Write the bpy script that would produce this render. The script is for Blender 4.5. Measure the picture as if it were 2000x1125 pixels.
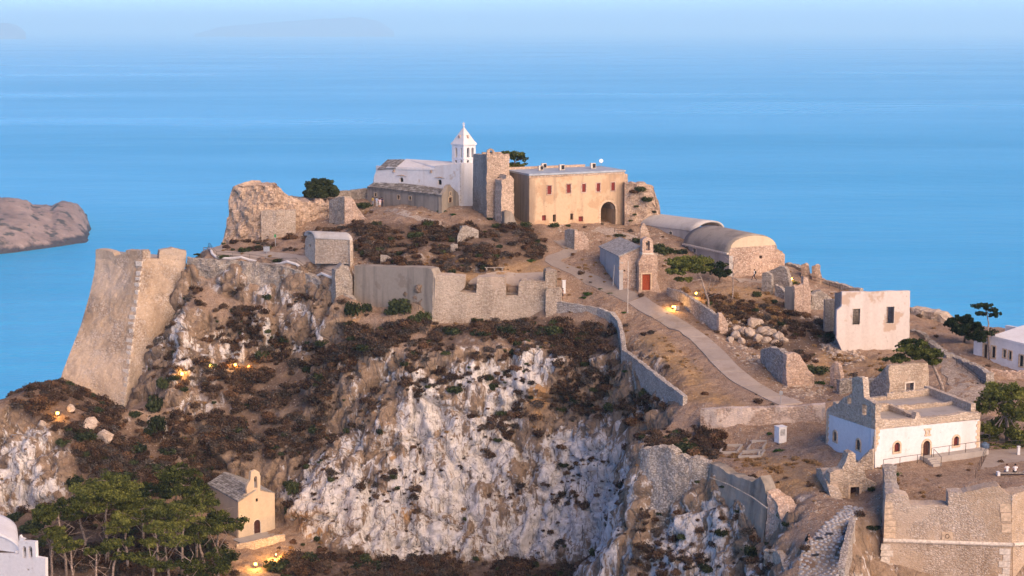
import bpy, bmesh, math, random
import numpy as np
from mathutils import Vector, Matrix, Euler
from mathutils.geometry import delaunay_2d_cdt, tessellate_polygon

for o in list(bpy.data.objects):
    bpy.data.objects.remove(o)
scene = bpy.context.scene
COL = scene.collection
R = math.radians
random.seed(7)

# ---------------------------------------------------------------- camera
FPX = 3300.0                      # focal length in pixels of a 2000 px wide picture
HORIZON = 52.0
TH = math.atan((562.5 - HORIZON) / FPX)
SEA_Z = -210.0                    # the camera stands at z = 0, the sea 210 m below
cam_d = bpy.data.cameras.new('camera')
cam = bpy.data.objects.new('camera', cam_d)
COL.objects.link(cam)
cam.location = (0, 0, 0)
cam.rotation_euler = (math.pi / 2 - TH, 0, 0)
cam_d.sensor_width = 36.0
cam_d.lens = FPX / 2000.0 * 36.0
cam_d.clip_start = 1.0
cam_d.clip_end = 200000.0
scene.camera = cam
scene.render.resolution_x = 1024
scene.render.resolution_y = 576

# ---------------------------------------------------------------- sky and sun (dusk afterglow from behind right)
SUN_AZ = R(137)                   # clockwise from +Y
SUN_EL = R(22)
world = bpy.data.worlds.new('World')
scene.world = world
world.use_nodes = True
wn = world.node_tree
for n in list(wn.nodes):
    wn.nodes.remove(n)
wo = wn.nodes.new('ShaderNodeOutputWorld')
wb = wn.nodes.new('ShaderNodeBackground')
wb.inputs["Strength"].default_value = 0.075
sky = wn.nodes.new('ShaderNodeTexSky')
sky.sky_type = 'NISHITA'
sky.sun_disc = False
sky.sun_elevation = SUN_EL
sky.sun_rotation = SUN_AZ
sky.altitude = 200
sky.air_density = 0.6
sky.dust_density = 0.0
sky.ozone_density = 6.0
tint = wn.nodes.new('ShaderNodeMix'); tint.data_type = 'RGBA'; tint.blend_type = 'MULTIPLY'
tint.inputs[0].default_value = 1.0; tint.inputs[7].default_value = (0.84, 0.82, 0.96, 1)
wn.links.new(sky.outputs[0], tint.inputs[6])
wn.links.new(tint.outputs[2], wb.inputs['Color'])
wn.links.new(wb.outputs[0], wo.inputs['Surface'])

sun_d = bpy.data.lights.new('sun', 'SUN')
sun_d.energy = 2.5
sun_d.angle = R(80)
sun_d.color = (1.0, 0.69, 0.43)
sun = bpy.data.objects.new('sun', sun_d)
COL.objects.link(sun)
sdir = Vector((math.sin(SUN_AZ) * math.cos(SUN_EL), math.cos(SUN_AZ) * math.cos(SUN_EL), math.sin(SUN_EL)))
sun.rotation_euler = sdir.to_track_quat('Z', 'Y').to_euler()
sun.location = (60, 100, 60)

scene.view_settings.view_transform = 'Standard'
scene.view_settings.look = 'None'
scene.view_settings.exposure = 1.75
scene.view_settings.gamma = 1.0
scene.view_settings.use_curve_mapping = False
scene.render.engine = 'CYCLES'

# ---------------------------------------------------------------- projection helpers (photo pixel + distance -> place)
CT, ST = math.cos(TH), math.sin(TH)
def P(u, v, d):
    xc = (u - 1000.0) / FPX
    yc = (562.5 - v) / FPX
    k = d / (CT + yc * ST)
    return Vector((xc * k, d, (-ST + yc * CT) * k))
def proj(x, y, z):
    dep = y * CT - z * ST
    up = y * ST + z * CT
    return 1000 + FPX * x / dep, 562.5 - FPX * up / dep

# ---------------------------------------------------------------- tagging
def tag(o, label=None, cat=None, group=None, kind=None):
    if label: o['label'] = label
    if cat: o['category'] = cat
    if group: o['group'] = group
    if kind: o['kind'] = kind
    return o
def empty(name, loc=(0, 0, 0), label=None, cat=None, group=None, rz=0):
    o = bpy.data.objects.new(name, None)
    o.empty_display_size = 0.3
    COL.objects.link(o)
    o.location = loc
    o.rotation_euler = (0, 0, rz)
    return tag(o, label, cat, group)
bpy.context.view_layer.update()
def link(name, me, parent=None, mat=None):
    """me is in world coordinates relative to the parent's origin"""
    o = bpy.data.objects.new(name, me)
    COL.objects.link(o)
    if parent:
        o.parent = parent
        if parent.type == 'EMPTY': o.matrix_parent_inverse = Matrix.Translation(-parent.location)
    if mat is not None and len(me.materials) == 0:
        me.materials.append(mat)
    return o
def mesh(name, verts, faces, mat=None, smooth=False):
    me = bpy.data.meshes.new(name)
    me.from_pydata([tuple(v) for v in verts], [], faces)
    me.update()
    if smooth:
        me.polygons.foreach_set('use_smooth', [True] * len(me.polygons))
    if mat: me.materials.append(mat)
    return me
class MB:
    """collects simple solids for ONE mesh object"""
    def __init__(s): s.v = []; s.f = []
    def add(s, vs, fs):
        b = len(s.v); s.v += [tuple(v) for v in vs]; s.f += [tuple(i + b for i in f) for f in fs]; return s
    def box(s, c, size, rz=0.0, taper=1.0):
        hx, hy, hz = size[0] / 2, size[1] / 2, size[2] / 2
        ca, sa = math.cos(rz), math.sin(rz)
        vs = []
        for z, t in ((-hz, 1.0), (hz, taper)):
            for x, y in ((-hx, -hy), (hx, -hy), (hx, hy), (-hx, hy)):
                x *= t; y *= t
                vs.append((c[0] + x * ca - y * sa, c[1] + x * sa + y * ca, c[2] + z))
        return s.add(vs, [(3, 2, 1, 0), (4, 5, 6, 7), (0, 1, 5, 4), (1, 2, 6, 5), (2, 3, 7, 6), (3, 0, 4, 7)])
    def tube(s, pts, radii, n=6, cap=True):
        pts = [Vector(p) for p in pts]
        if not isinstance(radii, (list, tuple)): radii = [radii] * len(pts)
        vs = []; fs = []
        for i, p in enumerate(pts):
            t = (pts[min(i + 1, len(pts) - 1)] - pts[max(i - 1, 0)]).normalized()
            a = t.orthogonal().normalized() if i == 0 else (a - t * a.dot(t)).normalized()
            b = t.cross(a)
            for k in range(n):
                an = 2 * math.pi * k / n
                vs.append(p + (a * math.cos(an) + b * math.sin(an)) * radii[i])
        for i in range(len(pts) - 1):
            for k in range(n):
                k2 = (k + 1) % n
                fs.append((i * n + k, i * n + k2, (i + 1) * n + k2, (i + 1) * n + k))
        if cap:
            fs.append(tuple(range(n - 1, -1, -1)))
            fs.append(tuple((len(pts) - 1) * n + k for k in range(n)))
        return s.add(vs, fs)
    def build(s, name, mat, parent=None, smooth=False):
        return link(name, mesh(name, s.v, s.f, mat, smooth), parent)

# ---------------------------------------------------------------- numpy noise
def _h(ix, iy, iz, seed):
    h = (ix.astype(np.int64) * 374761393 + iy.astype(np.int64) * 668265263 + iz.astype(np.int64) * 2147483647 + seed * 974634777) & 0xffffffff
    h = ((h ^ (h >> 13)) * 1274126177) & 0xffffffff
    h = (h ^ (h >> 16)) & 0xffffffff
    return h.astype(np.float64) / 4294967295.0
def vnoise(x, y, z, seed=0):
    ix, iy, iz = np.floor(x), np.floor(y), np.floor(z)
    fx, fy, fz = x - ix, y - iy, z - iz
    fx = fx * fx * fx * (fx * (fx * 6 - 15) + 10); fy = fy * fy * fy * (fy * (fy * 6 - 15) + 10); fz = fz * fz * fz * (fz * (fz * 6 - 15) + 10)
    r = 0
    for dx in (0, 1):
        for dy in (0, 1):
            for dz in (0, 1):
                w = (fx if dx else 1 - fx) * (fy if dy else 1 - fy) * (fz if dz else 1 - fz)
                r = r + w * _h(ix + dx, iy + dy, iz + dz, seed)
    return r * 2 - 1
def fbm(x, y, z, octv=4, seed=0, gain=0.5):
    a, s, t = 1.0, 0.0, 0.0
    for i in range(octv):
        s = s + a * vnoise(x, y, z, seed + i * 17); t += a
        x, y, z = x * 2.03, y * 2.03, z * 2.03; a *= gain
    return s / t
def worley(x, y, z, seed=0):
    ix, iy, iz = np.floor(x), np.floor(y), np.floor(z)
    f1 = np.full(x.shape, 9.0); f2 = np.full(x.shape, 9.0); cid = np.zeros(x.shape)
    for dx in (-1, 0, 1):
        for dy in (-1, 0, 1):
            for dz in (-1, 0, 1):
                cx, cy, cz = ix + dx, iy + dy, iz + dz
                px = cx + _h(cx, cy, cz, seed); py = cy + _h(cx, cy, cz, seed + 1); pz = cz + _h(cx, cy, cz, seed + 2)
                d = (px - x) ** 2 + (py - y) ** 2 + (pz - z) ** 2
                m = d < f1
                f2 = np.where(m, f1, np.minimum(f2, d))
                cid = np.where(m, _h(cx, cy, cz, seed + 3), cid)
                f1 = np.where(m, d, f1)
    return np.sqrt(f1), np.sqrt(f2), cid
# ---------------------------------------------------------------- materials
class N:
    def __init__(s, name):
        s.m = bpy.data.materials.new(name); s.m.use_nodes = True
        s.t = s.m.node_tree; s.b = s.t.nodes['Principled BSDF']
        s.b.inputs['Roughness'].default_value = 0.9
        s.b.inputs['Specular IOR Level'].default_value = 0.15
        s._c = None
    def n(s, typ, **kw):
        x = s.t.nodes.new('ShaderNode' + typ)
        for k, v in kw.items():
            if k.startswith('i_'):
                x.inputs[k[2:].replace('_', ' ')].default_value = v
            else: setattr(x, k, v)
        return x
    def l(s, a, b): s.t.links.new(a, b)
    def co(s, scale=(1, 1, 1), kind='Object'):
        tc = s.n('TexCoord'); mp = s.n('Mapping'); mp.inputs['Scale'].default_value = scale
        s.l(tc.outputs[kind], mp.inputs[0]); return mp.outputs[0]
    def noise(s, scale, detail=4, rough=0.55, co=None, dist=0.0):
        x = s.n('TexNoise'); x.inputs['Scale'].default_value = scale; x.inputs['Detail'].default_value = detail
        x.inputs['Roughness'].default_value = rough; x.inputs['Distortion'].default_value = dist
        s.l(co if co is not None else s.co(), x.inputs['Vector']); return x.outputs['Fac']
    def vor(s, scale, co=None, feature='F1', out='Distance', rand=1.0):
        x = s.n('TexVoronoi'); x.feature = feature; x.inputs['Scale'].default_value = scale
        x.inputs['Randomness'].default_value = rand
        s.l(co if co is not None else s.co(), x.inputs['Vector']); return x.outputs[out]
    def ramp(s, fac, stops, interp='LINEAR'):
        x = s.n('ValToRGB'); x.color_ramp.interpolation = interp; e = x.color_ramp.elements
        while len(e) < len(stops): e.new(0.5)
        for i, (p, c) in enumerate(stops):
            e[i].position = p; e[i].color = (c, c, c, 1) if isinstance(c, (int, float)) else (*c, 1)
        s.l(fac, x.inputs[0]); return x.outputs[0]
    def mix(s, fac, a, b, mode='MIX'):
        x = s.n('Mix', data_type='RGBA', blend_type=mode)
        for val, sock in ((fac, x.inputs[0]), (a, x.inputs[6]), (b, x.inputs[7])):
            if isinstance(val, (int, float)): sock.default_value = val
            elif isinstance(val, tuple): sock.default_value = (*val, 1)
            else: s.l(val, sock)
        return x.outputs[2]
    def math(s, op, a, b=0.0, clamp=False):
        x = s.n('Math', operation=op, use_clamp=clamp)
        for val, sock in ((a, x.inputs[0]), (b, x.inputs[1])):
            if isinstance(val, (int, float)): sock.default_value = val
            else: s.l(val, sock)
        return x.outputs[0]
    def attr(s, name, out='Fac'):
        x = s.n('Attribute'); x.attribute_name = name; return x.outputs[out]
    def bump(s, h, strength=0.5, dist=0.1, prev=None):
        x = s.n('Bump'); x.inputs['Strength'].default_value = strength; x.inputs['Distance'].default_value = dist
        s.l(h, x.inputs['Height'])
        if prev is not None: s.l(prev, x.inputs['Normal'])
        return x.outputs[0]
    def col(s, c):
        if isinstance(c, tuple): s.b.inputs['Base Color'].default_value = (*c, 1)
        else: s.l(c, s.b.inputs['Base Color'])
        return s
    def nor(s, nrm): s.l(nrm, s.b.inputs['Normal']); return s

def plain(name, c, rough=0.8, var=0.12, scale=3.0, metal=0.0):
    m = N(name); m.b.inputs['Roughness'].default_value = rough; m.b.inputs['Metallic'].default_value = metal
    f = m.noise(scale, 5)
    lo = tuple(max(0, x * (1 - var * 2)) for x in c); hi = tuple(min(1, x * (1 + var * 2)) for x in c)
    m.col(m.ramp(f, [(0.3, lo), (0.7, hi)])); m.nor(m.bump(f, 0.15, 0.03)); return m.m

def masonry(name, base, dark, light, stone=2.2, mortar=(0.36, 0.30, 0.24), plaster=None, pl_amt=0.0, stain=(0.10, 0.085, 0.07), stain_amt=0.5, ys=1.6, depth=0.07, mort_w=0.06):
    """rubble stone wall: cells of many tones with recessed joints, patches of plaster, weather stains"""
    m = N(name)
    co = m.co((1, 1, ys))
    wob = m.n('Mix', data_type='RGBA', blend_type='ADD'); wob.inputs[0].default_value = 0.12
    nz = m.n('TexNoise'); nz.inputs['Scale'].default_value = 2.0; m.l(co, nz.inputs['Vector'])
    m.l(co, wob.inputs[6]); m.l(nz.outputs['Color'], wob.inputs[7]); cow = wob.outputs[2]
    cell = m.vor(stone, cow, out='Color')
    edge = m.vor(stone, cow, feature='DISTANCE_TO_EDGE')
    sep = m.n('SeparateColor'); m.l(cell, sep.inputs[0])
    tone = m.ramp(sep.outputs[0], [(0.0, dark), (0.35, base), (0.7, light), (1.0, tuple(x * 0.8 for x in base))])
    j = m.ramp(edge, [(0.0, 1.0), (mort_w, 1.0), (mort_w * 2.2, 0.0)])
    c = m.mix(m.math('MULTIPLY', j, 0.8), tone, mortar)
    fine = m.noise(9, 5, 0.65)
    c = m.mix(m.ramp(fine, [(0.45, 0.0), (0.62, 0.75)]), c, tuple(x * 0.40 for x in base))
    c = m.mix(m.ramp(m.noise(4.5, 3, 0.5), [(0.5, 0.0), (0.68, 0.6)]), c, tuple(min(1, x * 1.25) for x in light))
    h = m.math('ADD', m.math('MULTIPLY', m.ramp(edge, [(0, 0.0), (mort_w * 2.5, 1.0)]), 1.0), m.math('MULTIPLY', fine, 0.6))
    if plaster is not None:
        pf = m.noise(0.28, 8, 0.62)
        pm = m.ramp(pf, [(0.62 - pl_amt * 0.35, 0.0), (0.66 - pl_amt * 0.35, 1.0)])
        pc = m.mix(m.ramp(m.noise(1.6, 6, 0.6), [(0.3, 0.0), (0.7, 1.0)]), tuple(x * 0.72 for x in plaster), plaster)
        pc = m.mix(m.ramp(m.noise(5.5, 7, 0.75), [(0.50, 0.0), (0.60, 0.6)]), pc, tuple(x * 0.55 for x in plaster))
        pc = m.mix(m.ramp(m.noise(3.1, 7, 0.75), [(0.54, 0.0), (0.62, 0.55)]), pc, light)
        c = m.mix(pm, c, pc)
        h = m.mix(m.math('MULTIPLY', pm, 0.55), h, (1.0, 1.0, 1.0))
    st = m.noise(1.0, 6, 0.6, m.co((0.35, 0.35, 0.09)))
    c = m.mix(m.math('MULTIPLY', m.ramp(st, [(0.5, 0.0), (0.72, 1.0)]), stain_amt), c, stain, 'MIX')
    big = m.noise(0.12, 3)
    c = m.mix(m.ramp(big, [(0.35, 0.0), (0.65, 0.35)]), c, tuple(min(1, x * 1.25) for x in light))
    m.col(c); m.nor(m.bump(h, 0.9, depth)); return m.m

def plastered(name, base, patch, stain=(0.2, 0.15, 0.1), patch_lo=0.60, stain_amt=0.5, speck=0.4, streak_scale=0.5):
    """old lime plaster: blotches, rain streaks, chips that bare darker render"""
    m = N(name)
    f1 = m.noise(0.35, 8, 0.6); f2 = m.noise(2.5, 6, 0.6)
    c = m.mix(m.ramp(f2, [(0.3, 0.0), (0.75, 1.0)]), tuple(x * 0.86 for x in base), base)
    pm = m.ramp(f1, [(patch_lo, 0.0), (patch_lo + 0.05, 1.0)])
    c = m.mix(m.math('MULTIPLY', pm, 0.85), c, patch)
    st = m.noise(1.0, 6, 0.55, m.co((streak_scale, streak_scale, 0.05)))
    c = m.mix(m.math('MULTIPLY', m.ramp(st, [(0.48, 0.0), (0.68, 1.0)]), stain_amt), c, stain)
    sp = m.noise(1.7, 8, 0.8)
    c = m.mix(m.math('MULTIPLY', m.ramp(sp, [(0.60, 0.0), (0.66, 1.0)]), speck), c, tuple(x * 0.5 for x in patch))
    m.col(c)
    h = m.math('ADD', m.math('MULTIPLY', m.noise(6, 6, 0.65), 0.6), m.math('MULTIPLY', pm, -0.5))
    m.nor(m.bump(h, 0.5, 0.05)); return m.m

def foliage(name, c1, c2, c3, trans=0.35):
    m = N(name); m.b.inputs['Roughness'].default_value = 0.75
    oi = m.n('ObjectInfo'); at = m.attr('tone')
    f = m.math('ADD', at, m.math('MULTIPLY', m.math('SUBTRACT', oi.outputs['Random'], 0.5), 0.5), True)
    cr = m.ramp(f, [(0.05, c1), (0.5, c2), (0.95, c3)]); m.col(cr)
    tl = m.n('BsdfTranslucent'); m.l(cr, tl.inputs['Color']); mx = m.n('MixShader'); mx.inputs[0].default_value = trans
    m.l(m.b.outputs[0], mx.inputs[1]); m.l(tl.outputs[0], mx.inputs[2]); m.l(mx.outputs[0], m.t.nodes['Material Output'].inputs['Surface'])
    return m.m

M = {}
M['white_plaster'] = plastered('white_plaster', (0.74, 0.72, 0.69), (0.60, 0.52, 0.44), (0.42, 0.38, 0.33), 0.66, 0.35, 0.25)
M['clean_white'] = plastered('clean_white', (0.76, 0.76, 0.76), (0.62, 0.58, 0.52), (0.5, 0.47, 0.43), 0.72, 0.25, 0.12)
M['church_white'] = plastered('church_white', (0.74, 0.73, 0.72), (0.52, 0.43, 0.35), (0.50, 0.42, 0.35), 0.62, 0.4, 0.45)
M['ruin_white'] = plastered('ruin_white', (0.74, 0.66, 0.58), (0.52, 0.38, 0.27), (0.48, 0.38, 0.30), 0.545, 0.35, 0.8)
M['ochre_plaster'] = plastered('ochre_plaster', (0.66, 0.475, 0.30), (0.50, 0.335, 0.20), (0.22, 0.17, 0.13), 0.53, 0.8, 0.7, 0.4)
M['grey_plaster'] = plastered('grey_plaster', (0.36, 0.31, 0.25), (0.27, 0.22, 0.17), (0.09, 0.08, 0.07), 0.6, 0.75, 0.4)
M['cream_plaster'] = plastered('cream_plaster', (0.66, 0.53, 0.37), (0.58, 0.43, 0.29), (0.4, 0.31, 0.22), 0.62, 0.35, 0.3)
M['render_grey'] = plastered('render_grey', (0.50, 0.47, 0.43), (0.40, 0.36, 0.31), (0.2, 0.18, 0.16), 0.62, 0.5, 0.35)
M['concrete'] = plastered('concrete', (0.42, 0.38, 0.34), (0.33, 0.29, 0.25), (0.22, 0.2, 0.18), 0.6, 0.4, 0.35)
M['rubble_warm'] = masonry('rubble_warm', (0.52, 0.36, 0.25), (0.24, 0.16, 0.11), (0.70, 0.54, 0.40), 2.6, (0.44, 0.33, 0.24), stain_amt=0.35)
M['rubble_grey'] = masonry('rubble_grey', (0.36, 0.30, 0.24), (0.17, 0.15, 0.13), (0.52, 0.46, 0.39), 2.8, (0.30, 0.25, 0.20), stain_amt=0.5)
M['rubble_dry'] = masonry('rubble_dry', (0.40, 0.34, 0.28), (0.2, 0.17, 0.14), (0.58, 0.52, 0.45), 3.0, (0.14, 0.11, 0.09), stain_amt=0.3)
M['rubble_pink'] = masonry('rubble_pink', (0.47, 0.31, 0.22), (0.28, 0.19, 0.15), (0.66, 0.51, 0.40), 2.4, (0.50, 0.38, 0.29), (0.62, 0.46, 0.34), 0.15, stain_amt=0.3)
M['rubble_tan'] = masonry('rubble_tan', (0.50, 0.38, 0.27), (0.30, 0.22, 0.16), (0.62, 0.52, 0.41), 2.4, (0.52, 0.41, 0.31), (0.55, 0.42, 0.31), 0.05, stain_amt=0.4)
M['bastion_stone'] = masonry('bastion_stone', (0.46, 0.33, 0.22), (0.26, 0.18, 0.12), (0.62, 0.53, 0.44), 3.3, (0.47, 0.36, 0.26), (0.50, 0.37, 0.25), 0.42, stain=(0.16, 0.11, 0.07), stain_amt=0.6, mort_w=0.09)
M['rubble_patch'] = masonry('rubble_patch', (0.44, 0.31, 0.23), (0.24, 0.17, 0.13), (0.60, 0.47, 0.37), 2.6, (0.42, 0.31, 0.24), (0.74, 0.61, 0.50), 0.42, stain_amt=0.3)
M['ashlar'] = plain('ashlar', (0.58, 0.44, 0.30), 0.9, 0.14, 4)
M['pale_stone'] = plain('pale_stone', (0.62, 0.55, 0.46), 0.9, 0.14, 4)
M['slate'] = plain('slate', (0.22, 0.20, 0.175), 0.85, 0.3, 2.5)
M['slate_light'] = plain('slate_light', (0.34, 0.32, 0.29), 0.85, 0.25, 2.5)
M['vault_grey'] = plastered('vault_grey', (0.34, 0.30, 0.25), (0.25, 0.22, 0.18), (0.15, 0.13, 0.11), 0.58, 0.55, 0.5)
M['vault_pale'] = plastered('vault_pale', (0.52, 0.50, 0.47), (0.42, 0.38, 0.33), (0.3, 0.27, 0.24), 0.6, 0.5, 0.4)
M['red_wood'] = plain('red_wood', (0.20, 0.035, 0.03), 0.6, 0.15, 6)
M['door_red'] = plain('door_red', (0.30, 0.055, 0.02), 0.55, 0.15, 6)
M['brown_wood'] = plain('brown_wood', (0.07, 0.03, 0.022), 0.6, 0.2, 6)
M['weathered_wood'] = plain('weathered_wood', (0.33, 0.28, 0.23), 0.85, 0.25, 6)
M['recess_shade'] = plain('painted_shade_black', (0.02, 0.017, 0.015), 0.95, 0.1)  # near-black panels that put the shade inside openings into colour
M['metal_dark'] = plain('metal_dark', (0.07, 0.06, 0.055), 0.5, 0.2, 8, 0.6)
M['metal_grey'] = plain('metal_grey', (0.38, 0.39, 0.40), 0.45, 0.1, 6, 0.3)
M['white_paint'] = plain('white_paint', (0.78, 0.77, 0.74), 0.6, 0.05)
M['yellow_paint'] = plain('yellow_paint', (0.75, 0.38, 0.03), 0.6, 0.08)
M['roof_membrane'] = plain('roof_membrane', (0.36, 0.40, 0.43), 0.7, 0.1, 1.2)
M['dark_glass'] = plain('dark_glass', (0.03, 0.03, 0.035), 0.15, 0.05)
M['bark'] = plain('bark', (0.16, 0.11, 0.08), 0.9, 0.35, 5)
M['bark_grey'] = plain('bark_grey', (0.30, 0.24, 0.20), 0.9, 0.3, 5)
M['stem'] = plain('stem', (0.20, 0.13, 0.09), 0.9, 0.3, 5)
M['boulder'] = masonry('boulder', (0.48, 0.37, 0.275), (0.33, 0.245, 0.175), (0.58, 0.48, 0.38), 0.7, (0.4, 0.3, 0.22), stain_amt=0.4, mort_w=0.02, ys=1.0)
M['pine_leaf'] = foliage('pine_leaf', (0.024, 0.033, 0.009), (0.10, 0.118, 0.026), (0.23, 0.24, 0.055))
M['pine_dark'] = foliage('pine_dark', (0.008, 0.016, 0.006), (0.028, 0.045, 0.014), (0.07, 0.09, 0.028))
M['shrub_green'] = foliage('shrub_green', (0.016, 0.022, 0.010), (0.05, 0.064, 0.026), (0.11, 0.13, 0.05))
M['shrub_brown'] = foliage('shrub_brown', (0.03, 0.018, 0.012), (0.105, 0.064, 0.042), (0.20, 0.135, 0.09))
M['shrub_grey'] = foliage('shrub_grey', (0.04, 0.032, 0.027), (0.12, 0.097, 0.08), (0.22, 0.185, 0.155))
M['shrub_rust'] = foliage('shrub_rust', (0.05, 0.024, 0.012), (0.15, 0.078, 0.042), (0.26, 0.155, 0.085))
M['straw'] = foliage('straw', (0.16, 0.09, 0.035), (0.33, 0.20, 0.085), (0.45, 0.30, 0.15))
M['weed_green'] = foliage('weed_green', (0.02, 0.045, 0.008), (0.05, 0.11, 0.02), (0.10, 0.18, 0.035))
M['skin'] = plain('skin', (0.50, 0.31, 0.22), 0.6, 0.05)
M['hair_dark'] = plain('hair_dark', (0.025, 0.018, 0.014), 0.6, 0.1)
M['hair_brown'] = plain('hair_brown', (0.09, 0.04, 0.02), 0.6, 0.1)
for nm, c in (('cloth_white', (0.75, 0.73, 0.72)), ('cloth_navy', (0.025, 0.025, 0.06)), ('cloth_black', (0.012, 0.012, 0.013)), ('cloth_maroon', (0.16, 0.06, 0.05)),
              ('cloth_blue', (0.45, 0.55, 0.70)), ('cloth_pink', (0.72, 0.55, 0.60)), ('cloth_grey', (0.32, 0.32, 0.34)), ('cloth_yellow', (0.5, 0.38, 0.12)), ('plastic_blue', (0.12, 0.18, 0.28)), ('sign_green', (0.05, 0.25, 0.1))):
    M[nm] = plain(nm, c, 0.85, 0.05)
def emis(name, c, s):
    m = N(name); m.b.inputs['Base Color'].default_value = (*c, 1)
    m.b.inputs['Emission Color'].default_value = (*c, 1); m.b.inputs['Emission Strength'].default_value = s; return m.m
M['lamp_glow'] = emis('lamp_glow', (1.0, 0.50, 0.07), 5.0)

# the sea: smooth slicks and rippled bands, real small waves as relief
def make_sea_mat():
    m = N('sea_water')
    m.b.inputs['IOR'].default_value = 1.33
    m.b.inputs['Specular IOR Level'].default_value = 0.5
    band = m.noise(0.0011, 6, 0.6, m.co((0.35, 1.6, 1)), 0.4)
    fine = m.noise(0.02, 4, 0.6, m.co((0.3, 1, 1)))
    c = m.mix(m.ramp(band, [(0.3, 0.0), (0.7, 1.0)]), (0.02, 0.37, 0.67), (0.06, 0.48, 0.79))
    strk = m.noise(0.004, 5, 0.6, m.co((0.25, 1.5, 1)), 0.8)
    c = m.mix(m.ramp(strk, [(0.62, 0.0), (0.72, 0.35)]), c, (0.25, 0.62, 0.80))
    c = m.mix(m.ramp(fine, [(0.35, 0.0), (0.65, 0.3)]), c, (0.02, 0.33, 0.60))
    m.col(c)
    m.b.inputs['Roughness'].default_value = 0.3
    m.l(m.ramp(band, [(0.35, 0.38), (0.65, 0.26)]), m.b.inputs['Roughness'])
    w1 = m.noise(0.22, 5, 0.65, m.co((0.45, 1.0, 1.0)))
    w2 = m.noise(0.05, 3, 0.5, m.co((0.4, 1.0, 1.0)))
    h = m.math('ADD', w1, m.math('MULTIPLY', w2, 2.0))
    m.nor(m.bump(h, 1.0, 1.6))
    return m.m
M['sea'] = make_sea_mat()

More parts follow.
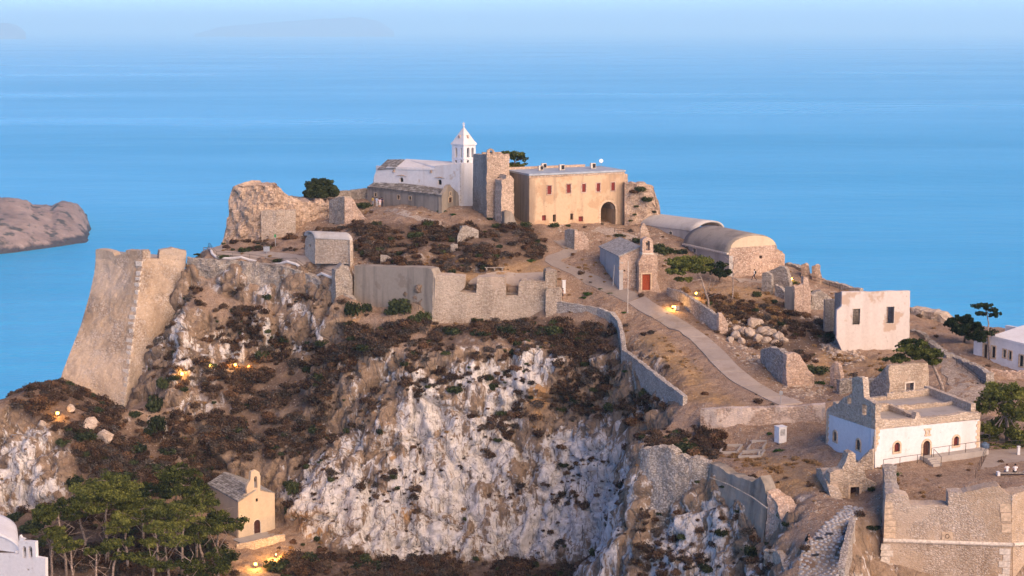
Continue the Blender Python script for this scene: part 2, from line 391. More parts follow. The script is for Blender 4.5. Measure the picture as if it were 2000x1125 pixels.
# the hill: soil, gravel, dry grass and limestone by attributes of the ground itself
def make_terrain_mat():
    m = N('hill_ground')
    soil_n = m.noise(0.5, 8, 0.65); soil_f = m.noise(5, 6, 0.7)
    soil = m.mix(m.ramp(soil_n, [(0.35, 0.0), (0.65, 1.0)]), (0.27, 0.175, 0.115), (0.41, 0.30, 0.215))
    soil = m.mix(m.ramp(soil_f, [(0.42, 0.0), (0.62, 0.75)]), soil, (0.20, 0.125, 0.075))
    soil = m.mix(m.ramp(m.noise(1.3, 8, 0.75), [(0.52, 0.0), (0.64, 0.7)]), soil, (0.17, 0.105, 0.06))
    soil = m.mix(m.ramp(m.noise(9, 3, 0.6), [(0.58, 0.0), (0.66, 0.8)]), soil, (0.58, 0.49, 0.40))
    straw = m.mix(m.ramp(m.noise(3.5, 5, 0.7), [(0.35, 0.0), (0.65, 1.0)]), (0.26, 0.155, 0.07), (0.45, 0.30, 0.15))
    c = m.mix(m.attr('grass'), soil, straw)
    c = m.mix(m.attr('scrub'), c, m.mix(m.ramp(m.noise(2.2, 6, 0.7), [(0.35, 0.0), (0.65, 1.0)]), (0.085, 0.056, 0.04), (0.19, 0.13, 0.09)))
    # loose stones
    pv = m.vor(2.6, out='Color'); ps = m.n('SeparateColor'); m.l(pv, ps.inputs[0])
    pe = m.vor(2.6)
    peb = m.math('MULTIPLY', m.ramp(ps.outputs[0], [(0.45, 0.0), (0.5, 1.0)]), m.ramp(pe, [(0.22, 1.0), (0.34, 0.0)]))
    pebc = m.ramp(ps.outputs[1], [(0.0, (0.30, 0.25, 0.20)), (1.0, (0.62, 0.55, 0.47))])
    stony = m.attr('stony')
    c = m.mix(m.math('MULTIPLY', peb, stony), c, pebc)
    # limestone
    vs = m.co((0.9, 0.9, 0.22))
    w1 = m.noise(0.8, 10, 0.72, vs, 0.5); w2 = m.noise(0.13, 5, 0.6)
    white = m.mix(m.ramp(m.noise(1.9, 8, 0.7), [(0.3, 0.0), (0.72, 1.0)]), (0.48, 0.44, 0.40), (0.80, 0.77, 0.74))
    brown = m.mix(m.ramp(m.noise(0.9, 8, 0.7), [(0.3, 0.0), (0.7, 1.0)]), (0.14, 0.098, 0.066), (0.38, 0.28, 0.195))
    och = m.mix(m.ramp(m.noise(0.16, 6, 0.6, m.co((1, 1, 0.6))), [(0.60, 0.0), (0.68, 0.8)]), brown, (0.48, 0.28, 0.12))
    whmask = m.math('ADD', w1, m.math('MULTIPLY', m.math('SUBTRACT', w2, 0.5), 0.85))
    whmask = m.math('ADD', whmask, m.math('MULTIPLY', m.math('SUBTRACT', m.attr('white'), 0.5), 0.20))
    rock = m.mix(m.ramp(whmask, [(0.492, 0.0), (0.56, 1.0)]), och, white)
    # dark runs painted in for the shade of crevices, and cracks
    crev_shade = m.noise(0.9, 9, 0.75, m.co((1.8, 1.8, 0.22)), 0.4)
    rock = m.mix(m.ramp(crev_shade, [(0.545, 0.0), (0.63, 0.85)]), rock, (0.085, 0.068, 0.055))
    wv = m.n('Mix', data_type='RGBA', blend_type='ADD'); wv.inputs[0].default_value = 1.6
    wz = m.n('TexNoise'); wz.inputs['Scale'].default_value = 0.6; wz.inputs['Detail'].default_value = 5; m.l(m.co(), wz.inputs['Vector'])
    m.l(m.co((1, 1, 0.4)), wv.inputs[6]); m.l(wz.outputs['Color'], wv.inputs[7])
    crk = m.vor(0.5, wv.outputs[2], 'DISTANCE_TO_EDGE')
    rock = m.mix(m.ramp(crk, [(0.0, 0.5), (0.022, 0.0)]), rock, (0.14, 0.10, 0.075))
    tuft = m.noise(1.15, 7, 0.75)
    rock = m.mix(m.ramp(tuft, [(0.61, 0.0), (0.65, 0.9)]), rock, (0.15, 0.09, 0.055))
    c = m.mix(m.attr('rock'), c, rock)
    m.col(c)
    fine = m.math('ADD', m.noise(2.2, 9, 0.7), m.math('MULTIPLY', m.noise(0.8, 6, 0.6, vs), 1.4))
    h = m.math('ADD', fine, m.math('MULTIPLY', m.math('MULTIPLY', peb, stony), 0.5))
    h = m.math('ADD', h, m.math('MULTIPLY', m.ramp(crk, [(0.0, 0.0), (0.06, 1.0)]), m.math('MULTIPLY', m.attr('rock'), 0.5)))
    m.nor(m.bump(h, 0.9, 0.28))
    return m.m
M['hill'] = make_terrain_mat()
# ================================================================= THE HILL
# control points: photo pixel + distance of places on the ground
CP = [
 # far plateau
 (450,468,283),(520,470,281),(600,455,280),(620,390,293),(560,385,295),(700,385,294),(740,404,287),(820,402,283),(895,400,282),(960,430,276),(1050,437,275),(1120,441,275),(1185,447,275),(1218,447,276),(1280,440,280),(1320,440,284),
 # bushy mound
 (800,430,275),(700,450,272),(900,455,269),(1000,465,266),(800,490,260),(950,505,256),(1100,490,265),(1080,510,260),(1130,480,268),(1050,500,262),(880,520,254),(720,490,262),(660,505,263),
 # terrace behind the merlons
 (930,535,255),(1000,540,254),(1060,540,254),(770,508,262),(860,527,257),(830,518,259),
 # left shelf
 (640,503,264),(590,492,267),(560,497,266.5),(480,496,269.5),(400,490,272.5),(385,490,276),
 # left rim and foot of its wall
 (365,506,266),(450,510,265),(550,520,262.5),(620,543,258.5),(655,560,256),(690,580,253.5),
 (372,600,260.5),(470,630,258.5),(560,632,257.5),(640,635,253.5),(680,640,251),
 # feet of the curtain, battery and rim walls and the ground behind them
 (848,640,249.7),(900,638,249.5),(960,636,249.3),(1020,634,249.0),(1080,626,247.2),(870,556,251.8),(940,566,251.4),(1000,568,251.2),(1060,564,251),
 (695,604,257.1),(740,606,254.9),(790,608,252.6),(838,632,250.3),(700,519,259.2),(840,529,252.1),(740,518,257),(790,520,254.6),
 (400,560,264.6),(450,570,263.4),(500,576,262.4),(550,582,261),(590,586,259.4),(630,602,256.8),
 (348,598,262.3),(326,630,260.2),(300,690,257),(274,757,254),
 # bushy gully slope
 (450,690,255),(550,690,255),(600,700,252.5),(420,730,251.5),(340,720,251.5),(500,800,246),(600,800,243),(400,850,242),(330,760,248),(350,880,239),(310,870,239.5),(470,895,238.5),(560,890,237.5),(600,890,236),
 (330,800,244.5),(360,800,246),
 # left ridge, foot of bastion
 (130,735,259),(240,808,252),(285,795,252),(60,757,241),(0,795,237),(100,770,243),(150,800,240),(200,840,236),(30,800,238),(90,822,235.5),(140,850,233),
 (100,900,230.5),(40,900,231),(0,880,233),(60,1000,225.5),(0,1020,224),(120,985,225),(140,920,228.5),(200,900,231),(280,930,230),(200,960,226),(300,1000,224),(360,960,229),
 # chapel shelf
 (420,1040,229),(475,1050,227),(540,1045,227),(430,1010,234),(540,1010,233),(575,1050,226.5),
 (100,1125,205),(300,1125,205),(450,1120,213),(560,1108,217),(640,1108,217.5),(0,1125,204),
 # cliff top
 (720,612,252),(800,616,250.2),(850,645,246),(950,645,244.2),(1050,625,245),(1090,608,247.5),(1150,622,243.5),(1195,650,239),(1200,700,232),(1205,740,228),
 (700,680,246),(640,690,249),(760,680,242),(830,690,240),(900,690,239.3),(980,690,239),(1060,690,237.8),(1120,700,236),
 # cliff face
 (660,800,239),(720,760,239.5),(780,760,235.6),(850,770,234.8),(930,770,234.6),(1000,780,233.5),(1100,780,233),(1170,790,230),
 (620,890,235),(700,880,231.8),(780,890,230),(860,890,229.7),(950,890,229.6),(1050,890,228.6),(1120,890,227),(1190,890,221),
 (590,1050,227),(650,1085,223.8),(720,1095,222.6),(800,1100,222.6),(900,1100,222.8),(1000,1102,222.4),(1080,1105,221),(1150,1110,218.5),(1200,1115,214),
 # right rock tower, its gully and the rim of the lower plateau
 (1225,790,221),(1270,790,213.5),(1330,785,204.5),(1300,825,200.5),(1270,850,196),(1262,872,190.5),(1255,890,187.8),
 (1250,960,186),(1245,1040,183.5),(1245,1125,180.5),(1330,885,188),(1390,905,184),(1340,1000,182.5),(1345,1125,177),(1430,1040,175.5),(1450,1125,169),
 (1480,950,177),(1535,1060,163.5),(1500,1125,163),(1540,1125,156.5),
 # lower plateau
 (1400,870,193),(1525,866,191.5),(1450,895,186.5),(1600,868,187.5),(1620,890,182.5),(1700,916,176),(1500,925,179.5),(1560,945,175.5),(1590,960,172.5),
 (1380,868,194.5),
 # cobbled lane and slope beside it
 (1665,980,172.5),(1630,1030,162.5),(1570,1060,160),(1600,1125,150),(1650,1125,150.5),(1690,1060,158.5),(1705,1000,165),(1740,930,173),(1560,1000,167.5),
 # bastion terrace
 (1800,945,170.5),(1950,935,172),(1990,905,179),(1900,900,181),(1850,905,180),(1990,960,167),(1870,950,169),(2060,930,173),
 (1750,985,166),(1790,985,166),(1860,975,166.5),(1960,972,166),
 # church terrace
 (1610,835,194),(1710,912,177.5),(1800,895,181),(1910,870,187.5),(1850,810,203),(1960,850,193),(1740,790,205),
 # above the retaining wall, path
 (1400,792,202),(1500,788,203.5),(1600,790,203.5),(1460,745,213),(1420,690,224),(1350,640,236),(1250,590,246),(1150,540,255),(1100,495,264),(1340,740,214),(1300,700,222),(1250,650,233),(1180,600,245),(1220,560,251),
 # right of the path
 (1400,640,237),(1450,600,244),(1480,555,253.5),(1530,560,254),(1400,540,255),(1340,500,262),(1300,480,267),(1230,470,271),(1560,620,243),(1600,650,237),(1640,690,229),(1700,692,228.5),(1770,690,229),(1600,720,223),(1540,760,212),(1650,770,211),
 (1850,770,208),(1900,720,219),(1880,760,209.5),(1950,735,217),(2000,730,219),(1840,650,237),(1800,640,240),(1870,690,226),(1990,690,229),
 # rim towards the sea on the right
 (1400,470,274),(1480,500,270),(1545,522,266),(1640,558,259.5),(1720,580,255),(1790,603,251),(1850,620,248),(1930,640,246),(2020,640,247),
]
cps = [P(*c) for c in CP]
def W(x, y, z): cps.append(Vector((x, y, z)))
# near ground below the cliff, out of the frame
for x in (-75, -50, -30, -10): W(x, 190, -73); W(x, 165, -76); W(x, 138, -78)
W(8, 205, -71); W(9, 195, -70.5); W(8, 185, -70); W(9, 175, -70); W(12.2, 197, -60); W(11.5, 190, -61); W(11, 183, -64); W(12.5, 172, -68); W(13.3, 203, -58)
W(12, 160, -70); W(18, 160, -66); W(22, 150, -64); W(10, 138, -74); W(30, 138, -56); W(27, 150, -54)
for x in (36, 48, 62): W(x, 160, -56); W(x, 138, -58)
W(-62, 272, -56); W(-58, 267.5, -54); W(-66, 276, -60); W(-57, 279, -52); W(-64, 266, -58); W(-60, 260, -58)
W(36.8, 161.2, -56); W(35.2, 161.8, -55.5); W(35.8, 158, -57); W(34.4, 157, -54.5); W(42, 160.6, -57); W(48, 160, -57); W(55, 161, -57)
# left beyond the frame
W(-82, 205, -70); W(-84, 236, -56); W(-100, 236, -58); W(-100, 205, -72); W(-100, 138, -78); W(-130, 230, -90); W(-130, 138, -95)
W(-74, 262, -60); W(-90, 250, -62); W(-68, 268, -62); W(-60, 280, -62); W(-45, 287, -45); W(-52, 293, -60)
# seaward drop behind
for x, y in ((-40, 300), (-15, 303), (5, 304), (25, 300), (40, 292), (52, 280), (63, 270), (76, 262), (92, 256)):
    W(x, y, float(np.interp(x, [-40, 5, 25, 40, 52, 63, 76, 92], [-33, -33.5, -36.5, -42, -43, -44.8, -48.5, -51]))); W(x + 3, y + 8, -54); W(x + 10, y + 40, -130); W(x + 18, y + 85, -216)
W(-20, 296, -31); W(0, 297, -31.5); W(15, 295, -32)
for x, y in ((-60, 296), (-80, 280), (-110, 262), (-140, 240)): W(x, y, -95); W(x - 18, y + 50, -216)
W(95, 240, -48); W(92, 210, -47); W(78, 180, -47); W(120, 240, -60); W(120, 180, -55); W(110, 138, -60)
for x in (-165, 165):
    for y in (132, 200, 270, 335, 400): W(x, y, -216 if (x < 0 or y > 260) else -75)
for x in (-110, -60, 0, 60, 120): W(x, 405, -217); W(x, 130, -80 if x < 20 else -60)

xy = [Vector((p.x, p.y)) for p in cps]
dv, de, df, ov, oe, of = delaunay_2d_cdt(xy, [], [], 0, 1e-4)
dz = [cps[o[0]].z if len(o) else -80 for o in ov]
GX0, GX1, GY0, GY1, GS = -160.0, 160.0, 134.0, 398.0, 0.5
gx = np.arange(GX0, GX1 + 1e-6, GS); gy = np.arange(GY0, GY1 + 1e-6, GS)
H = np.full((len(gx), len(gy)), -216.0)
for f in df:
    a, b, c = (dv[i] for i in f); za, zb, zc = (dz[i] for i in f)
    i0 = max(0, int((min(a.x, b.x, c.x) - GX0) / GS)); i1 = min(len(gx) - 1, int((max(a.x, b.x, c.x) - GX0) / GS) + 1)
    j0 = max(0, int((min(a.y, b.y, c.y) - GY0) / GS)); j1 = min(len(gy) - 1, int((max(a.y, b.y, c.y) - GY0) / GS) + 1)
    if i1 < i0 or j1 < j0: continue
    X, Y = np.meshgrid(gx[i0:i1 + 1], gy[j0:j1 + 1], indexing='ij')
    den = (b.y - c.y) * (a.x - c.x) + (c.x - b.x) * (a.y - c.y)
    if abs(den) < 1e-9: continue
    w0 = ((b.y - c.y) * (X - c.x) + (c.x - b.x) * (Y - c.y)) / den
    w1 = ((c.y - a.y) * (X - c.x) + (a.x - c.x) * (Y - c.y)) / den
    w2 = 1 - w0 - w1
    m_ = (w0 >= -1e-6) & (w1 >= -1e-6) & (w2 >= -1e-6)
    sub = H[i0:i1 + 1, j0:j1 + 1]
    sub[m_] = (w0 * za + w1 * zb + w2 * zc)[m_]
def blur(a, n):
    for _ in range(n):
        p = np.pad(a, 1, mode='edge')
        a = (p[:-2, 1:-1] + p[2:, 1:-1] + p[1:-1, :-2] + p[1:-1, 2:] + 2 * p[1:-1, 1:-1]) / 6
    return a
H = blur(H, 5)
GXX, GYY = np.meshgrid(gx, gy, indexing='ij')
def smooth(a, lo, hi):
    t = np.clip((a - lo) / (hi - lo), 0, 1); return t * t * (3 - 2 * t)
def in_poly(U, V, poly):
    inside = np.zeros(U.shape, bool); n = len(poly)
    for i in range(n):
        x1, y1 = poly[i]; x2, y2 = poly[(i + 1) % n]
        c = ((y1 > V) != (y2 > V)) & (U < (x2 - x1) * (V - y1) / ((y2 - y1) + 1e-9) + x1)
        inside ^= c
    return inside
def mask(U, V, polys, soft=0):
    m = np.zeros(U.shape)
    for p in polys: m = np.maximum(m, in_poly(U, V, p).astype(float))
    return m
U_, V_ = proj(GXX, GYY, H)
# ground the walks lie on stays even
WALKS = [[(1100,478),(1145,490),(1090,505),(1180,540),(1280,590),(1400,650),(1480,735),(1580,790),(1440,800),(1380,700),(1330,650),(1200,590),(1050,515)],
         [(900,530),(1080,530),(1080,570),(890,565)], [(360,480),(560,485),(680,530),(690,560),(640,550),(540,512),(360,512)],
         [(1540,1130),(1580,1060),(1650,990),(1700,980),(1690,1010),(1660,1060),(1690,1130)], [(1700,870),(1880,860),(2050,860),(2050,945),(1700,945)]]
even = blur(mask(U_, V_, WALKS), 6)
gyx, gyy = np.gradient(H, GS)
slope = np.sqrt(gyx ** 2 + gyy ** 2)
rockm = smooth(slope, 0.62, 1.05)
Z0 = np.zeros_like(H)
bumpy = fbm(GXX * 0.16, GYY * 0.16, Z0, 4, 3) * 0.45 + fbm(GXX * 0.6, GYY * 0.6, Z0, 3, 9) * 0.28
H = H + bumpy * (1 - 0.9 * even) * (1 - 0.5 * rockm)
def Hs(x, y):
    """ground height (scalar or array)"""
    fx = np.clip((np.asarray(x, float) - GX0) / GS, 0, len(gx) - 1.001); fy = np.clip((np.asarray(y, float) - GY0) / GS, 0, len(gy) - 1.001)
    i = fx.astype(int); j = fy.astype(int); a = fx - i; b = fy - j
    return (H[i, j] * (1 - a) * (1 - b) + H[i + 1, j] * a * (1 - b) + H[i, j + 1] * (1 - a) * b + H[i + 1, j + 1] * a * b)
def hz(x, y): return float(Hs(x, y))
def G(u, v, d0=140, d1=330):
    """place on the ground seen at a photo pixel"""
    ds = np.arange(d0, d1, 0.25)
    p0 = P(u, v, 1.0)
    xs, zs = p0.x * ds, p0.z * ds
    hit = np.nonzero(zs <= Hs(xs, ds))[0]
    d = ds[hit[0]] if len(hit) else d1
    return Vector((p0.x * d, d, hz(p0.x * d, d)))

# mesh: columns of even arc length so that the cliffs get as many points as the flats
xs = np.concatenate([np.arange(-160, -88, 2.0), np.arange(-88, 88.01, 0.34), np.arange(90, 160.1, 2.0)])
NR = 780
yf = np.arange(GY0, GY1, 0.2)
VX = np.repeat(xs[:, None], NR, 1); VY = np.zeros_like(VX)
for i, x in enumerate(xs):
    z = Hs(np.full_like(yf, x), yf)
    w = np.where((yf > 146) & (yf < 296), 1.0, 0.12)
    ds = np.sqrt(np.diff(yf) ** 2 + np.diff(z) ** 2) * w[1:]
    s = np.concatenate([[0], np.cumsum(ds)])
    VY[i] = np.interp(np.linspace(0, s[-1], NR), s, yf)
VZ = Hs(VX, VY)
def normals(VX, VY, VZ):
    du = np.stack([np.gradient(VX, axis=0), np.gradient(VY, axis=0), np.gradient(VZ, axis=0)], -1)
    dw = np.stack([np.gradient(VX, axis=1), np.gradient(VY, axis=1), np.gradient(VZ, axis=1)], -1)
    n = np.cross(du, dw); return n / (np.linalg.norm(n, axis=-1, keepdims=True) + 1e-9)
nr = normals(VX, VY, VZ)
steep = 1 - np.abs(nr[..., 2])
U2, V2 = proj(VX, VY, VZ)
ROCKY = [[(600,900),(640,760),(700,680),(850,660),(1090,640),(1110,760),(1220,790),(1230,1125),(560,1125),(590,1000)], [(1230,960),(1380,1000),(1420,1130),(1210,1130)],
         [(0,830),(110,830),(130,960),(90,1010),(0,1020)], [(330,760),(420,790),(410,860),(310,860)], [(290,600),(480,640),(640,640),(640,700),(560,660),(300,800)]]
WHITE = [[(760,800),(900,720),(1090,680),(1090,760),(1000,830),(960,880),(1240,830),(1240,1120),(960,1120),(600,1060),(640,940),(720,880)],
         [(0,820),(110,830),(120,980),(0,1020)], [(1280,980),(1400,960),(1480,1060),(1470,1130),(1260,1130)]]
rocky = mask(U2, V2, ROCKY); rocky = blur(rocky, 30)
whitem = blur(mask(U2, V2, WHITE), 70)
rock = np.clip(smooth(steep, 0.20, 0.36) * 0.9 + rocky * smooth(steep, 0.08, 0.22), 0, 1)
rock = np.where((VY > 300), 1.0, rock)
rock = blur(rock, 3)
# limestone relief: buttresses and gullies, blocks with cracks, fine breaks
sx, sy, sz = VX, VY, VZ
fl = 1.0 - np.abs(fbm(sx * 0.105, sy * 0.105, sz * 0.035, 4, 21)) * 2.2
gul = 1.0 - np.abs(fbm(sx * 0.30, sy * 0.30, sz * 0.08, 3, 41)) * 2.4
f1, f2, cid = worley(sx * 0.30 + fl * 0.3, sy * 0.30, sz * 0.22, 5)
blocks = np.clip((f2 - f1) * 3.0, 0, 1) * 0.75 + cid * 0.9
g1, g2, cid2 = worley(sx * 0.95, sy * 0.95, sz * 0.55, 8)
small = np.clip((g2 - g1) * 3.0, 0, 1) * 0.5 + cid2 * 0.5
h1, h2, cid3 = worley(sx * 0.16 + fbm(sx * 0.3, sy * 0.3, sz * 0.2, 2, 61) * 0.5, sy * 0.16, sz * 0.055, 13)
grv = -np.exp(-(h2 - h1) / 0.05) * 1.3 + (cid3 - 0.5) * 1.6
k1, k2, cid4 = worley(sx * 0.5 + fbm(sx * 0.8, sy * 0.8, sz * 0.5, 2, 63) * 0.3, sy * 0.5, sz * 0.24, 17)
grv = grv - np.exp(-(k2 - k1) / 0.07) * 0.55 + (cid4 - 0.5) * 0.7
fine = fbm(sx * 1.3, sy * 1.3, sz * 0.8, 3, 77)
disp = grv + (fl - 0.4) * 1.5 + (gul - 0.4) * 0.8 + (blocks - 0.7) * 0.7 + (small - 0.5) * 0.55 + fine * 0.30
calm = blur(np.maximum(mask(U2, V2, [[(640,560),(850,590),(1090,580),(1110,645),(840,662),(690,640)]]), ((VX > 31) & (VX < 64) & (VY < 166)).astype(float)), 6)
calm = np.clip(calm + blur(mask(U2, V2, [[(110,700),(250,790),(260,830),(100,770)]]), 6), 0, 1)
disp = disp * (1 - 0.9 * calm)
DX = nr * (disp * rock)[..., None]
VX2 = VX + DX[..., 0]; VY2 = VY + DX[..., 1]; VZ2 = VZ + DX[..., 2] * 0.7
VZ2 += (1 - rock) * (1 - 0.8 * blur(mask(U2, V2, WALKS), 8)) * (fbm(sx * 0.9, sy * 0.9, sz * 0, 3, 55) * 0.16 + vnoise(sx * 2.6, sy * 2.6, sz * 0, 56) * 0.05)
nc, nrw = VX.shape
verts = np.stack([VX2, VY2, VZ2], -1).reshape(-1, 3)
me = bpy.data.meshes.new('terrain')
me.vertices.add(len(verts)); me.vertices.foreach_set('co', verts.ravel())
ii, jj = np.meshgrid(np.arange(nc - 1), np.arange(nrw - 1), indexing='ij')
a = (ii * nrw + jj).ravel(); quads = np.stack([a, a + nrw, a + nrw + 1, a + 1], -1)
me.loops.add(quads.size); me.polygons.add(len(quads))
me.loops.foreach_set('vertex_index', quads.ravel())
me.polygons.foreach_set('loop_start', np.arange(0, quads.size, 4))
me.polygons.foreach_set('use_smooth', np.ones(len(quads), bool))
me.update(); me.validate()
GRASS = [[(1340,780),(1230,660),(1290,650),(1400,760),(1470,800)], [(1370,560),(1500,560),(1560,640),(1420,640),(1330,580)], [(1440,890),(1600,900),(1600,960),(1520,960)],
         [(700,540),(1090,520),(1060,560),(890,560)], [(900,480),(1060,480),(1060,530),(820,530)], [(1600,690),(1730,700),(1740,760),(1600,760)], [(1500,900),(1700,920),(1590,960)]]
STONY = [[(1080,440),(1300,440),(1300,520),(1130,500)], [(1210,640),(1340,780),(1290,700)], [(1380,600),(1650,600),(1680,780),(1480,780)], [(1850,690),(1960,790),(1830,800)], [(1590,900),(1780,900),(1740,1000),(1560,1050)],
         [(1370,790),(1620,860),(1400,880)], [(560,400),(740,400),(760,470),(560,470)], [(640,490),(740,500),(700,560)]]
grass = np.clip(blur(mask(U2, V2, GRASS), 10) * 1.2 * (0.55 + 0.6 * fbm(sx * 0.2, sy * 0.2, sz * 0, 3, 91)), 0, 1)
stony = np.clip(0.32 + 0.75 * blur(mask(U2, V2, STONY), 10) + 0.3 * fbm(sx * 0.1, sy * 0.1, sz * 0, 3, 95), 0, 1)
SCRUB = [[(380,690),(600,655),(660,640),(850,625),(760,680),(650,760),(620,890),(470,900),(330,900),(330,830),(400,740)], [(1090,625),(1205,640),(1215,740),(1320,800),(1240,840),(1110,800),(960,870),(930,840),(1080,740)],
         [(690,435),(1060,440),(1060,505),(900,535),(720,520),(690,480)], [(0,770),(130,745),(250,812),(440,880),(420,990),(460,1130),(0,1130)], [(560,1085),(1100,1095),(1120,1130),(540,1130)], [(850,630),(1090,620),(1090,665),(840,680)], [(1370,575),(1520,590),(1650,640),(1560,720),(1400,650)]]
scrub = np.clip(blur(mask(U2, V2, SCRUB), 12) * (0.95 + 0.5 * fbm(sx * 0.3, sy * 0.3, sz * 0.3, 3, 33)), 0, 1)
for nm, arr in (('scrub', scrub), ('rock', rock), ('white', np.clip(whitem * 0.9 + 0.1, 0, 1)), ('grass', grass), ('stony', stony)):
    at = me.attributes.new(nm, 'FLOAT', 'POINT'); at.data.foreach_set('value', arr.ravel().astype(np.float32))
me.materials.append(M['hill'])
terrain = tag(link('terrain', me), kind='structure')
TV = verts.reshape(nc, nrw, 3); TN = normals(VX2, VY2, VZ2); TU, TVp = proj(VX2, VY2, VZ2)

# ================================================================= SEA, FAR LAND, HAZE
def grid_sheet(x0, x1, y0, y1, z, nx, ny):
    vs = [(x0 + (x1 - x0) * i / nx, y0 + (y1 - y0) * j / ny, z) for j in range(ny + 1) for i in range(nx + 1)]
    fs = [(j * (nx + 1) + i, j * (nx + 1) + i + 1, (j + 1) * (nx + 1) + i + 1, (j + 1) * (nx + 1) + i) for j in range(ny) for i in range(nx)]
    return vs, fs
vs, fs = grid_sheet(-60000, 60000, -20000, 90000, SEA_Z, 4, 4)
tag(link('sea', mesh('sea', vs, fs, M['sea'])), kind='structure')

# the headland out at sea on the left
def far_land(name, prof, base, depth, mat, rows=14, amp=4.0, seed=3, n=70, label=None, cat=None):
    """prof: (u, v of the crest); base: (u, distance of the shore)"""
    us = np.linspace(prof[0][0], prof[-1][0], n)
    vt = np.interp(us, [p[0] for p in prof], [p[1] for p in prof]); db = np.interp(us, [b[0] for b in base], [b[1] for b in base])
    vs = []; 
    for i in range(n):
        crest = P(us[i], vt[i], db[i] + depth)
        for j in range(rows + 1):
            t = j / rows
            if t <= 0.6:
                k = t / 0.6; y = db[i] + depth * k; z = SEA_Z - 2 + (crest.z - SEA_Z + 2) * (k ** 0.55)
            else:
                k = (t - 0.6) / 0.4; y = db[i] + depth * (1 + 1.5 * k); z = crest.z + (SEA_Z - 4 - crest.z) * k ** 1.5
            x = (us[i] - 1000) / FPX * (y * CT - z * ST)
            vs.append([x, y, z])
    vs = np.array(vs); s = amp
    nz = fbm(vs[:, 0] / (s * 6), vs[:, 1] / (s * 6), vs[:, 2] / (s * 6), 5, seed)
    w = np.clip((vs[:, 2] - SEA_Z) / (s * 3), 0, 1)
    vs[:, 2] += nz * s * w; vs[:, 1] += nz * s * 2.2
    fs = [(i * (rows + 1) + j, (i + 1) * (rows + 1) + j, (i + 1) * (rows + 1) + j + 1, i * (rows + 1) + j + 1) for i in range(n - 1) for j in range(rows)]
    return tag(link(name, mesh(name, vs, fs, mat, True)), kind='structure')
def make_islet_mat():
    m = N('islet_rock')
    r = m.mix(m.ramp(m.noise(0.03, 9, 0.7), [(0.35, 0.0), (0.65, 1.0)]), (0.24, 0.17, 0.14), (0.42, 0.31, 0.25))
    r = m.mix(m.ramp(m.noise(0.045, 7, 0.65, m.co((1, 1, 2))), [(0.53, 0.0), (0.60, 0.9)]), r, (0.06, 0.055, 0.04))
    sep = m.n('SeparateXYZ'); m.l(m.co(), sep.inputs[0])
    wet = m.math('ADD', sep.outputs[2], m.math('MULTIPLY', m.noise(0.06, 5), 14.0))
    r = m.mix(m.ramp(m.math('DIVIDE', m.math('SUBTRACT', wet, SEA_Z), 24.0), [(0.44, 1.0), (0.58, 0.0)]), r, (0.06, 0.045, 0.045))
    m.col(r); m.nor(m.bump(m.noise(0.08, 9, 0.7), 0.9, 6)); return m.m
M['islet'] = make_islet_mat()
far_land('headland', [(-160,400),(-60,396),(0,391),(25,388),(55,389),(63,399),(72,402),(86,404),(100,407),(112,400),(125,399),(145,404),(160,416),(170,434),(178,452),(184,470)],
         [(-160,1545),(0,1560),(90,1605),(150,1640),(184,1650)], 120, M['islet'], 34, 6.0, 3, 150)
far_land('far_island', [(-260,66),(-160,48),(-40,43),(20,44),(35,50),(50,62)], [(-260,29000),(50,29000)], 1500, M['islet'], 12, 20.0, 5, 40)
far_land('far_island', [(380,66),(430,52),(520,44),(600,38),(700,33),(740,40),(770,62)], [(380,36000),(770,36000)], 2000, M['islet'], 12, 24.0, 6, 50)
# ================================================================= BUILDERS
def tanv(v): return -P(1000, v, 1.0).z
def dh(v1, d1, v2): return d1 * tanv(v1) / tanv(v2)        # distance of the other end of a level edge
def XYZ(u, d, z): return Vector(((u - 1000) / FPX * (d * CT - z * ST), d, z))
UP = Vector((0, 0, 1))
_rng = random.Random(11)
class Plane:
    """upright plane through two places; pixel <-> (along, height)"""
    def __init__(s, u1, d1, u2, d2, v=500):
        a = P(u1, v, d1); b = P(u2, v, d2)
        s.o = Vector((a.x, a.y, 0)); x = Vector((b.x - a.x, b.y - a.y, 0)); s.L = x.length; s.x = x.normalized()
        n = s.x.cross(UP)                      # towards the camera for left-to-right planes
        s.n = n if n.dot(-s.o) > 0 else -n
    def px(s, u, v):
        r = P(u, v, 1.0); t = s.o.dot(s.n) / r.dot(s.n); q = r * t
        return ((q - s.o).dot(s.x), q.z)
    def at(s, a, z, out=0.0): return s.o + s.x * a + UP * z + s.n * out
    def pt(s, u, v, out=0.0): a, z = s.px(u, v); return s.at(a, z, out)
def ragged(pts, amp=0.12, step=0.45, closed=False, skip=()):
    out = []
    n = len(pts)
    for i in range(n - (0 if closed else 1)):
        a, b = Vector(pts[i]), Vector(pts[(i + 1) % n]); L = (b - a).length; k = max(1, int(L / step))
        for j in range(k):
            p = a + (b - a) * (j / k)
            if i not in skip or j == 0:
                p = p + Vector((_rng.uniform(-amp, amp), _rng.uniform(-amp, amp)))
            out.append((p.x, p.y))
    if not closed: out.append(tuple(pts[-1]))
    return out
def shape_pts(pl, h):
    """hole spec in pixels -> polygon on the plane"""
    k = h[0]
    a0, z0 = pl.px(h[1], h[4]); a1, z1 = pl.px(h[3], h[2])
    za = pl.px((h[1] + h[3]) / 2, h[4])[1]; zb = pl.px((h[1] + h[3]) / 2, h[2])[1]
    if k == 'r': return [(a0, za), (a1, za), (a1, zb), (a0, zb)]
    r = (a1 - a0) / 2; pts = [(a0, za), (a1, za)]
    zc = zb - min(r, (zb - za) * 0.5)
    for i in range(0, 11):
        t = math.pi * i / 10; pts.append(((a0 + a1) / 2 + r * math.cos(t), zc + (zb - zc) * math.sin(t)))
    return pts
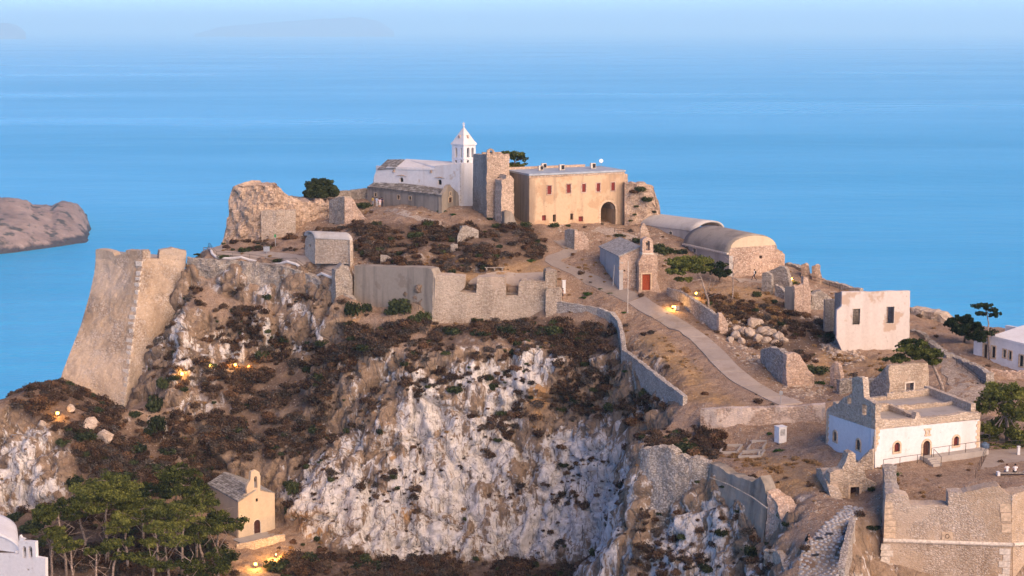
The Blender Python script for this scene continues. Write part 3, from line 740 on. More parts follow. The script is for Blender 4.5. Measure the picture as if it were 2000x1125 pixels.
def slab_mesh(pl, outer, holes, t, mat, name='wall', out=0.0):
    """upright slab with real openings; outer/holes are (along, height) polygons"""
    polys = [[Vector((a, z, 0)) for a, z in p] for p in [outer] + holes]
    tris = tessellate_polygon(polys); flat = [p for q in polys for p in q]; n = len(flat)
    vs = [pl.at(p.x, p.y, out) for p in flat] + [pl.at(p.x, p.y, out - t) for p in flat]
    fs = [tuple(x) for x in tris] + [tuple(i + n for i in reversed(x)) for x in tris]
    b = 0
    for q in polys:
        k = len(q)
        for i in range(k): fs.append((b + i, b + (i + 1) % k, n + b + (i + 1) % k, n + b + i))
        b += k
    me = mesh(name, vs, fs, mat)
    bm = bmesh.new(); bm.from_mesh(me); bmesh.ops.recalc_face_normals(bm, faces=bm.faces); bm.to_mesh(me); bm.free()
    return me
def facade(parent, pl, poly, holes=(), t=0.5, mat=None, name='wall', rag=0.0, out=0.0, step=0.45, skip=()):
    outer = [pl.px(u, v) for u, v in poly]
    if rag: outer = ragged(outer, rag, step, True, skip)
    return link(name, slab_mesh(pl, outer, [shape_pts(pl, h) for h in holes], t, mat, name, out), parent)
def offset_shape(pts, w):
    cx = sum(p[0] for p in pts) / len(pts); cz = sum(p[1] for p in pts) / len(pts)
    out = []
    for a, z in pts:
        out.append((a + (w if a > cx else -w), z + (w if z > cz else -w)))
    return out
def surround(parent, pl, h, w=0.18, proud=0.06, mat=None, sill=True, name='window_surround', depth=0.3):
    """stone frame round an opening"""
    inner = shape_pts(pl, h)
    a0 = min(p[0] for p in inner); a1 = max(p[0] for p in inner); z0 = min(p[1] for p in inner); z1 = max(p[1] for p in inner)
    if h[0] == 'r': outer = [(a0 - w, z0 - (w if sill else 0)), (a1 + w, z0 - (w if sill else 0)), (a1 + w, z1 + w), (a0 - w, z1 + w)]
    else:
        c = (a0 + a1) / 2; r = (a1 - a0) / 2; zs = [p[1] for p in inner[2:]]; zc = inner[2][1]
        outer = [(a0 - w, z0 - (w if sill else 0)), (a1 + w, z0 - (w if sill else 0))] + [(c + (r + w) * math.cos(math.pi * i / 10), zc + (z1 - zc + w) * math.sin(math.pi * i / 10)) for i in range(11)]
    if not sill: inner = [(p[0], p[1] + (0.01 if p[1] < z0 + 1e-4 else 0)) for p in inner]
    return link(name, slab_mesh(pl, outer, [inner], depth, mat, name, proud), parent)
def shutter(parent, pl, h, mat, inset=0.12, t=0.06, name='shutter', planks=0):
    o = link(name, slab_mesh(pl, shape_pts(pl, h), [], t, mat, name, -inset), parent)
    if planks:
        pts = shape_pts(pl, h); a0 = min(p[0] for p in pts); a1 = max(p[0] for p in pts); z0 = min(p[1] for p in pts); z1 = max(p[1] for p in pts)
        for k in range(planks):
            w = (a1 - a0) / planks
            q = [(a0 + k * w + 0.02, z0 + 0.05), (a0 + (k + 1) * w - 0.02, z0 + 0.05), (a0 + (k + 1) * w - 0.02, z1 - 0.35 * (h[0] == 'a') - 0.05), (a0 + k * w + 0.02, z1 - 0.35 * (h[0] == 'a') - 0.05)]
            link('plank', slab_mesh(pl, q, [], 0.05, mat, 'plank', -inset + 0.03), o)
    return o
def poly_solid(name, top, thick, mat, parent=None, smooth=False):
    """sheet through given 3-D points, thickened downward"""
    n = len(top); vs = [Vector(p) for p in top] + [Vector(p) - UP * thick for p in top]
    fs = [tuple(range(n)), tuple(range(2 * n - 1, n - 1, -1))] + [(i, (i + 1) % n, n + (i + 1) % n, n + i) for i in range(n)]
    me = mesh(name, vs, fs, mat, smooth)
    bm = bmesh.new(); bm.from_mesh(me); bmesh.ops.recalc_face_normals(bm, faces=bm.faces); bm.to_mesh(me); bm.free()
    return link(name, me, parent)
def strip_mesh(pts, t, mat, name, amp=0.12, cell=0.4, top_rag=0.18, seed=1, batter=0.0, cap_round=0.0):
    """rough wall along a line: pts = (base, top) pairs left to right; front looks at the camera; displaced faces, uneven top"""
    base = [Vector(p[0]) for p in pts]; top = [Vector(p[1]) for p in pts]
    ss = [0.0]
    for i in range(1, len(base)): ss.append(ss[-1] + max(0.05, (Vector((base[i].x, base[i].y)) - Vector((base[i - 1].x, base[i - 1].y))).length))
    n = max(2, int(ss[-1] / cell)); s_ = np.linspace(0, ss[-1], n + 1)
    s_ = np.unique(np.concatenate([s_, np.array(ss)])); n = len(s_) - 1
    g = lambda arr, k: np.interp(s_, ss, [p[k] for p in arr])
    B = np.stack([g(base, 0), g(base, 1), g(base, 2)], 1); T = np.stack([g(top, 0), g(top, 1), g(top, 2)], 1)
    tg = np.gradient(B[:, :2], axis=0); tg /= np.linalg.norm(tg, axis=1, keepdims=True) + 1e-9
    nn = np.stack([tg[:, 1], -tg[:, 0]], 1)
    flip = np.sum(nn * -B[:, :2], axis=1).mean() < 0
    if flip: nn = -nn
    rr = np.random.RandomState(seed)
    jag = fbm(s_ * 0.9, np.full_like(s_, seed * 3.7), np.zeros_like(s_), 3, seed) * 1.3 + rr.uniform(-0.5, 0.5, len(s_))
    T[:, 2] += jag * top_rag
    m = max(2, int(np.max(T[:, 2] - B[:, 2]) / cell))
    F = np.zeros((n + 1, m + 1, 3)); K = np.zeros((n + 1, m + 1, 3))
    for j in range(m + 1):
        k = j / m; p = B * (1 - k) + T * k
        th = t * (1.0 if k < 0.999 else 1.0)
        F[:, j] = p; K[:, j] = p; 
        F[:, j, :2] += nn * (batter * (1 - k)); K[:, j, :2] -= nn * th
    for A, sg in ((F, 1), (K, -1)):
        d = fbm(A[..., 0] * 0.9, A[..., 1] * 0.9, A[..., 2] * 0.9, 3, seed + 5) * amp * 1.4 + fbm(A[..., 0] * 0.25, A[..., 1] * 0.25, A[..., 2] * 0.25, 2, seed + 9) * amp * 1.2
        A[..., 0] += nn[:, None, 0] * d * sg; A[..., 1] += nn[:, None, 1] * d * sg
        A[1:-1, 1:-1, 2] += rr.uniform(-0.3, 0.3, A[1:-1, 1:-1, 2].shape) * amp
    vs = np.concatenate([F.reshape(-1, 3), K.reshape(-1, 3)]); o = (n + 1) * (m + 1)
    # rubble crown: a middle row along the top, uneven
    mid = (F[:, m] + K[:, m]) / 2; mid[:, 2] += rr.uniform(0.0, 1.0, n + 1) * top_rag * 0.8 + cap_round
    vs = np.concatenate([vs, mid]); oc = 2 * o
    ix = lambda i, j: i * (m + 1) + j
    fs = []
    for i in range(n):
        for j in range(m):
            fs.append((ix(i, j), ix(i + 1, j), ix(i + 1, j + 1), ix(i, j + 1)))
            fs.append((o + ix(i, j + 1), o + ix(i + 1, j + 1), o + ix(i + 1, j), o + ix(i, j)))
        fs.append((ix(i, m), ix(i + 1, m), oc + i + 1, oc + i)); fs.append((oc + i, oc + i + 1, o + ix(i + 1, m), o + ix(i, m)))
    for i in (0, n):
        for j in range(m):
            q = (ix(i, j), ix(i, j + 1), o + ix(i, j + 1), o + ix(i, j)); fs.append(q if i == 0 else q[::-1])
        q = (ix(i, m), oc + i, o + ix(i, m)); fs.append(q if i == 0 else q[::-1])
    if flip: fs = [f[::-1] for f in fs]
    return mesh(name, vs, fs, mat, False)
def recenter(o):
    me = o.data; co = np.empty(len(me.vertices) * 3); me.vertices.foreach_get('co', co); co = co.reshape(-1, 3)
    c = np.array([co[:, 0].mean(), co[:, 1].mean(), co[:, 2].min()]); co -= c
    me.vertices.foreach_set('co', co.ravel()); me.update(); o.location = c; return o
def rwall(name, pts, t, mat, label=None, cat='wall', parent=None, group=None, **kw):
    """pts: (u, v top, v base, distance)"""
    pr = [(P(u, vb, d), P(u, vt, d)) for u, vt, vb, d in pts]
    for b, _ in pr: b.z -= 1.5               # footing in the ground
    kw.setdefault('seed', int(abs(pts[0][0] * 7 + pts[0][1])) % 997)
    me = strip_mesh(pr, t, mat, name, **kw)
    o = link(name, me, parent)
    if parent is None:
        recenter(o); tag(o, label, cat, group, 'thing')
    return o
def box_part(name, mat, parent, c, size, rz=0.0, taper=1.0): return MB().box(c, size, rz, taper).build(name, mat, parent)
def stone_mesh(name, seed, mat, n=2, flat=0.75, rough=0.28):
    bm = bmesh.new(); bmesh.ops.create_icosphere(bm, subdivisions=n, radius=1.0)
    co = np.array([v.co for v in bm.verts]); f1, f2, cid = worley(co[:, 0] * 0.9 + seed * 3.1, co[:, 1] * 0.9, co[:, 2] * 0.9, seed)
    r = 1 + fbm(co[:, 0] * 0.8 + seed * 5, co[:, 1] * 0.8, co[:, 2] * 0.8, 3, seed) * rough * 2 + (cid - 0.5) * rough
    for q in range(9):                       # broken flat faces
        nv = np.random.RandomState(seed * 31 + q).normal(size=3); nv /= np.linalg.norm(nv); dp = co @ nv; lim = 0.62 + 0.05 * (q % 4); r = np.where(dp * r > lim, lim / np.maximum(dp, 1e-3), r)
    for v, k in zip(bm.verts, r): v.co = Vector((v.co.x * k, v.co.y * k, v.co.z * k * flat))
    me = bpy.data.meshes.new(name); bm.to_mesh(me); bm.free(); me.materials.append(mat); return me
# ================================================================= BUILDINGS
def thing(name, u, v, d, label, cat, group=None): return empty(name, P(u, v, d), label, cat, group)
def level(pl, v_ref, u_ref):                     # height of a level line on a plane
    return pl.px(u_ref, v_ref)[1]
def slate_roof(parent, q, rows, cols, mats, name='roof', t=0.12):
    """stone slates laid in courses on the quad q = eave-left, eave-right, ridge-right, ridge-left"""
    r = poly_solid(name, [Vector(p) - UP * 0.06 for p in q], t, mats[0], parent)
    a, b, c, d = [Vector(p) for p in q]
    protos = []
    for k in range(6):
        rr = random.Random(k); protos.append((0.92 + rr.uniform(-0.06, 0.04), 0.0))
    ex = (b - a).length / cols; ey = ((d - a).length) / rows
    pm = {}
    nrm = (b - a).cross(d - a).normalized()
    if nrm.z < 0: nrm = -nrm
    for i in range(rows):
        for j in range(cols + (i % 2)):
            t0 = i / rows; t1 = (i + 1.12) / rows
            s0 = max(0, (j - 0.5 * (i % 2)) / cols); s1 = min(1, (j + 1 - 0.5 * (i % 2)) / cols)
            if s1 - s0 < 0.15 / cols: continue
            gap = 0.012 / max(0.01, 1)
            def B(s, tt): return (a + (b - a) * s) * (1 - tt) + (d + (c - d) * s) * tt
            sa, sb = s0 + 0.04 / cols, s1 - 0.04 / cols
            lift = _rng.uniform(0.0, 0.035)
            vs = [B(sa, t0) + nrm * (0.07 + lift), B(sb, t0) + nrm * (0.07 + lift), B(sb, min(1, t1)) + nrm * 0.012, B(sa, min(1, t1)) + nrm * 0.012]
            vs += [v - nrm * 0.05 for v in vs]
            fs = [(0, 1, 2, 3), (7, 6, 5, 4), (0, 4, 5, 1), (1, 5, 6, 2), (2, 6, 7, 3), (3, 7, 4, 0)]
            link('slate', mesh('slate', vs, fs, mats[1] if _rng.random() < 0.35 else mats[0]), r)
    return r
def arch_vault(name, a, b, wvec, rise, mat, parent, n=12, t=0.25, over=0.0):
    """barrel vault from eave line a-b, spanning wvec"""
    a, b, w = Vector(a), Vector(b), Vector(wvec); dirn = (b - a).normalized(); a = a - dirn * over; b = b + dirn * over
    ms = 10; vs = []; fs = []
    for k in range(2):
        rs = rise - (t if k else 0); ins = t if k else 0
        for i in range(ms + 1):
            p = a + (b - a) * (i / ms)
            for j in range(n + 1):
                an = math.pi * j / n
                c = 0.5 - 0.5 * math.cos(an) * (1 - ins / w.length * 2)
                vs.append(p + w * c + UP * (math.sin(an) * rs))
    st = (ms + 1) * (n + 1); ix = lambda k, i, j: k * st + i * (n + 1) + j
    for k in range(2):
        for i in range(ms):
            for j in range(n): fs.append((ix(k, i, j), ix(k, i + 1, j), ix(k, i + 1, j + 1), ix(k, i, j + 1)))
    for i in (0, ms):
        for j in range(n): fs.append((ix(0, i, j), ix(0, i, j + 1), ix(1, i, j + 1), ix(1, i, j)))
    me = mesh(name, vs, fs, mat, True)
    bm = bmesh.new(); bm.from_mesh(me); bmesh.ops.recalc_face_normals(bm, faces=bm.faces); bm.to_mesh(me); bm.free()
    return link(name, me, parent)
def quad_wall(parent, A, B, z0, z1, t, mat, name='wall', z1b=None, toward=None):
    """upright wall between two plan points (Vectors), not seen through pixels"""
    pl = Plane(1000, 100, 1001, 100); pl.o = Vector((A.x, A.y, 0)); x = Vector((B.x - A.x, B.y - A.y, 0)); pl.L = x.length; pl.x = x.normalized()
    n = pl.x.cross(UP); c = toward if toward is not None else Vector((0, 0, 0)); pl.n = n if n.dot(c - pl.o) > 0 else -n
    zb = z1 if z1b is None else z1b
    return link(name, slab_mesh(pl, [(0, z0), (pl.L, z0), (pl.L, zb), (0, z1)], [], t, mat, name), parent)
def pole(parent, p, q, r, mat, name='post', n=6): return MB().tube([p, q], r, n).build(name, mat, parent)

# ---- long fortress palace with the arched gateway
pal = thing('palace', 1120, 445, 278, 'long ochre plastered palace with red shutters, flat roof and large arched gateway', 'building')
pf = Plane(1034, 275, 1218, dh(340, 275, 332.3), 400)
win = [('r', 1069, 363, 1076.6, 379), ('r', 1107, 360, 1114.6, 376.5), ('r', 1136.7, 359, 1144, 375), ('r', 1165, 357.8, 1172, 374), ('r', 1193.7, 356.4, 1201, 372)]
low = [('r', 1058.5, 420.4, 1066.7, 431), ('r', 1079.8, 419, 1086, 433.5), ('r', 1113.8, 417, 1119.7, 429.5), ('r', 1130, 422.7, 1139, 432.6)]
gate = ('a', 1173, 394, 1202.4, 449)
zt = pf.px(1034, 341)[1]; zb = -36.0
aL, aR = pf.px(1034, 400)[0], pf.px(1219, 400)[0]
link('front_wall', slab_mesh(pf, [(aL, zb), (aR, zb), (aR, zt), (aL, zt)], [shape_pts(pf, h) for h in win + low + [gate]], 0.7, M['ochre_plaster'], 'front_wall'), pal)
for h in win:
    w = surround(pal, pf, h, 0.17, 0.05, M['rubble_pink'])
    s = shutter(pal, pf, h, M['red_wood'], 0.10, name='window_shutter')
    a0, z0 = pf.px(h[1], h[4]); a1, z1 = pf.px(h[3], h[2])
    for k in (0, 1):
        m_ = (a0 + a1) / 2
        q = [(a0 + 0.03 if k == 0 else m_ + 0.015, z0 + 0.04), (m_ - 0.015 if k == 0 else a1 - 0.03, z0 + 0.04), (m_ - 0.015 if k == 0 else a1 - 0.03, z1 - 0.04), (a0 + 0.03 if k == 0 else m_ + 0.015, z1 - 0.04)]
        link('leaf', slab_mesh(pf, q, [], 0.05, M['red_wood'], 'leaf', -0.06), s)
for i, h in enumerate(low):
    shutter(pal, pf, h, M['red_wood'] if i in (0, 3) else M['recess_shade'], 0.3 if i in (0, 3) else 0.6, name='window_shutter' if i in (0, 3) else 'window_shade_panel')
# body behind: side wall, back, roof, gateway passage
pA = pf.at(aL, 0); pB = pf.at(aR, 0); dep = -pf.n * 9.2
cL = P(997, 333, dh(340, 275, 333)); sv = Vector((cL.x - pA.x, cL.y - pA.y, 0)); sv = sv.normalized() * 9.0
quad_wall(pal, pA + sv, pA + pf.x * 0.0 - pf.n * 0.702, zb, zt - 0.02, 0.6, M['grey_plaster'], 'side_wall')
quad_wall(pal, pB + sv, pB - pf.n * 0.702, zb, zt - 0.02, 0.6, M['ochre_plaster'], 'side_wall', toward=pB + pf.x * 50)
quad_wall(pal, pA + sv - pf.x * 0, pB + sv, zb, zt - 0.02, 0.6, M['ochre_plaster'], 'back_wall', toward=pA + sv * 20)
z_ = UP * zt
roof = poly_solid('roof', [pA + z_ + UP * 0.12 + pf.n * 0.16 - pf.x * 0.16, pB + z_ + UP * 0.12 + pf.n * 0.16 + pf.x * 0.16, pB + sv + z_ + UP * 0.12 + pf.x * 0.16, pA + sv + z_ + UP * 0.12 - pf.x * 0.16], 0.3, M['roof_membrane'], pal)
link('cornice', slab_mesh(pf, ragged([(aL - 0.05, zt - 0.55), (aR + 0.05, zt - 0.5), (aR + 0.05, zt - 0.04), (aL - 0.05, zt - 0.04)], 0.06, 0.5, True, (1, 2, 3)), [], 0.3, M['rubble_warm'], 'cornice', 0.05), pal)
quad_wall(pal, pA + sv * 0.98 + pf.x * 0.3, pB + sv * 0.98 - pf.x * 3, zt, zt + 0.5, 0.4, M['rubble_warm'], 'parapet')
gp = shape_pts(pf, gate); g0 = min(p[0] for p in gp); g1 = max(p[0] for p in gp); gz = max(p[1] for p in gp)
quad_wall(pal, pf.at(g1 + 0.02, 0, -0.71), pf.at(g1 + 0.02, 0, -8.5), zb, gz + 0.3, 0.4, M['ochre_plaster'], 'passage_wall', toward=pf.at(g0, 0, -4))
quad_wall(pal, pf.at(g0 - 0.02, 0, -0.71), pf.at(g0 - 0.02, 0, -8.5), zb, gz + 0.3, 0.4, M['ochre_plaster'], 'passage_wall', toward=pf.at(g1, 0, -4))
quad_wall(pal, pf.at(g0 - 0.4, 0, -8.3), pf.at(g1 + 0.4, 0, -8.3), zb, gz + 0.3, 0.3, M['grey_plaster'], 'passage_wall')
arch_vault('passage_vault', pf.at(g0, gz - 1.4, -0.71), pf.at(g0, gz - 1.4, -8.4), pf.x * (g1 - g0), 1.45, M['grey_plaster'], pal, 10, 0.1)
gs = shape_pts(pf, gate); surround(pal, pf, gate, 0.35, 0.04, M['ashlar'], False, 'arch_surround', 0.3)
# roof machinery
for (u, v, w, h) in ((1056, 333, 0.9, 0.75), (1062, 329, 0.9, 0.8), (1097, 332.5, 0.95, 0.9), (1158, 329.5, 0.95, 0.9)):
    e = empty('air_conditioner', (0, 0, 0), 'white boxed air conditioner unit on the flat palace roof', 'air conditioner', 'air conditioners on the palace roof')
    r_ = P(u, v, 1.0); t_ = (zt + 0.12) / r_.z; q = r_ * t_; e.location = q
    rz = math.atan2(pf.x.y, pf.x.x)
    b_ = MB().box(q + UP * (h / 2 + 0.06), (w, 0.45, h), rz).build('casing', M['pale_stone'], e)
    nn_ = Vector((math.sin(rz), -math.cos(rz), 0))
    MB().box(q + nn_ * 0.235 + UP * (h / 2 + 0.06) + pf.x * 0.12, (w * 0.6, 0.02, h * 0.78), rz).build('grille', M['dark_glass'], e)
    for k in (-1, 1): MB().box(q + pf.x * (k * w * 0.35) + UP * 0.03, (0.08, 0.4, 0.06), rz).build('foot', M['metal_grey'], e)
r_ = P(1174, 326, 1.0); q = r_ * ((zt + 0.12) / r_.z)
e = empty('satellite_dish', q, 'small white satellite dish on a thin mast on the palace roof', 'satellite dish')
pole(e, q, q + UP * 0.9, 0.04, M['metal_grey'], 'mast')
dm = MB(); dm.tube([q + UP * 0.95 + Vector((0, -0.05, 0)), q + UP * 0.98 + Vector((0, -0.12, 0.03)), q + UP * 1.0 + Vector((0, -0.2, 0.05))], [0.12, 0.3, 0.36], 14); dm.build('reflector', M['white_paint'], e)
# small wing behind the palace's right corner
wg = rwall('wing_ruin', [(1217, 338, 452, 284), (1227, 342, 440, 285)], 2.0, M['rubble_warm'], 'narrow broken wall stub behind the right corner of the ochre palace')

# ---- ruined mass right of the palace
rwall('fortress_ruin', [(1220, 357, 455, 281), (1232, 358, 455, 281), (1262, 358.5, 455, 281), (1275, 364, 455, 281.5), (1284, 392, 455, 281.5), (1291, 420, 455, 282)], 3.0, M['rubble_warm'],
      'sloping rubble wall ruin with bushes growing on it beside the arched palace gateway', amp=0.35)

# ---- ruined tower with bell arch
tw = thing('ruined_tower', 960, 430, 277, 'tall roofless rubble tower with a small bell arch on top', 'tower')
tp = Plane(951, 276.5, 996, 277.3, 370)
door = ('r', 968, 408, 978, 436); aw = ('a', 971, 345, 982, 367)
facade(tw, tp, [(950.5, 445), (996, 445), (995, 360), (995.5, 301), (951, 301)], [door, aw], 0.9, M['rubble_warm'], 'front_wall', 0.09, step=0.6)
shutter(tw, tp, aw, M['recess_shade'], 1.2, name='window_shade_panel'); shutter(tw, tp, door, M['recess_shade'], 1.5, name='door_shade_panel')
tl = Plane(923, 283, 951, 276.52, 370)
facade(tw, tl, [(922, 440), (950.8, 440), (950.9, 301.5), (924, 301)], [], 0.9, M['rubble_grey'], 'side_wall', 0.09, step=0.6, out=-0.02)
tA = tp.pt(996, 301); tb = -tp.n * 6.3
quad_wall(tw, tp.at(tp.px(995, 400)[0], 0, -0.91), tp.at(tp.px(995, 400)[0], 0, -6.3), -35, tA.z - 0.3, 0.8, M['rubble_warm'], 'side_wall', toward=tp.at(50, 0, 0))
quad_wall(tw, tp.at(0.4, 0, -6.0), tp.at(tp.px(994, 400)[0], 0, -6.0), -35, tA.z - 0.1, 0.6, M['rubble_warm'], 'back_wall')
facade(tw, tp, [(951.5, 302), (952, 294), (956, 291.5), (959, 290), (963, 291.5), (966.5, 295), (967, 302)], [('a', 957, 294, 962, 306.5 - 4.8)], 0.6, M['rubble_warm'], 'bell_arch', 0.03, out=-0.12)
MB().tube([tp.pt(959.2, 296, -0.4), tp.pt(959.2, 297, -0.4), tp.pt(959.2, 299.5, -0.4)], [0.05, 0.14, 0.2], 8).build('bell', M['metal_dark'], tw)
tr = Plane(979, 273.6, 1003, 274.6, 400)
facade(tw, tr, [(979, 445), (1005, 450), (1004, 430), (1003, 352), (999, 343), (990, 341.5), (987, 350), (980, 352)], [], 2.4, M['rubble_warm'], 'stair_turret', 0.1)
facade(tw, tr, [(980, 445), (1009, 447), (1003, 432), (994, 413), (986, 410), (980, 412)], [], 1.2, M['grey_plaster'], 'buttress', 0.06, out=1.0)

# ---- white church with bell tower and slate-roofed aisle
ch = thing('white_church', 850, 395, 286, 'whitewashed church with a long nave and broken slate corner roof', 'church')
cf = Plane(738, 294, 901, 284.5, 350)
w1 = ('a', 780.5, 346.5, 787.5, 355.5); w2 = ('a', 855, 350.5, 862.5, 361)
facade(ch, cf, [(729, 420), (901, 420), (901.5, 319), (850, 324), (849, 328.5), (755, 326), (753, 329), (738, 329.5), (735, 333), (730, 345)], [w1, w2], 0.8, M['church_white'], 'long_wall', 0.02, step=1.2)
for h in (w1, w2):
    shutter(ch, cf, h, M['recess_shade'], 0.4, name='window_shade_panel')
    a0, z0 = cf.px(h[1] - 7, h[2] - 3.5); a1 = cf.px(h[3] + 7, h[2] - 3.5)[0]
    link('drip_mould', slab_mesh(cf, [(a0, z0), (a1, z0), ((a0 + a1) / 2, z0 + 0.22)], [], 0.2, M['rubble_pink'], 'drip_mould', 0.14), ch)
for (u, v) in ((770, 333.5), (842.5, 334.5)):
    link('corbel', slab_mesh(cf, [cf.px(u - 1.8, v + 3), cf.px(u + 1.8, v + 3), cf.px(u + 1.8, v - 2.5), cf.px(u - 0.5, v - 2.5)], [], 0.2, M['rubble_pink'], 'corbel', 0.3), ch)
cr = Plane(901.2, 284.5, 926, 289.5, 350)
facade(ch, cr, [(901.3, 420), (930, 420), (932, 318), (901.6, 319)], [], 0.7, M['clean_white'], 'end_wall', out=-0.02)
for k in range(17):                                             # toothed corner stones
    z0 = cf.px(901, 397)[1] + k * 0.38; L_ = 0.28 if k % 2 else 0.16
    link('quoin', slab_mesh(cf, [(cf.px(901, 380)[0] - L_, z0), (cf.px(901, 380)[0] - 0.004, z0), (cf.px(901, 380)[0] - 0.004, z0 + 0.32), (cf.px(901, 380)[0] - L_, z0 + 0.32)], [], 0.1, M['pale_stone'], 'quoin', 0.05), ch)
# roof: white-washed long slope and slate corner
nv = -cf.n * 4.2
def rp(u, v, back): 
    q = cf.pt(u, v); r_ = P(u, v, 1.0); pl2 = Plane(738, 294, 901, 284.5, 350); pl2.o = pl2.o - cf.n * back; a_, z_ = pl2.px(u, v); return pl2.at(a_, z_)
poly_solid('roof', [rp(772, 328.5, -0.1), rp(849.5, 330, -0.1), rp(850, 325, 0.3), rp(903, 319.5, 0.2), rp(903, 316.5, 5.5), rp(793, 310.3, 5.5)], 0.25, M['white_plaster'], ch)
slate_roof(ch, [rp(737, 330.5, -0.15), rp(773, 328, -0.12), rp(790, 311, 5.2), rp(757, 311.5, 5.2)], 6, 8, (M['slate'], M['slate_light']))
quad_wall(ch, rp(738, 329, 10), rp(903, 318, 10), -36, rp(738, 329, 5).z, 0.6, M['church_white'], 'back_wall', toward=Vector((-20, 400, 0)))
facade(ch, Plane(728, 297, 740, 293.6, 350), [(727, 420), (740, 420), (738.5, 330), (734, 334), (729, 352)], [], 1.5, M['church_white'], 'apse_wall')
# bell tower
bt = thing('bell_tower', 905, 320, 289, 'slender white bell tower with arched openings and a pointed pyramid spire', 'bell tower')
bd = 289.0; cK = 905.5
bl = Plane(882.6, bd + 2.1, cK, bd, 300); br = Plane(cK, bd, 929, bd + 2.1, 300)
def tower_faces(pl, ua, ub, arches, small):
    facade(bt, pl, [(ua, 330), (ub, 330), (ub, 284), (ua, 284)], [('a', a, 288, b, 307.5) for a, b in arches] + [('a', a, 312.2, b, 317.5) for a, b in small], 0.35, M['clean_white'], 'wall', out=0.0 if pl is bl else -0.01)
tower_faces(bl, 882.6, cK - 0.05, [(888.5, 893), (899.5, 904)], [(888, 892.5), (899, 903.5)])
tower_faces(br, cK + 0.05, 929, [(912, 917), (921, 925.5)], [(912, 916.5)])
b0 = bl.at(0, 0); b1 = br.at(0, 0); b2 = br.at(br.L, 0); b3 = b0 + (b2 - b1)
zc = bl.px(cK, 284)[1]; z0t = zc - 9
quad_wall(bt, b3, b0, z0t, zc - 0.02, 0.35, M['clean_white'], 'wall', toward=b3 + (b0 - b1) * 50 + (b3 - b1) * 10)
quad_wall(bt, b3 + (b2 - b3) * 0.0, b2, z0t, zc - 0.02, 0.35, M['clean_white'], 'wall', toward=b3 + (b3 - b0) * 50)
ctr = (b0 + b2) / 2
def ring(k, z): return [ctr + (p - ctr) * k + UP * z for p in (b0, b1, b2, b3)]
poly_solid('cornice', ring(1.10, zc + 0.16), 0.2, M['clean_white'], bt)
poly_solid('string_course', ring(1.04, bl.px(cK, 309.6)[1]), 0.14, M['clean_white'], bt)
apex = zc + 0.16 + (tanv(284) - tanv(250)) * bd
vs = ring(1.12, zc + 0.162) + ring(0.9, zc + 0.62) + [ctr + UP * apex]
MB().add(vs, [(3, 2, 1, 0)] + [(i, (i + 1) % 4, 4 + (i + 1) % 4, 4 + i) for i in range(4)] + [(4 + i, 4 + (i + 1) % 4, 8) for i in range(4)]).build('spire', M['white_plaster'], bt)
for k, (a_, b_) in enumerate(((b0, b1), (b1, b2))):
    m_ = (a_ + b_) / 2; q = ctr + (m_ - ctr) * 0.62 + UP * (zc + 0.62 + (apex - zc) * 0.25)
    o_ = (m_ - ctr).normalized(); MB().box(q + o_ * 0.08, (0.3, 0.3, 0.5), math.atan2(o_.y, o_.x)).build('lucarne', M['rubble_pink'], bt)
cx = MB(); cx.tube([ctr + UP * (apex - 0.1), ctr + UP * (apex + 0.75)], 0.07, 6); cx.box(ctr + UP * (apex + 0.45), (0.5, 0.1, 0.12)); cx.tube([ctr + UP * (apex - 0.05), ctr + UP * (apex + 0.1), ctr + UP * (apex + 0.25)], [0.16, 0.2, 0.1], 8)
cx.build('cross', M['clean_white'], bt)
for pl, u in ((bl, 890.7), (bl, 901.8), (br, 914.5), (br, 923.2)):
    MB().tube([pl.pt(u, 293, -0.8), pl.pt(u, 295, -0.8), pl.pt(u, 298.5, -0.8)], [0.06, 0.22, 0.33], 8).build('bell', M['metal_dark'], bt)
# aisle
ai = thing('side_chapel', 800, 395, 284, 'low tan chapel with a streaked wall and long grey slate roof before the white church', 'chapel')
af = Plane(717.6, 292.5, 862.5, 278.5, 380)
aws = [('r', 731.5, 377, 735.5, 383.5), ('r', 776.5, 381.5, 780.5, 389), ('r', 799, 383.5, 803, 390)]
facade(ai, af, [(717, 420), (862.5, 420), (862.5, 380.5), (717.6, 364.5)], aws, 0.6, M['grey_plaster'], 'long_wall')
for h in aws: shutter(ai, af, h, M['recess_shade'], 0.25, name='window_shade_panel'); surround(ai, af, h, 0.12, 0.04, M['ashlar'])
ar = Plane(862.7, 278.5, 896, 284.0, 385)
adoor = ('r', 876.5, 385.5, 882.5, 395.5); awn = ('r', 878.2, 375.5, 880.7, 381.5)
facade(ai, ar, [(862.7, 420), (897, 420), (896, 383), (894, 376), (889, 371.5), (884, 367), (881, 364.5), (879.5, 360.5), (876.5, 360.8), (874, 364), (870, 372), (863, 381)], [adoor, awn], 0.6, M['grey_plaster'], 'gable_wall', 0.04)
shutter(ai, ar, adoor, M['brown_wood'], 0.15, name='door', planks=3); surround(ai, ar, adoor, 0.14, 0.05, M['ashlar'], False, 'door_surround'); shutter(ai, ar, awn, M['recess_shade'], 0.2, name='window_shade_panel'); surround(ai, ar, awn, 0.12, 0.05, M['ashlar'])
def rq(u, v, back):
    pl2 = Plane(717.6, 292.5, 862.5, 278.5, 380); pl2.o = pl2.o - af.n * back; a_, z_ = pl2.px(u, v); return pl2.at(a_, z_)
slate_roof(ai, [rq(717, 365, -0.25), rq(863, 381.5, -0.2), rq(871, 369.5, 4.2), rq(741, 349.5, 4.2)], 5, 26, (M['slate'], M['slate_light']))
quad_wall(ai, rq(741, 349.5, 4.4), rq(871, 369.5, 4.4), -36, rq(741, 351, 4.4).z, 0.4, M['grey_plaster'], 'back_wall', z1b=rq(871, 371, 4.4).z)

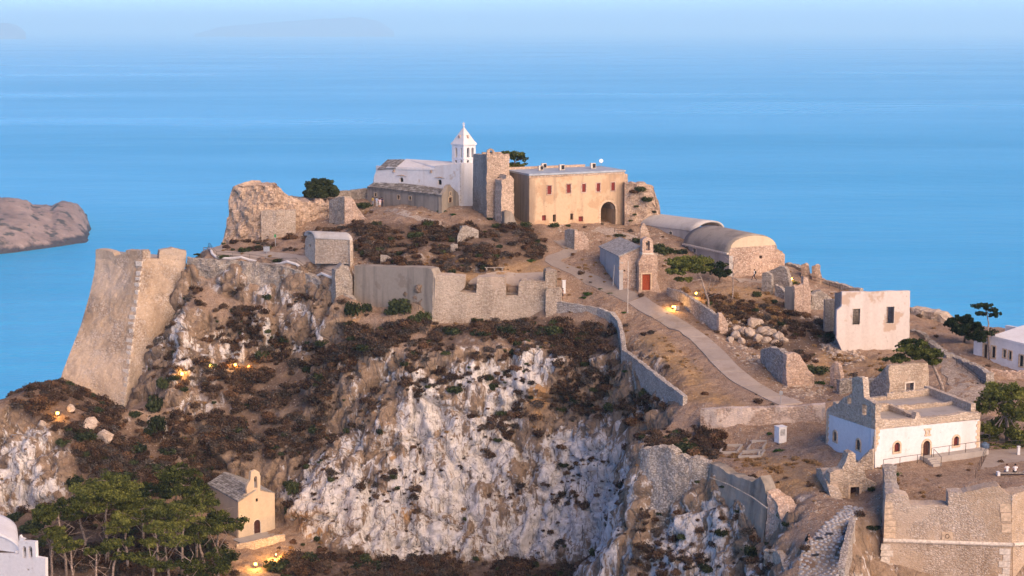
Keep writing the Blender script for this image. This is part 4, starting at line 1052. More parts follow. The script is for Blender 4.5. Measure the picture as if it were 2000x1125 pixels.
# ---- pale vaulted church (left of the big vault)
vc = thing('vaulted_church', 1295, 470, 275, 'pale grey church with a smooth whitewashed barrel vault roof and arched window', 'church')
vp = Plane(1240, 282, 1358, 270.7, 460)
va = ('a', 1278.5, 448.5, 1285, 466); vd = ('r', 1307.8, 463.5, 1312.4, 478.5); vw = ('r', 1244.8, 452.8, 1248.8, 461); vt = ('a', 1306.8, 452, 1312.6, 459)
facade(vc, vp, [(1240, 485), (1358, 500), (1358, 453), (1240, 436.5)], [va, vd, vw, vt], 0.7, M['render_grey'], 'long_wall')
for h in (va, vt): surround(vc, vp, h, 0.16, 0.06, M['pale_stone'], name='window_surround'); shutter(vc, vp, h, M['recess_shade'], 0.3, name='window_shade_panel')
shutter(vc, vp, vd, M['red_wood'], 0.2, name='door', planks=2); surround(vc, vp, vd, 0.18, 0.06, M['pale_stone'], False, 'door_surround'); shutter(vc, vp, vw, M['recess_shade'], 0.3, name='window_shade_panel')
vA = vp.pt(1240, 437); vB = vp.pt(1358, 453); vB.z = vA.z = (vA.z + vB.z) / 2
arch_vault('vault_roof', vA + UP * 0.06 + vp.n * 0.12, vB + UP * 0.06 + vp.n * 0.12, -vp.n * 6.6, 1.55, M['vault_pale'], vc, 14, 0.3, 0.15)
nq = -vp.n * 6.4
quad_wall(vc, vp.at(0, 0, -0.71), vp.at(0, 0, -6.4), -40, vA.z + 0.05, 0.6, M['render_grey'], 'end_wall', toward=vp.at(-60, 0, 0))
e1 = Plane(1240, 282, 1250, 282); e1.o = vp.at(0.25, 0, 0); e1.x = -vp.n; e1.n = -vp.x
def lunette(pl, w, z, rise, t, mat, parent):
    pts = [(0.05, z - 0.5), (w - 0.05, z - 0.5)] + [(w / 2 + (w / 2 - 0.05) * math.cos(math.pi * i / 12), z + (rise - 0.02) * math.sin(math.pi * i / 12)) for i in range(13)]
    link('gable_wall', slab_mesh(pl, pts, [], t, mat, 'gable_wall'), parent)
lunette(e1, 6.4, vA.z, 1.3, 0.4, M['render_grey'], vc)
# ---- big vaulted church
bv = thing('barrel_vault_church', 1440, 520, 258, 'large barrel-vaulted stone church with a weathered grey roof and rubble gable', 'church')
bp = Plane(1338, 267.5, 1424, 256, 500); bw = ('r', 1354, 485.5, 1359, 493)
facade(bv, bp, [(1337, 520), (1424, 550), (1424, 494), (1338, 474)], [bw], 0.7, M['render_grey'], 'long_wall')
shutter(bv, bp, bw, M['recess_shade'], 0.3, name='window_shade_panel'); surround(bv, bp, bw, 0.2, 0.05, M['pale_stone'])
bg = Plane(1424, 256, 1534, 260.5, 500)
hole = ('r', 1483, 499, 1489, 505)
zl = bg.px(1424, 494)[1]; aR = bg.px(1533, 500)[0]; z1s = bg.px(1521, 481)[1]; apk = bg.px(1478, 458.5)
outl = [(0, -42), (aR, -42), (aR, bg.px(1533, 497)[1]), (bg.px(1519, 486)[0], z1s - 0.4)]
wv = bg.px(1517, 482)[0]
for i in range(0, 13):
    t_ = math.pi * i / 12; outl.append((wv / 2 + wv / 2 * math.cos(t_), zl + 0.1 + (apk[1] - zl) * math.sin(t_)))
outl.append((0, zl))
link('gable_wall', slab_mesh(bg, outl, [shape_pts(bg, hole)], 0.7, M['rubble_pink'], 'gable_wall', 0.0), bv)
shutter(bv, bg, hole, M['recess_shade'], 0.5, name='window_shade_panel')
tym = [(wv / 2 + (wv / 2 - 0.25) * math.cos(math.pi * i / 14), zl + 0.75 + (apk[1] - zl - 0.85) * math.sin(math.pi * i / 14)) for i in range(15)]
link('tympanum_plaster', slab_mesh(bg, tym, [], 0.1, M['cream_plaster'], 'tympanum_plaster', 0.04), bv)
eA = bp.pt(1338, 473.5); eB = bp.pt(1424, 492.5); eA.z = eB.z = zl + 0.02
arch_vault('vault_roof', eA + bp.n * 0.25, eB + bp.n * 0.25 - bp.x * 0.05, bg.x * (wv + 0.35), apk[1] - zl + 0.12, M['vault_grey'], bv, 16, 0.3, 0.1)
MB().box((eA + eB) / 2 + bp.n * 0.3 + UP * -0.12, ((eB - eA).length + 0.2, 0.35, 0.26), math.atan2(bp.x.y, bp.x.x)).build('cornice', M['pale_stone'], bv)
quad_wall(bv, eA + bg.x * 0.4, eA + bg.x * (wv - 0.2), -42, zl + 1.2, 0.5, M['render_grey'], 'end_wall', toward=Vector((20, 400, 0)))
quad_wall(bv, bg.at(aR, 0, -0.71), bg.at(aR, 0, -12), -42, zl - 0.4, 0.6, M['rubble_pink'], 'side_wall', toward=bg.at(80, 0, 0))

# ---- small chapel with belfry and red door
sc = thing('belfry_chapel', 1240, 565, 251, 'small stone chapel with a bell gable over its red door', 'chapel')
sl = Plane(1171.5, 261, 1209.5, 250, 525)
facade(sc, sl, [(1171, 545), (1209.5, 575), (1209.5, 501), (1172, 481)], [], 0.6, M['render_grey'], 'side_wall', 0.05)
sf = Plane(1209.5, 250, 1285, 251.3, 530)
facade(sc, sf, [(1209.7, 580), (1285, 590), (1284, 507), (1252, 482), (1210, 500.5)], [('r', 1218, 527, 1221, 530), ('r', 1242.5, 527, 1245, 530)], 0.6, M['rubble_pink'], 'gable_wall', 0.06)
sp = Plane(1247, 248.9, 1285, 249.6, 530)
sd = ('r', 1254, 535.5, 1270.5, 567); sar = ('a', 1261.5, 470, 1269.5, 489)
facade(sc, sp, [(1247.5, 585), (1288, 590), (1290, 570), (1284, 548), (1283.5, 500), (1279, 496), (1276, 494), (1275.5, 470), (1270, 464.5), (1264, 463), (1257, 466), (1254.5, 470), (1255, 494), (1250, 507), (1248, 510)], [sd, sar], 1.1, M['rubble_pink'], 'belfry_wall', 0.05)
shutter(sc, sp, sd, M['door_red'], 0.2, name='door', planks=4); surround(sc, sp, sd, 0.22, 0.05, M['ashlar'], False, 'door_surround')
MB().tube([sp.pt(1265.5, 474, -0.55), sp.pt(1265.5, 476, -0.55), sp.pt(1265.5, 480, -0.55)], [0.05, 0.16, 0.25], 8).build('bell', M['metal_dark'], sc)
facade(sc, sp, [(1254.2, 496.5), (1276.2, 497.5), (1276.2, 494.2), (1254.2, 493.6)], [], 1.3, M['pale_stone'], 'string_course', out=0.1)
eL = sl.pt(1171, 481); eR = sl.pt(1210.5, 501); rF = sf.pt(1252, 482.2)
rB = rF + (eL - eR); rB.z = rF.z; eL.z = eR.z = (eL.z + eR.z) / 2 + 0.06
poly_solid('roof', [eL + sl.n * 0.2, eR + sl.n * 0.2 + sf.n * 0.1, rF + sf.n * 0.1 + UP * 0.12, rB + UP * 0.12], 0.16, M['slate_light'], sc)
eR2 = eR + sf.x * sf.px(1284.5, 507)[0]; eL2 = eL + sf.x * sf.px(1284.5, 507)[0]
poly_solid('roof', [rB + UP * 0.12, rF + sf.n * 0.1 + UP * 0.12, eR2 + sf.n * 0.1, eL2], 0.16, M['slate_light'], sc)
quad_wall(sc, eL2, eR2 - sf.n * 0.61, -44, eR2.z, 0.5, M['rubble_pink'], 'side_wall', toward=eR2 + sf.x * 60)
quad_wall(sc, eL + sf.x * 0.3, eL2, -42, eL.z, 0.5, M['rubble_pink'], 'back_wall', toward=Vector((20, 400, 0)))
# broken spire of masonry behind it
rwall('masonry_stub', [(1251, 445, 476, 262), (1255, 438, 476, 262), (1259, 437, 476, 262), (1264, 446, 476, 262), (1269, 460, 476, 262)], 1.2, M['rubble_warm'], 'pointed broken masonry stub rising behind the belfry chapel', amp=0.1, top_rag=0.12)

# ---- stone hut with vaulted roof on the left shelf
hu = thing('stone_hut', 640, 505, 262, 'small tan stone hut with a low vaulted roof on the left shelf', 'hut')
hp = Plane(616, 261.5, 688, 259.5, 485)
facade(hu, hp, [(615, 515), (688, 515), (686.5, 466), (616, 468)], [], 0.5, M['rubble_tan'], 'front_wall', 0.05)
hl = Plane(595.5, 265.5, 616, 261.5, 485); hw = ('r', 603.5, 477, 607, 482)
facade(hu, hl, [(595, 515), (616, 515), (616, 468), (612, 460.5), (606, 456.5), (600, 460), (596, 468)], [hw], 0.5, M['rubble_tan'], 'gable_wall', 0.03, out=-0.02)
shutter(hu, hl, hw, M['recess_shade'], 0.3, name='window_shade_panel')
hA = hp.pt(616, 468); hB = hp.pt(687.5, 466.5); hA.z = hB.z = (hA.z + hB.z) / 2
hv_ = hl.at(0, 0) - hl.at(hl.L, 0); hv_.z = 0
arch_vault('vault_roof', hA + hp.n * 0.05, hB + hp.n * 0.05, hv_, 0.95, M['vault_pale'], hu, 10, 0.2, 0.1)
quad_wall(hu, hB, hB + hv_, -40, hB.z, 0.4, M['rubble_tan'], 'end_wall', toward=hB + hp.x * 50)
# ---- white ruined house with two window holes
wh = thing('roofless_house', 1705, 690, 230, 'roofless pinkish white house front with two empty windows and peeling plaster', 'house')
wp = Plane(1634, 230, 1777.5, 231, 630)
wns = [('r', 1665, 603, 1680, 633.5), ('r', 1731, 599, 1746.6, 631)]
facade(wh, wp, [(1634, 660), (1650, 700), (1776, 705), (1776.5, 640), (1777.5, 567.6), (1740, 568.5), (1700, 570), (1644, 570), (1643.5, 598), (1634, 606)], wns, 0.6, M['ruin_white'], 'front_wall', 0.04, step=0.8)
for h in wns: surround(wh, wp, h, 0.08, 0.03, M['pale_stone'], depth=0.62)
quad_wall(wh, wp.at(wp.px(1643.5, 600)[0], 0, -0.61), wp.at(wp.px(1643.5, 600)[0] + 0.75, 0, -6), -48, wp.px(1643, 572)[1], 0.6, M['rubble_grey'], 'side_wall', z1b=wp.px(1643, 585)[1], toward=wp.at(-60, 0, -3))
quad_wall(wh, wp.at(wp.L - 0.02, 0, -0.61), wp.at(wp.L - 0.3, 0, -7), -48, wp.px(1777, 570)[1], 0.6, M['rubble_grey'], 'side_wall', z1b=wp.px(1777, 600)[1], toward=wp.at(60, 0, -3))
quad_wall(wh, wp.at(0.3, 0, -7), wp.at(wp.L * 0.55, 0, -7), -48, wp.px(1700, 600)[1], 0.6, M['rubble_grey'], 'back_wall')
# ---- white house on the far right
rh = thing('white_house', 1960, 705, 224, 'clean white flat-roofed house with stone-framed windows at the right edge', 'house')
rp1 = Plane(1903, 226, 2010, 219, 690)
rws = [('r', 1936.5, 676.5, 1944.5, 699), ('r', 1959, 683, 1965, 698), ('r', 1970, 686, 1976, 702), ('r', 1990.5, 694, 1999, 715.5)]; rdo = ('r', 1920, 672.5, 1929, 707)
facade(rh, rp1, [(1900, 730), (2025, 745), (2025, 679), (1941, 655.5), (1902, 665)], rws + [rdo], 0.5, M['clean_white'], 'front_wall')
for h in rws: surround(rh, rp1, h, 0.16, 0.05, M['ashlar']); shutter(rh, rp1, h, M['dark_glass'], 0.2, name='window_pane')
surround(rh, rp1, rdo, 0.18, 0.05, M['ashlar'], False, 'door_surround'); shutter(rh, rp1, rdo, M['brown_wood'], 0.25, name='door', planks=2)
rA = rp1.pt(1941, 655); rB_ = rp1.pt(2025, 679); back = -rp1.n * 7
rT = [rp1.pt(1938, 655.5), rp1.pt(2025, 680)]; zr = rT[0].z
poly_solid('roof', [rp1.at(rp1.px(1938, 656)[0], zr, 0.1), rp1.at(rp1.px(2025, 680)[0], zr - 0.4, 0.1), rp1.at(rp1.px(2025, 680)[0], zr + 0.35, -7), rp1.at(rp1.px(1938, 656)[0], zr + 0.75, -7)], 0.3, M['clean_white'], rh)
quad_wall(rh, rp1.at(rp1.px(1902, 660)[0], 0, -0.51), rp1.at(rp1.px(1902, 660)[0], 0, -7), -50, rp1.px(1902, 665)[1], 0.5, M['clean_white'], 'side_wall', toward=rp1.at(-60, 0, -3))
quad_wall(rh, rp1.at(0, 0, -7), rp1.at(14, 0, -7), -50, zr + 0.3, 0.5, M['clean_white'], 'back_wall', toward=Vector((60, 400, 0)))
# ---- terrace church lower right: white walls, ruined upper storey
tc = thing('ruined_church', 1709, 912, 177.5, 'white walled church with brown arched door, stone corner blocks and broken upper storey', 'church')
dR = dh(912, 177.5, 882) ; dL = 187.7
cw = Plane(1709, 177.5, 1913, dR, 880); cl = Plane(1614, dL, 1709, 177.5, 860)
holes = [('a', 1746, 864, 1757.4, 882), ('a', 1801.6, 860.6, 1816.5, 894), ('a', 1862, 852, 1872.6, 870)]
facade(tc, cw, [(1709.2, 930), (1915, 905), (1913, 819.5), (1709.2, 839.5)], holes, 0.7, M['church_white'], 'front_wall')
for i, h in enumerate(holes):
    surround(tc, cw, h, 0.22, 0.07, M['ashlar'], i != 1, 'door_surround' if i == 1 else 'window_surround')
    shutter(tc, cw, h, M['brown_wood'], 0.2, name='door' if i == 1 else 'window_shutter', planks=3 if i == 1 else 0)
    if i != 1:
        pts = shape_pts(cw, h); a0 = pts[0][0]; a1 = pts[1][0]; z0 = pts[0][1]
        for k in range(7): MB().box(cw.at((a0 + a1) / 2, z0 + 0.07 + k * 0.11, -0.16), (a1 - a0 - 0.05, 0.04, 0.05), math.atan2(cw.x.y, cw.x.x)).build('louvre', M['red_wood'], tc)
lh = [('a', 1628, 842.5, 1634.5, 861), ('a', 1673, 858.5, 1680.5, 878)]
facade(tc, cl, [(1613, 890), (1708.8, 935), (1708.8, 839.5), (1614, 807.5)], lh, 0.7, M['clean_white'], 'side_wall', out=-0.01)
for h in lh: surround(tc, cl, h, 0.2, 0.07, M['ashlar']); shutter(tc, cl, h, M['brown_wood'], 0.25, name='window_shutter')
facade(tc, cl, [(1614, 807), (1708.8, 839), (1709, 800), (1711, 789), (1700, 783), (1693, 779), (1687.5, 776), (1686, 752), (1684.5, 738), (1676, 736), (1664.5, 738), (1664, 768), (1650, 775), (1637, 787), (1624, 793), (1615, 800)], [('r', 1655, 776, 1663, 800 - 10), ('r', 1684, 790, 1693, 812)], 0.7, M['rubble_tan'], 'upper_gable', 0.05, out=0.02)
facade(tc, cw, [(1709.3, 839), (1913.2, 819), (1914.5, 806), (1880, 806), (1850, 812), (1800, 817), (1795, 805), (1790, 805), (1786, 819), (1760, 819), (1740, 821), (1722, 818), (1713, 806), (1709.5, 790)], [], 0.7, M['rubble_tan'], 'parapet', 0.06, out=0.03)
for k in range(13):                                             # corner blocks
    z0 = cw.px(1709, 911.5)[1] + k * 0.335
    for pl, L_, sg in ((cw, 0.55 if k % 2 else 0.36, 1), (cl, 0.36 if k % 2 else 0.55, -1)):
        a_ = 0.0 if sg > 0 else pl.L
        q = [(a_ + (0.012 if sg > 0 else -L_), z0), (a_ + (L_ if sg > 0 else -0.012), z0), (a_ + (L_ if sg > 0 else -0.012), z0 + 0.31), (a_ + (0.012 if sg > 0 else -L_), z0 + 0.31)]
        link('quoin', slab_mesh(pl, q, [], 0.3, M['ashlar'], 'quoin', 0.05 + 0.01 * (k % 2)), tc)
for k in range(11):
    z0 = cw.px(1911, 884)[1] + k * 0.335; a_ = cw.px(1912, 860)[0]; L_ = 0.5 if k % 2 else 0.32
    link('quoin', slab_mesh(cw, [(a_ - L_, z0), (a_ + 0.06, z0), (a_ + 0.06, z0 + 0.31), (a_ - L_, z0 + 0.31)], [], 0.3, M['ashlar'], 'quoin', 0.05), tc)
    z0 = cl.px(1615, 866)[1] + k * 0.335
    link('quoin', slab_mesh(cl, [(-0.05, z0), (L_, z0), (L_, z0 + 0.31), (-0.05, z0 + 0.31)], [], 0.3, M['ashlar'], 'quoin', 0.05), tc)
# emblem panel over the door
facade(tc, cw, [(1806, 852), (1818, 851), (1818, 848), (1816, 847.5), (1816, 840), (1818.5, 839.5), (1818.5, 836), (1804.5, 837), (1804.5, 840), (1807, 840.5), (1807, 848), (1805.5, 849)], [('r', 1809.3, 840.5, 1814, 848.5)], 0.2, M['ashlar'], 'emblem_panel', out=0.08)
MB().box(cw.at(*cw.px(1811.6, 844.5), 0.03), (0.1, 0.06, 0.34), math.atan2(cw.x.y, cw.x.x)).box(cw.at(*cw.px(1811.6, 843.4), 0.032), (0.26, 0.06, 0.1), math.atan2(cw.x.y, cw.x.x)).build('emblem_relief', M['pale_stone'], tc)
# roof terraces and inner walls
zt2 = cw.px(1709, 832)[1]; zt2 = cl.px(1709, 836)[1] + 0.2
cB = cw.at(cw.px(1912, 850)[0], 0); cA = cw.at(0, 0); cC = cl.at(cl.px(1616, 830)[0], 0); cD = cB + (cC - cA)
def inner(s, t): return cA + (cB - cA) * s + (cC - cA) * t
poly_solid('roof_terrace', [inner(0.03, 0.05) + UP * zt2, inner(0.97, 0.05) + UP * zt2, inner(0.97, 0.98) + UP * zt2, inner(0.03, 0.98) + UP * zt2], 0.3, M['concrete'], tc)
quad_wall(tc, cB - cw.n * 0.71, cD, -52, zt2 + 0.9, 0.6, M['rubble_tan'], 'end_wall', toward=cB + cw.x * 60)
quad_wall(tc, cC + (cD - cC) * 0.05, cD, -52, zt2 + 0.4, 0.6, M['rubble_tan'], 'back_wall', toward=Vector((40, 400, 0)))
def inner_wall(s0, t0, s1, t1, h0, h1, th=0.45):
    a, b = inner(s0, t0), inner(s1, t1); pr = [(a + UP * (zt2 - 0.1), a + UP * (zt2 + h0)), (b + UP * (zt2 - 0.1), b + UP * (zt2 + h1))]
    link('inner_wall', strip_mesh(pr, th, M['rubble_tan'], 'inner_wall', 0.05, 0.3, 0.1, int(s0 * 100 + t0 * 10)), tc)
inner_wall(0.0, 0.55, 0.36, 0.5, 1.1, 0.9); inner_wall(0.36, 0.5, 0.40, 0.12, 0.7, 0.3); inner_wall(0.42, 0.45, 0.95, 0.42, 0.6, 0.3); inner_wall(0.55, 0.93, 0.96, 0.9, 0.7, 0.8)
# back wall with window
bk = Plane(1736.5, 203, 1813, 206.0, 750)
bkw = ('r', 1768.5, 748, 1784.5, 777)
facade(tc, bk, [(1739, 815), (1815, 815), (1814, 780), (1815, 745), (1812, 709), (1790, 710), (1760, 712), (1737, 713.5), (1735, 725), (1738, 750), (1736, 775)], [bkw], 0.6, M['rubble_tan'], 'rear_tower_wall', 0.06)
surround(tc, bk, bkw, 0.2, 0.04, M['pale_stone'], depth=0.7)
quad_wall(tc, bk.at(0.1, 0, -0.61), bk.at(0.0, 0, -3.5), -50, bk.px(1737, 716)[1], 0.6, M['rubble_grey'], 'rear_tower_wall', z1b=bk.px(1737, 760)[1], toward=bk.at(-60, 0, 0))
# railing along the church front
rl = empty('railing', cw.at(0, hz(cA.x, cA.y), 1.0), 'thin dark metal railing along the white church front', 'railing')
def railing(e, pts, h=1.0, step=2.0, rails=(1.0,), r=0.03, mat=None):
    mat = mat or M['metal_dark']
    for a, b in zip(pts[:-1], pts[1:]):
        L_ = (b - a).length; k = max(1, round(L_ / step))
        for i in range(k + 1):
            if i == k and b is not pts[-1]: continue
            p = a + (b - a) * (i / k); pole(e, p - UP * 0.15, p + UP * h, r, mat)
        for q in rails: pole(e, a + UP * h * q, b + UP * h * q, r, mat, 'rail')
def wedge(name, a, b, w, h, mat, parent): return MB().box((a + b) / 2 + UP * (h / 2 - 0.4), ((b - a).length, w, h + 0.8), math.atan2((b - a).y, (b - a).x)).build(name, mat, parent)
g = lambda u, v: cw.pt(u, v, 1.1)
zf = cw.px(1709, 912)[1]
pt = [cw.at(cw.px(u, 890)[0], zf + 0.05, 1.1) for u in (1713, 1745, 1779, 1791)]
railing(rl, pt)
pt2 = [cw.at(cw.px(u, 890)[0], zf + 0.55, 1.1) for u in (1806, 1840, 1872, 1902, 1931)]
railing(rl, pt2)
tp_ = poly_solid('church_step_terrace', [cw.at(0.2, zf + 0.02, 0.02), cw.at(cw.px(1796, 890)[0], zf + 0.02, 0.02), cw.at(cw.px(1796, 890)[0], zf + 0.02, 1.3), cw.at(0.2, zf + 0.02, 1.3)], 0.9, M['concrete']); tag(tp_, 'low grey concrete landing along the white church front', 'landing')
tp2 = poly_solid('church_step_terrace', [cw.at(cw.px(1797, 890)[0], zf + 0.5, 0.02), cw.at(cw.px(1915, 880)[0], zf + 0.5, 0.02), cw.at(cw.px(1915, 880)[0], zf + 0.5, 1.3), cw.at(cw.px(1797, 890)[0], zf + 0.5, 1.3)], 1.2, M['concrete']); tag(tp2, 'raised concrete landing before the brown church door', 'landing')
stp = empty('stairs', cw.at(cw.px(1800, 900)[0], zf, 1.5), 'short concrete stair leading up to the brown church door', 'stairs')
for k in range(4): MB().box(cw.at(cw.px(1801, 890)[0], zf + 0.38 - k * 0.16, 1.47 + k * 0.3), (1.2, 0.3, 0.5), math.atan2(cw.x.y, cw.x.x)).build('step', M['concrete'], stp)
railing(empty('railing', cw.at(cw.px(1808, 900)[0], zf, 1.5), 'sloping dark handrail beside the short church stair', 'railing'), [cw.at(cw.px(1807, 890)[0], zf + 0.5, 1.35), cw.at(cw.px(1807, 890)[0], zf - 0.1, 2.6)])

# ---- cream chapel at the foot of the cliff
kc = thing('cream_chapel', 500, 1048, 226, 'small cream chapel with a slate roof and bell gable at the foot of the cliff', 'chapel')
kl = Plane(407, 235, 465.5, 226, 1000); kf = Plane(465.5, 226, 537, dh(978, 226, 963), 1000)
facade(kc, kl, [(405, 1080), (465.3, 1085), (465.3, 978), (407, 944)], [], 0.5, M['cream_plaster'], 'side_wall')
kd = ('a', 496.3, 1015, 508, 1042); kw = ('r', 499.5, 973.5, 504, 980)
facade(kc, kf, [(465.7, 1085), (538, 1080), (536.5, 963), (503, 955), (490, 958), (466, 978)], [kd, kw], 0.5, M['cream_plaster'], 'front_wall')
shutter(kc, kf, kd, M['brown_wood'], 0.12, name='door', planks=2); surround(kc, kf, kd, 0.12, 0.04, M['pale_stone'], False, 'door_surround'); shutter(kc, kf, kw, M['recess_shade'], 0.2, name='window_shade_panel')
kb = ('a', 496.3, 930, 502, 953)
facade(kc, kf, [(483, 965), (508, 960), (508.5, 930), (506, 922), (499, 917.5), (490, 921), (488.5, 938), (484, 945), (481, 955)], [kb], 0.45, M['cream_plaster'], 'bell_gable', out=0.03)
MB().tube([kf.pt(499, 934, -0.2), kf.pt(499, 936, -0.2), kf.pt(499, 940, -0.2)], [0.04, 0.12, 0.18], 8).build('bell', M['metal_dark'], kc)
ke1 = kl.pt(406, 944); ke2 = kl.pt(466, 978.5); kr2 = kf.pt(500, 955.5); kr1 = kr2 + (ke1 - ke2); ke1.z = ke2.z; kr1.z = kr2.z = kr2.z + 0.05
slate_roof(kc, [ke1 + kl.n * 0.12, ke2 + kl.n * 0.12 + kf.n * 0.08, kr2 + kf.n * 0.08, kr1], 9, 12, (M['slate_light'], M['slate']))
ke3 = kf.pt(537, 963); ke4 = ke3 + (ke1 - ke2)
poly_solid('roof', [kr1, kr2, ke3 + UP * 0.05, Vector((ke4.x, ke4.y, ke3.z + 0.05))], 0.14, M['slate_light'], kc)
quad_wall(kc, ke3 - kf.n * 0.51, ke4, -76, ke3.z - 0.1, 0.5, M['cream_plaster'], 'side_wall', toward=ke3 + kf.x * 60)
quad_wall(kc, Vector((ke1.x, ke1.y, 0)), ke4, -72, ke3.z - 0.1, 0.4, M['cream_plaster'], 'back_wall', toward=Vector((-20, 400, 0)))
fl = [kf.at(-1.0, 0, 2.2), kf.at(8.0, 0, 1.7), kf.at(8.0, 0, -0.2), kf.at(-1.0, 0, -0.2)]; zk = kf.px(500, 1043)[1]
tag(poly_solid('chapel_terrace', [p + UP * zk for p in fl], 0.5, M['concrete']), 'pale concrete terrace before the cream chapel door', 'terrace')
rwall('terrace_wall', [(462, 1064, 1115, 222.5), (500, 1056, 1112, 223), (530, 1049, 1105, 224), (557, 1043, 1085, 225)], 0.5, M['rubble_tan'], 'stone terrace wall holding up the cream chapel forecourt', amp=0.06, top_rag=0.08)
# ---- white church at the bottom left corner
bc = thing('whitewashed_church', 50, 1125, 186, 'white church with a domed vault roof and twin-arched bell wall in the bottom left corner', 'church')
bx = Plane(28, 186, 90, 184.5, 1090)
facade(bc, bx, [(22, 1230), (90, 1240), (88.5, 1091), (70, 1088), (69, 1058), (37, 1056), (36.5, 1082), (22, 1085)], [('a', 45, 1067, 50.5, 1090), ('a', 56, 1067, 62.5, 1090), ('r', 53, 1111, 57, 1114)], 0.5, M['church_white'], 'bell_wall')
for u in (47.8, 59.3): MB().tube([bx.pt(u, 1070, -0.2), bx.pt(u, 1072, -0.2), bx.pt(u, 1077, -0.2)], [0.04, 0.11, 0.15], 8).build('bell', M['metal_dark'], bc)
facade(bc, bx, [(37, 1057), (43, 1057), (48, 1053), (41, 1050.5), (38, 1045.5), (36.5, 1048)], [], 0.3, M['church_white'], 'finial', out=-0.1)
ax_ = Vector((-0.31, 0.951, 0)); va_ = bx.at(bx.px(33, 1070)[0], bx.px(34, 1078)[1], -0.52)
arch_vault('vault_roof', va_ - bx.x * 9.0, va_ - bx.x * 9.0 + ax_ * 9, bx.x * 9.0, 1.75, M['clean_white'], bc, 14, 0.3)
quad_wall(bc, va_ + ax_ * 0.1, va_ + ax_ * 9, -80, va_.z, 0.5, M['church_white'], 'side_wall', toward=va_ + bx.x * 60)
facade(bc, bx, [(-120, 1230), (30, 1230), (30, 1082), (-120, 1082)], [], 0.5, M['church_white'], 'front_wall', out=-0.03)
a3 = bx.px(33, 1070)[0]
lun = [(a3 - 9.0, va_.z - 0.3), (a3, va_.z - 0.3)] + [(a3 - 4.5 + 4.45 * math.cos(math.pi * i / 14), va_.z + 1.70 * math.sin(math.pi * i / 14)) for i in range(15)]
link('gable_wall', slab_mesh(bx, lun, [], 0.4, M['church_white'], 'gable_wall', -0.56), bc)
# ================================================================= FORTIFICATIONS AND RUINS
# ---- great left bastion: battered faces, quoined edge, parapet with embrasures
bas = thing('bastion', 240, 806, 253, 'tall sloping corner bastion with a pale stone edge above the sea', 'bastion')
def loft_face(name, la, lb, mat, parent, nu=46, nv=70, amp=0.16, seed=4, inward=None):
    """la, lb: edges as lists of 3-D points bottom to top"""
    A = np.array([list(p) for p in la]); B = np.array([list(p) for p in lb])
    ta = np.linspace(0, 1, len(A)); tb = np.linspace(0, 1, len(B)); tv = np.linspace(0, 1, nv + 1)
    EA = np.stack([np.interp(tv, ta, A[:, k]) for k in range(3)], 1); EB = np.stack([np.interp(tv, tb, B[:, k]) for k in range(3)], 1)
    s = np.linspace(0, 1, nu + 1)
    G_ = EA[None] * (1 - s)[:, None, None] + EB[None] * s[:, None, None]
    n = np.cross(EB[nv // 2] - EA[nv // 2], EA[-1] - EA[0]); n /= np.linalg.norm(n)
    if n[1] > 0: n = -n
    d = fbm(G_[..., 0] * 0.5, G_[..., 1] * 0.5, G_[..., 2] * 0.5, 4, seed) * amp * 1.6 + fbm(G_[..., 0] * 2, G_[..., 1] * 2, G_[..., 2] * 2, 2, seed + 3) * amp * 0.5
    d[0] *= 0.15; d[-1] *= 0.15
    G_ = G_ + n[None, None] * d[..., None]
    K = G_ - n[None, None] * 1.5
    vs = np.concatenate([G_.reshape(-1, 3), K.reshape(-1, 3)]); o = (nu + 1) * (nv + 1); ix = lambda i, j: i * (nv + 1) + j
    fs = [(ix(i, j), ix(i + 1, j), ix(i + 1, j + 1), ix(i, j + 1)) for i in range(nu) for j in range(nv)]
    fs += [(o + ix(i, nv), o + ix(i + 1, nv), ix(i + 1, nv), ix(i, nv))[::-1] for i in range(nu)]
    return link(name, mesh(name, vs, fs, mat), parent)
edge_c = [P(236, 835, 252), P(241, 809, 253.3), P(250, 740, 256), P(259, 665, 259), P(268, 590, 262), P(277, 520, 265), P(279, 505, 265.5)]
edge_l = [P(112, 760, 257), P(122, 727, 258.5), P(140, 680, 261), P(158, 635, 263.5), P(175, 575, 266.5), P(184, 534, 268.7), P(187, 505, 269.5)]
edge_r = [P(285, 850, 258), P(300, 790, 260), P(322, 700, 262.5), P(340, 620, 264.5), P(355, 560, 266.5), P(361, 525, 267.5), P(363, 505, 268)]
loft_face('west_face', edge_l, edge_c, M['bastion_stone'], bas, seed=4)
loft_face('east_face', edge_c, edge_r, M['bastion_stone'], bas, nu=36, seed=8)
